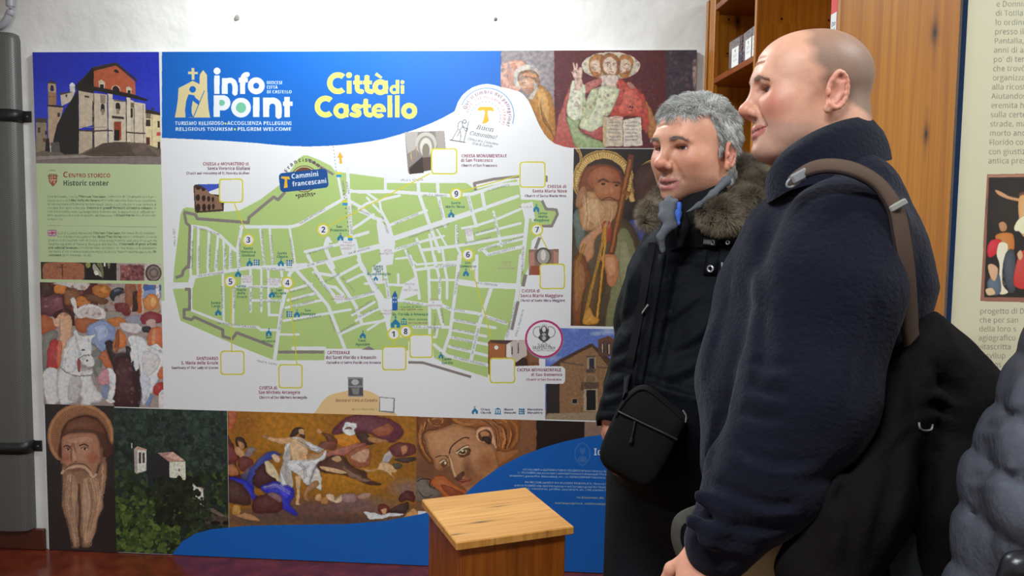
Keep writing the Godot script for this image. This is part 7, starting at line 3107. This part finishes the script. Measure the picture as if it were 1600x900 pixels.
	for p in curve([at(1085, 800, 1.26), at(1062, 815, 1.27), at(1055, 835, 1.275), at(1062, 862, 1.275), at(1080, 895, 1.27), at(1100, 930, 1.26)], 5):
		ws.append(p - base)
	part("waist_strap", band.call(curve([at(1098, 796, 1.27), at(1064, 811, 1.272), at(1056, 835, 1.275), at(1062, 862, 1.275), at(1078, 890, 1.27), at(1100, 930, 1.26)], 5), [0.020, 0.020], 0.004, (cam.basis.z * 0.55 - cam.basis.x * 0.8).normalized()), cloth(Color.html("45433d"), 0.8, 0.2, 3.0, 25, 14.0), t)

func grey_man() -> void:
	var h := head_frame(1090, 234, 1.675, 55, 2.0, -1.5)
	var g := {"fat": 0.3, "mouth": 1.0, "smile": 0.0, "fold": 0.0012, "ear": Vector2(0.0695, -0.010), "skull": Vector3(0.92, 1.0, 0.90), "chin": 0.0, "nose": 0.004, "lid": 0.0044, "open": 0.005, "skin": lin("c99277"), "lip": "b06a66", "bristle": "5a4034", "beard": 0.5, "flush": 0.3, "hair_tone": lin("7c7c7a")}
	# where hair grows: q in the head's own frame
	var grows := func(q: Vector3) -> float:
		if absf(q.x) > 0.0705 and q.y < 0.010 and q.z > -0.045:
			return 0.0
		if q.z > 0.035 and absf(q.x) < 0.062:
			return clampf((q.y - 0.061 - 0.22 * maxf(0.0, absf(q.x) - 0.040) + 0.003 * sin(q.x * 170.0)) / 0.003, 0.0, 1.0)
		var front := lerpf(0.014, 0.038, clampf((q.y - 0.005) / 0.050, 0.0, 1.0))
		if q.y < 0.012:
			front = 0.014 if q.y > -0.014 and q.z > 0.004 else g.ear.y - 0.004
		return clampf((front - q.z) / 0.004, 0.0, 1.0) * clampf((q.y + 0.075) / 0.008, 0.0, 1.0)
	g.hair = grows
	var f := head_field(h, g)
	var fine := f.mesh(0.002, AABB(h.origin - Vector3(0.2, 0.175, 0.2), Vector3(0.4, 0.4, 0.4)))
	var look := (h.basis.z * Vector3(1, 0, 1)).normalized()
	var chest_look := (look + cam.basis.z * 0.35).normalized()
	chest_look.y = 0
	chest_look = chest_look.normalized()
	var left := Vector3.UP.cross(chest_look)
	var hips := at(1072, 690, 1.70)
	var base := Vector3(hips.x, 0, hips.z)
	var feet := [base + left * 0.11, base - left * 0.10 + chest_look * 0.04]
	var wrist := at(960, 668, 1.645)
	var far_wrist := at(1170, 692, 1.72)
	var body := Field.new()
	inner_body(body, h, hips, feet, [[at(1185, 470, 1.77), at(1192, 560, 1.76), far_wrist], [at(1040, 460, 1.68), at(1012, 545, 1.68), wrist]])
	var hf := Field.new()
	var down := (at(972, 745, 1.66) - wrist).normalized()
	var back := (-cam.basis.x * 0.8 + cam.basis.z * 0.5)
	back = (back - down * back.dot(down)).normalized()
	hand_into(hf, Transform3D(Basis((-down).cross(back).normalized(), -down, back), wrist + down * 0.008), 1.0, 1.15)
	var d2 := Vector3(0, -1, 0.05).normalized()
	var b2 := (cam.basis.x - d2 * cam.basis.x.dot(d2)).normalized()
	hand_into(hf, Transform3D(Basis((-d2).cross(b2).normalized(), -d2, b2), far_wrist), -1.0, 0.5)
	var t := thing("person", "grey-haired man in black parka with fur-trimmed hood, looking left beside the board", "person", base)
	part("body", joined([fine, body.mesh(0.015), hf.mesh(0.003)], base, skin_tone(h, g)), M.skin, t)
	for s: float in [-1.0, 1.0]:
		var e := part("eye", eye_mesh(0.0125, lin("4a4440")), M.eye, t, h * Vector3(0.031 * s, 0.001, 0.0685) - base)
		e.basis = h.basis * Basis(Vector3.UP, 0.12)
	var rng := RandomNumberGenerator.new()
	rng.seed = 8
	for s: float in [-1.0, 1.0]:
		var hs := Hairs.new()
		brow(hs, h, s, lin("aa9a90"), f, rng)
		part("eyebrow", hs.mesh(base), M.hair, t)
	# hair: grows from the scalp, swept back and to the side
	var inv := h.affine_inverse()
	var hs := Hairs.new()
	var cn := FastNoiseLite.new()
	cn.seed = 6
	cn.frequency = 32.0
	var P: PackedVector3Array = fine[0]
	var N: PackedVector3Array = fine[1]
	for i in P.size():
		var q := inv * P[i]
		if grows.call(q) < 0.5 or rng.randf() > 0.85:
			continue
		var n := inv.basis * N[i]
		var top := clampf((q.y - 0.050) / 0.045, 0.0, 1.0)
		var ahead := clampf((q.z - 0.0) / 0.06, 0.0, 1.0)
		var flow := Vector3(-0.55, -0.05, lerpf(-0.35, 0.12, ahead)) * top + Vector3(0.0, -0.95, -0.45) * (1.0 - top)
		var curl := Vector3(cn.get_noise_3d(q.x, q.y, q.z), cn.get_noise_3d(q.x + 9.0, q.y, q.z), cn.get_noise_3d(q.x, q.y + 9.0, q.z))
		flow += curl * 1.1 + Vector3(rng.randf_range(-0.2, 0.2), rng.randf_range(-0.15, 0.15), rng.randf_range(-0.2, 0.2))
		var ln := lerpf(0.018, 0.028, top) * rng.randf_range(0.75, 1.15)
		if q.y < 0.0:
			ln = 0.011
		var d0 := (n * lerpf(0.35, 0.75, top) + flow * 0.6).normalized()
		var d1 := (n * -0.15 + flow + Vector3(0, -0.35 * top, 0)).normalized()
		var white := clampf(0.50 + 0.5 * curl.x + rng.randf_range(-0.3, 0.3) + 0.2 * top - 0.3 * clampf((-q.z - 0.03) / 0.05, 0, 1), 0.0, 1.0)
		var c := lin("66655f").lerp(lin("e2e2de"), white)
		hs.hair(P[i] - N[i] * 0.001, h.basis * d0, h.basis * d1, ln, 0.00062, c, 4)
	part("hair", hs.mesh(base), M.hair, t)
	# parka
	var shell := cloth(Color.html("0a0c12"), 0.65, 0.05, 4.0, 31, 6.0)
	shell.normal_scale = 0.3
	var j := Field.new()
	j.trunk(at(1110, 385, 1.735), at(1090, 500, 1.735), 0.115, 0.145, left, 1.22, 0.05)
	j.trunk(at(1090, 500, 1.735), at(1074, 620, 1.70), 0.145, 0.150, left, 1.18, 0.05)
	j.trunk(at(1075, 620, 1.70), at(1072, 700, 1.70), 0.150, 0.152, left, 1.15, 0.05)
	j.trunk(at(1105, 352, 1.72), at(1108, 410, 1.72), 0.08, 0.11, left, 1.7, 0.05)
	j.chain([at(1044, 408, 1.69), at(1036, 450, 1.68), at(1012, 545, 1.67), at(966, 660, 1.64)], [0.066, 0.070, 0.064, 0.049], 0.025)
	j.chain([at(1180, 412, 1.77), at(1190, 470, 1.77), at(1192, 560, 1.76), at(1170, 690, 1.72)], [0.075, 0.075, 0.066, 0.05], 0.03)
	j.bone(at(961, 672, 1.635), at(957, 690, 1.63), 0.036, 0.036, 0.006, -1)
	var jf := folds(0.006, 0.0006, 33, """7 8 1000,470 980,500 972,520
	6 7 1006,520 985,540 962,560
	6 7 1002,556 980,572 956,586
	6 7 990,590 968,606 945,618
	6 7 985,622 962,634 940,644
	5 6 975,650 955,658 935,664
	7 6 1064,395 1056,440 1040,520 1022,600
	5 5 1052,395 1042,450 1024,530 1010,600
	5 7 1100,470 1060,500 1040,510
	6 9 1130,505 1090,540 1050,556
	6 9 1120,560 1080,590 1040,600
	7 6 1000,585 1040,600 1090,612 1120,612
	4 5 1062,395 1100,398 1148,392
	4 5 1148,350 1150,392
	5 8 1010,400 995,450 985,480""")
	j.ruffle = jf.at
	part("parka", joined([j.mesh(0.0065)], base), shell, t)
	# the hood's rim: a soft roll covered with fur
	var fur_path := [at(1009, 350, 1.62), at(1015, 331, 1.64), at(1034, 313, 1.70), at(1060, 292, 1.86), at(1120, 282, 1.86), at(1162, 280, 1.78), at(1180, 300, 1.69), at(1160, 328, 1.61), at(1128, 338, 1.575), at(1106, 336, 1.57)]
	var rim := Field.new()
	rim.chain(fur_path, [0.007, 0.009, 0.012, 0.026, 0.036, 0.038, 0.036, 0.028, 0.022, 0.014], 0.03)
	rim.trunk(at(1125, 330, 1.80), at(1140, 380, 1.82), 0.06, 0.05, left, 1.7, 0.04)
	var rm := rim.mesh(0.006)
	part("hood", joined([rm], base), cloth(Color.html("15151a"), 0.8, 0.05, 3.0, 34), t)
	var fur := Hairs.new()
	P = rm[0]
	N = rm[1]
	for i in P.size():
		var best := 9.0
		for k in fur_path.size() - 1:
			best = minf(best, Geometry3D.get_closest_point_to_segment(P[i], fur_path[k], fur_path[k + 1]).distance_to(P[i]))
		if best > 0.046:
			continue
		for k in 20:
			var w := Vector3(rng.randf_range(-1, 1), rng.randf_range(-1, 1), rng.randf_range(-1, 1))
			var q := P[i] * 1.0
			var clump := Vector3(cn.get_noise_3d(q.x, q.y, q.z), cn.get_noise_3d(q.x + 5.0, q.y, q.z), cn.get_noise_3d(q.x, q.y, q.z + 5.0)) * 2.2
			var d0 := (N[i] + w * 0.35 + clump * 0.3).normalized()
			var d1 := (d0 * 0.25 + Vector3(0, -0.6, 0) + clump + w * 0.25).normalized()
			var low := clampf((at(1100, 326, 1.6).y - P[i].y) / 0.03, 0.0, 1.0)
			if P[i].distance_to(fur_path[1]) < 0.07:
				low = 0.6
			var c := lin("3c352b").lerp(lin("8d7f6a"), clampf(rng.randf_range(0.0, 0.4) + 0.5 * low, 0, 1))
			fur.hair(P[i] + w * 0.003, d0, d1, rng.randf_range(0.011, 0.021), 0.00034, c, 3, 2.1)
	part("fur_trim", fur.mesh(base), M.hair, t)
	# knitted scarf collar and a blue shirt
	var knit := cloth(Color.html("5c5f66"), 0.95, 0.12, 6.0, 35, 14.0)
	var k := Field.new()
	k.chain([at(1046, 309, 1.615), at(1038, 322, 1.575), at(1037, 338, 1.555), at(1044, 352, 1.55)], [0.006, 0.009, 0.0095, 0.007], 0.010)
	k.chain([at(1056, 314, 1.60), at(1049, 326, 1.57), at(1047, 342, 1.55), at(1052, 354, 1.55)], [0.006, 0.008, 0.008, 0.006], 0.010)
	k.chain([at(1055, 352, 1.548), at(1041, 358, 1.545), at(1033, 370, 1.55), at(1036, 392, 1.555)], [0.005, 0.008, 0.008, 0.006], 0.008)
	k.chain([at(1074, 331, 1.565), at(1092, 321, 1.56), at(1114, 303, 1.585), at(1134, 283, 1.63), at(1135, 276, 1.72), at(1090, 285, 1.80)], [0.003, 0.005, 0.007, 0.009, 0.013, 0.014], 0.010)
	part("scarf", joined([k.mesh(0.004)], base), knit, t)
	var sh := Field.new()
	sh.chain([at(1061, 320, 1.59), at(1058, 335, 1.565), at(1061, 352, 1.555)], [0.007, 0.0075, 0.004], 0.01)
	part("shirt", joined([sh.mesh(0.005)], base), cloth(Color.html("3f63b5"), 0.8, 0.1, 2.0, 36), t)
	var inner := Field.new()
	inner.trunk(at(1098, 318, 1.665), at(1094, 352, 1.66), 0.056, 0.066, left, 1.08, 0.02)
	inner.trunk(at(1094, 352, 1.665), at(1088, 385, 1.68), 0.064, 0.07, left, 1.1, 0.03)
	inner.chain([at(1068, 336, 1.585), at(1067, 356, 1.575), at(1062, 384, 1.575)], [0.008, 0.011, 0.008], 0.02)
	part("inner_jacket", joined([inner.mesh(0.005)], base), cloth(Color.html("131315"), 0.8, 0.1, 2.0, 38), t)
	# chest flap with its badge and press studs, tab with an eyelet, zip pulls
	var lie := Basis(left, Vector3.UP, chest_look)
	part("chest_flap", laid(j, "1070,372 1152,358 1149,384 1043,393", 0.009, base, 14, 6), shell, t)
	part("placket", laid(j, "1028,396 1043,394 1006,604 989,604", 0.007, base, 4, 24), shell, t)
	part("tab", laid(j, "1103,391 1127,390 1121,431 1097,432", 0.007, base, 5, 7), shell, t)
	var silver := plain(Color.html("b9bbbd"), 0.3, 0.8)
	var badge := part("badge", block(Vector3(-0.014, -0.007, 0), Vector3(0.014, 0.007, 0.003), 0.0012), plain(Color.html("1d1a19"), 0.5), t, on_cloth(j, 1109, 378, 0.020) - base)
	badge.basis = lie * Basis(Vector3.BACK, -0.1)
	for i in 5:
		var q := part("badge_mark", block(Vector3(-0.0115 + i * 0.0032, -0.004, 0.003), Vector3(-0.0095 + i * 0.0032, 0.004, 0.0038), 0.0004), silver, badge)
		q.rotation.z = 0.05
	var ringp := PackedVector3Array()
	for i in 12:
		ringp.append(Vector3(0.0085 + cos(TAU * i / 12) * 0.0032, sin(TAU * i / 12) * 0.0045, 0.0036))
	part("badge_ring", tube_mesh(ringp, 0.0007, 6, true, 1.0, Vector3.BACK), silver, badge)
	for s: Array in [[1110, 420, 0.010, 0.0058], [1137, 379, 0.018, 0.0035]]:
		var rp := PackedVector3Array()
		for i in 14:
			rp.append(Vector3(cos(TAU * i / 14), sin(TAU * i / 14), 0) * s[3])
		var e := part("eyelet", tube_mesh(rp, s[3] * 0.42, 8, true, 1.0, Vector3.BACK), silver, t, on_cloth(j, s[0], s[1], s[2]) - base)
		e.basis = lie
	for z: Array in [[[1128, 410], [1129, 428], [1130, 441], [1133, 456]], [[1013, 476], [1009, 481], [1005, 487], [1003, 490]]]:
		var zp := PackedVector3Array()
		for v: Array in z:
			zp.append(on_cloth(j, v[0], v[1], 0.011) - base)
		part("zip_pull", tube_mesh(zp, PackedFloat32Array([0.0028, 0.0016, 0.0022, 0.0012]), 8), silver, t)
	# trousers and shoes
	var tr := Field.new()
	tr.trunk(at(1072, 680, 1.70), hips + Vector3(0, -0.12, 0), 0.12, 0.115, left, 1.25, 0.05)
	for i in 2:
		var hip: Vector3 = hips + left * 0.085 * (1.0 if i == 0 else -1.0) + Vector3(0, -0.10, 0)
		var knee: Vector3 = hip.lerp(feet[i], 0.5) + chest_look * 0.02
		tr.bone(hip, knee, 0.098, 0.074, 0.04)
		tr.bone(knee, feet[i] + Vector3(0, 0.07, 0), 0.074, 0.062, 0.03)
	part("trousers", joined([tr.mesh(0.01)], base), cloth(Color.html("1a1b1e"), 0.85, 0.06, 3.0, 37), t)
	for i in 2:
		part("shoe", shoe_mesh(feet[i], chest_look, base), plain(Color.html("1c1918"), 0.45), t)
	shoulder_bag(j)

func shoulder_bag(coat: Field) -> void:
	var canvas := cloth(Color.html("131312"), 0.8, 0.12, 3.0, 41, 14.0)
	var base := at(1010, 690, 1.53)
	var t := thing("shoulder_bag", "black cross-body bag with a front zip pocket hanging at the grey-haired man's hip", "bag", base)
	# a cushion-shaped body: the outline shrinks towards its front and back
	var outline := smooth(pts("970,629 980,615 994,604 1005,601 1017,604 1040,622 1066,645 1073,654 1071,668 1052,706 1030,746 1018,759 1006,763 994,759 970,746 949,733 940,722 937,710 940,694 954,661"), true)
	var mid := Vector2(1006, 684)
	var st := start()
	var rows: Array = []
	for k: Array in [[0.0, 1.452], [0.55, 1.453], [0.86, 1.456], [0.95, 1.462], [1.0, 1.478], [1.0, 1.535], [0.94, 1.56], [0.0, 1.565]]:
		var r := PackedVector3Array()
		for v in outline:
			var q := mid + (v - mid) * float(k[0])
			r.append(at(q.x, q.y, float(k[1]) + (q.x - 1006) * -0.0003) - base)
		rows.append(r)
	var n := outline.size()
	for i in rows.size() - 1:
		for k in n:
			var k1 := (k + 1) % n
			for v: Vector3 in [rows[i][k], rows[i][k1], rows[i + 1][k1], rows[i][k], rows[i + 1][k1], rows[i + 1][k]]:
				st.set_smooth_group(0)
				st.add_vertex(v)
	st.generate_normals()
	part("bag_body", st.commit(), canvas, t)
	# flap seam, zip, pull
	var line := func(list: Array, r: float, name_: String, m: Material) -> void:
		var p := PackedVector3Array()
		for v in curve(list, 4):
			p.append(v - base)
		part(name_, tube_mesh(p, r, 8), m, t)
	var bz := func(x: float, y: float, off: float) -> Vector3: return at(x, y, 1.4515 - off - (x - 1006) * 0.0003)
	line.call([bz.call(966, 643, -0.002), bz.call(985, 652, 0.001), bz.call(1010, 664, 0.001), bz.call(1038, 677, 0.001), bz.call(1058, 687, -0.002)], 0.0026, "zip", plain(Color.html("0a0a0a"), 0.5))
	line.call([bz.call(962, 652, -0.006), bz.call(976, 628, -0.005), bz.call(995, 611, -0.005), bz.call(1012, 610, -0.005), bz.call(1040, 631, -0.005), bz.call(1064, 654, -0.006)], 0.0026, "piping", canvas)
	line.call([bz.call(992, 658, 0.004), bz.call(990, 670, 0.005), bz.call(987, 684, 0.004)], 0.0022, "zip_pull", plain(Color.html("0d0d0d"), 0.6))
	line.call([bz.call(987, 684, 0.004), bz.call(986, 691, 0.004)], 0.0042, "pull_toggle", plain(Color.html("0a0a0a"), 0.5))
	line.call([bz.call(1067, 641, -0.014), bz.call(1072, 650, -0.014), bz.call(1071, 660, -0.013)], 0.0022, "ring", plain(Color.html("a9aaac"), 0.3, 0.9))
	# strap up across the parka
	var band := start()
	var rough: Array = [at(977, 620, 1.47)]
	for v: Array in [[981, 590], [986, 560], [993, 525], [1000, 490], [1007, 450], [1014, 410], [1020, 380]]:
		rough.append(on_cloth(coat, v[0], v[1], 0.004))
	var path := curve(rough, 4)
	var sr: Array = []
	for i in path.size():
		var tan := (path[mini(i + 1, path.size() - 1)] - path[maxi(i - 1, 0)]).normalized()
		var out := (cam.basis.z - cam.basis.x * 0.5)
		out = (out - tan * out.dot(tan)).normalized()
		var side := tan.cross(out)
		var c := path[i] - base
		sr.append([c - side * 0.008, c - side * 0.008 + out * 0.003, c + side * 0.008 + out * 0.003, c + side * 0.008])
	for i in sr.size() - 1:
		for k in 4:
			var k1 := (k + 1) % 4
			for v: Vector3 in [sr[i][k], sr[i + 1][k], sr[i + 1][k1], sr[i][k], sr[i + 1][k1], sr[i][k1]]:
				band.set_smooth_group(-1)
				band.add_vertex(v)
	band.generate_normals()
	part("strap", band.commit(), cloth(Color.html("151517"), 0.7, 0.2, 3.0, 42, 14.0), t)

func third_man() -> void:
	# only the back and side of a quilted jacket reach into the picture
	var h := head_frame(1800, 235, 1.026, 120, 0.0, 0.0)
	var g := {"fat": 0.5, "mouth": 1.0, "smile": 0.0, "fold": 0.0, "ear": Vector2(0.0765, -0.036), "skull": Vector3.ONE, "chin": 0.0, "nose": 0.0, "lid": 0.0042, "open": 0.0, "skin": lin("d9a58c"), "lip": "b5686a", "bristle": "8c7a74", "beard": 0.2, "flush": 0.3, "hair_tone": lin("4a3a30")}
	g.hair = func(q: Vector3) -> float: return 1.0 if q.y > 0.035 or (q.z < -0.01 and q.y > -0.05) else 0.0
	var f := head_field(h, g)
	var fine := f.mesh(0.004, AABB(h.origin - Vector3(0.2, 0.175, 0.2), Vector3(0.4, 0.4, 0.4)))
	var look := (h.basis.z * Vector3(1, 0, 1)).normalized()
	var left := Vector3.UP.cross(look)
	var hips := at(1700, 960, 1.026)
	var base := Vector3(hips.x, 0, hips.z)
	var feet := [base + left * 0.11, base - left * 0.11]
	var body := Field.new()
	var arm := [at(1735, 680, 0.927), at(1715, 810, 0.900), at(1722, 925, 0.882)]
	var far_arm := [at(1855, 660, 1.125), at(1850, 800, 1.125), at(1830, 950, 1.098)]
	inner_body(body, h, hips, feet, [far_arm, arm])
	var hf := Field.new()
	for e: Array in [[arm[2], -1.0], [far_arm[2], 1.0]]:
		hand_into(hf, Transform3D(Basis(look, Vector3.UP, left * -e[1]), e[0]), e[1], 0.6)
	var t := thing("person", "person in grey quilted puffer jacket cut off by the right edge of the picture", "person", base)
	part("body", joined([fine, body.mesh(0.016), hf.mesh(0.004)], base, skin_tone(h, g)), M.skin, t)
	for s: float in [-1.0, 1.0]:
		var e := part("eye", eye_mesh(0.0125, lin("4a4440")), M.eye, t, h * Vector3(0.031 * s, 0.001, 0.0685) - base)
		e.basis = h.basis
	var nylon := cloth(Color.html("4a4c54"), 0.5, 0.03, 4.0, 51, 5.0)
	var j := Field.new()
	var deep := cam.basis.z
	var neck := h * Vector3(0, -0.17, -0.045)
	var chest := neck + (hips - neck) * 0.35
	var across := (h.basis.x * Vector3(1, 0, 1)).normalized()
	j.trunk(neck + Vector3(0, -0.05, 0), chest, 0.08, 0.118, across, 1.5, 0.06)
	j.trunk(chest, hips, 0.12, 0.12, across, 1.45, 0.06)
	j.trunk(h * Vector3(0, -0.135, -0.04), at(1762, 570, 1.026), 0.078, 0.095, left, 1.4, 0.06)
	j.trunk(at(1765, 560, 1.026), at(1748, 645, 1.026), 0.09, 0.110, deep, 1.2, 0.05)
	j.trunk(at(1748, 645, 1.026), at(1698, 785, 1.017), 0.110, 0.126, deep, 1.15, 0.05)
	j.trunk(at(1698, 785, 1.017), at(1655, 960, 1.017), 0.128, 0.128, deep, 1.1, 0.05)
	j.chain([at(1760, 600, 0.936), at(1730, 700, 0.909), at(1715, 830, 0.891), at(1720, 915, 0.882)], [0.068, 0.076, 0.068, 0.045], 0.08)
	j.chain([at(1860, 600, 1.134), at(1850, 800, 1.125), at(1830, 950, 1.098)], [0.08, 0.076, 0.054], 0.05)
	# quilted rows: the seams run aslant round body and sleeve, the down swells between them
	var jf := folds(0.003, 0.0002, 53, """3 6 1530,664 1546,668 1564,660
	3 6 1510,742 1530,748 1552,738
	3 6 1500,806 1516,810 1534,800
	4 7 1600,640 1580,650 1562,640
	4 7 1600,735 1578,744 1560,734""")
	var eye := cam.affine_inverse()
	jf.quilt = func(p: Vector3) -> float:
		var q := eye * p
		var u := 800.0 - FOCAL * q.x / q.z
		var v := 450.0 + FOCAL * q.y / q.z
		var row := (v - 0.84 * (u - 1540.0) - 616.0 + 0.0022 * maxf(u - 1540.0, 0.0) * (u - 1540.0)) / 101.0
		var w := row - floorf(row)
		return 0.011 * pow(maxf(sin(w * PI), 0.0), 0.55) - 0.006 + 0.0016 * sin(u * 0.23 + 3.0 * w) * exp(-w * 5.0)
	j.ruffle = jf.at
	part("puffer_jacket", joined([j.mesh(0.0055)], base), nylon, t)
	var cuff := Field.new()
	cuff.chain([at(1575, 905, 0.859), at(1590, 885, 0.855), at(1640, 872, 0.850)], [0.012, 0.014, 0.014], 0.01)
	part("cuff_binding", joined([cuff.mesh(0.004)], base), plain(Color.html("15151a"), 0.35), t)
	var tr := Field.new()
	tr.trunk(at(1650, 930, 1.017), hips + Vector3(0, -0.10, 0), 0.11, 0.11, left, 1.2, 0.05)
	for i in 2:
		tr.bone(hips + left * 0.09 * (1.0 if i == 0 else -1.0) + Vector3(0, -0.08, 0), feet[i] + Vector3(0, 0.07, 0), 0.095, 0.062, 0.04)
	part("trousers", joined([tr.mesh(0.014)], base), plain(Color.html("23252c"), 0.85), t)
	for i in 2:
		part("shoe", shoe_mesh(feet[i], look, base), plain(Color.html("1c1918"), 0.45), t)
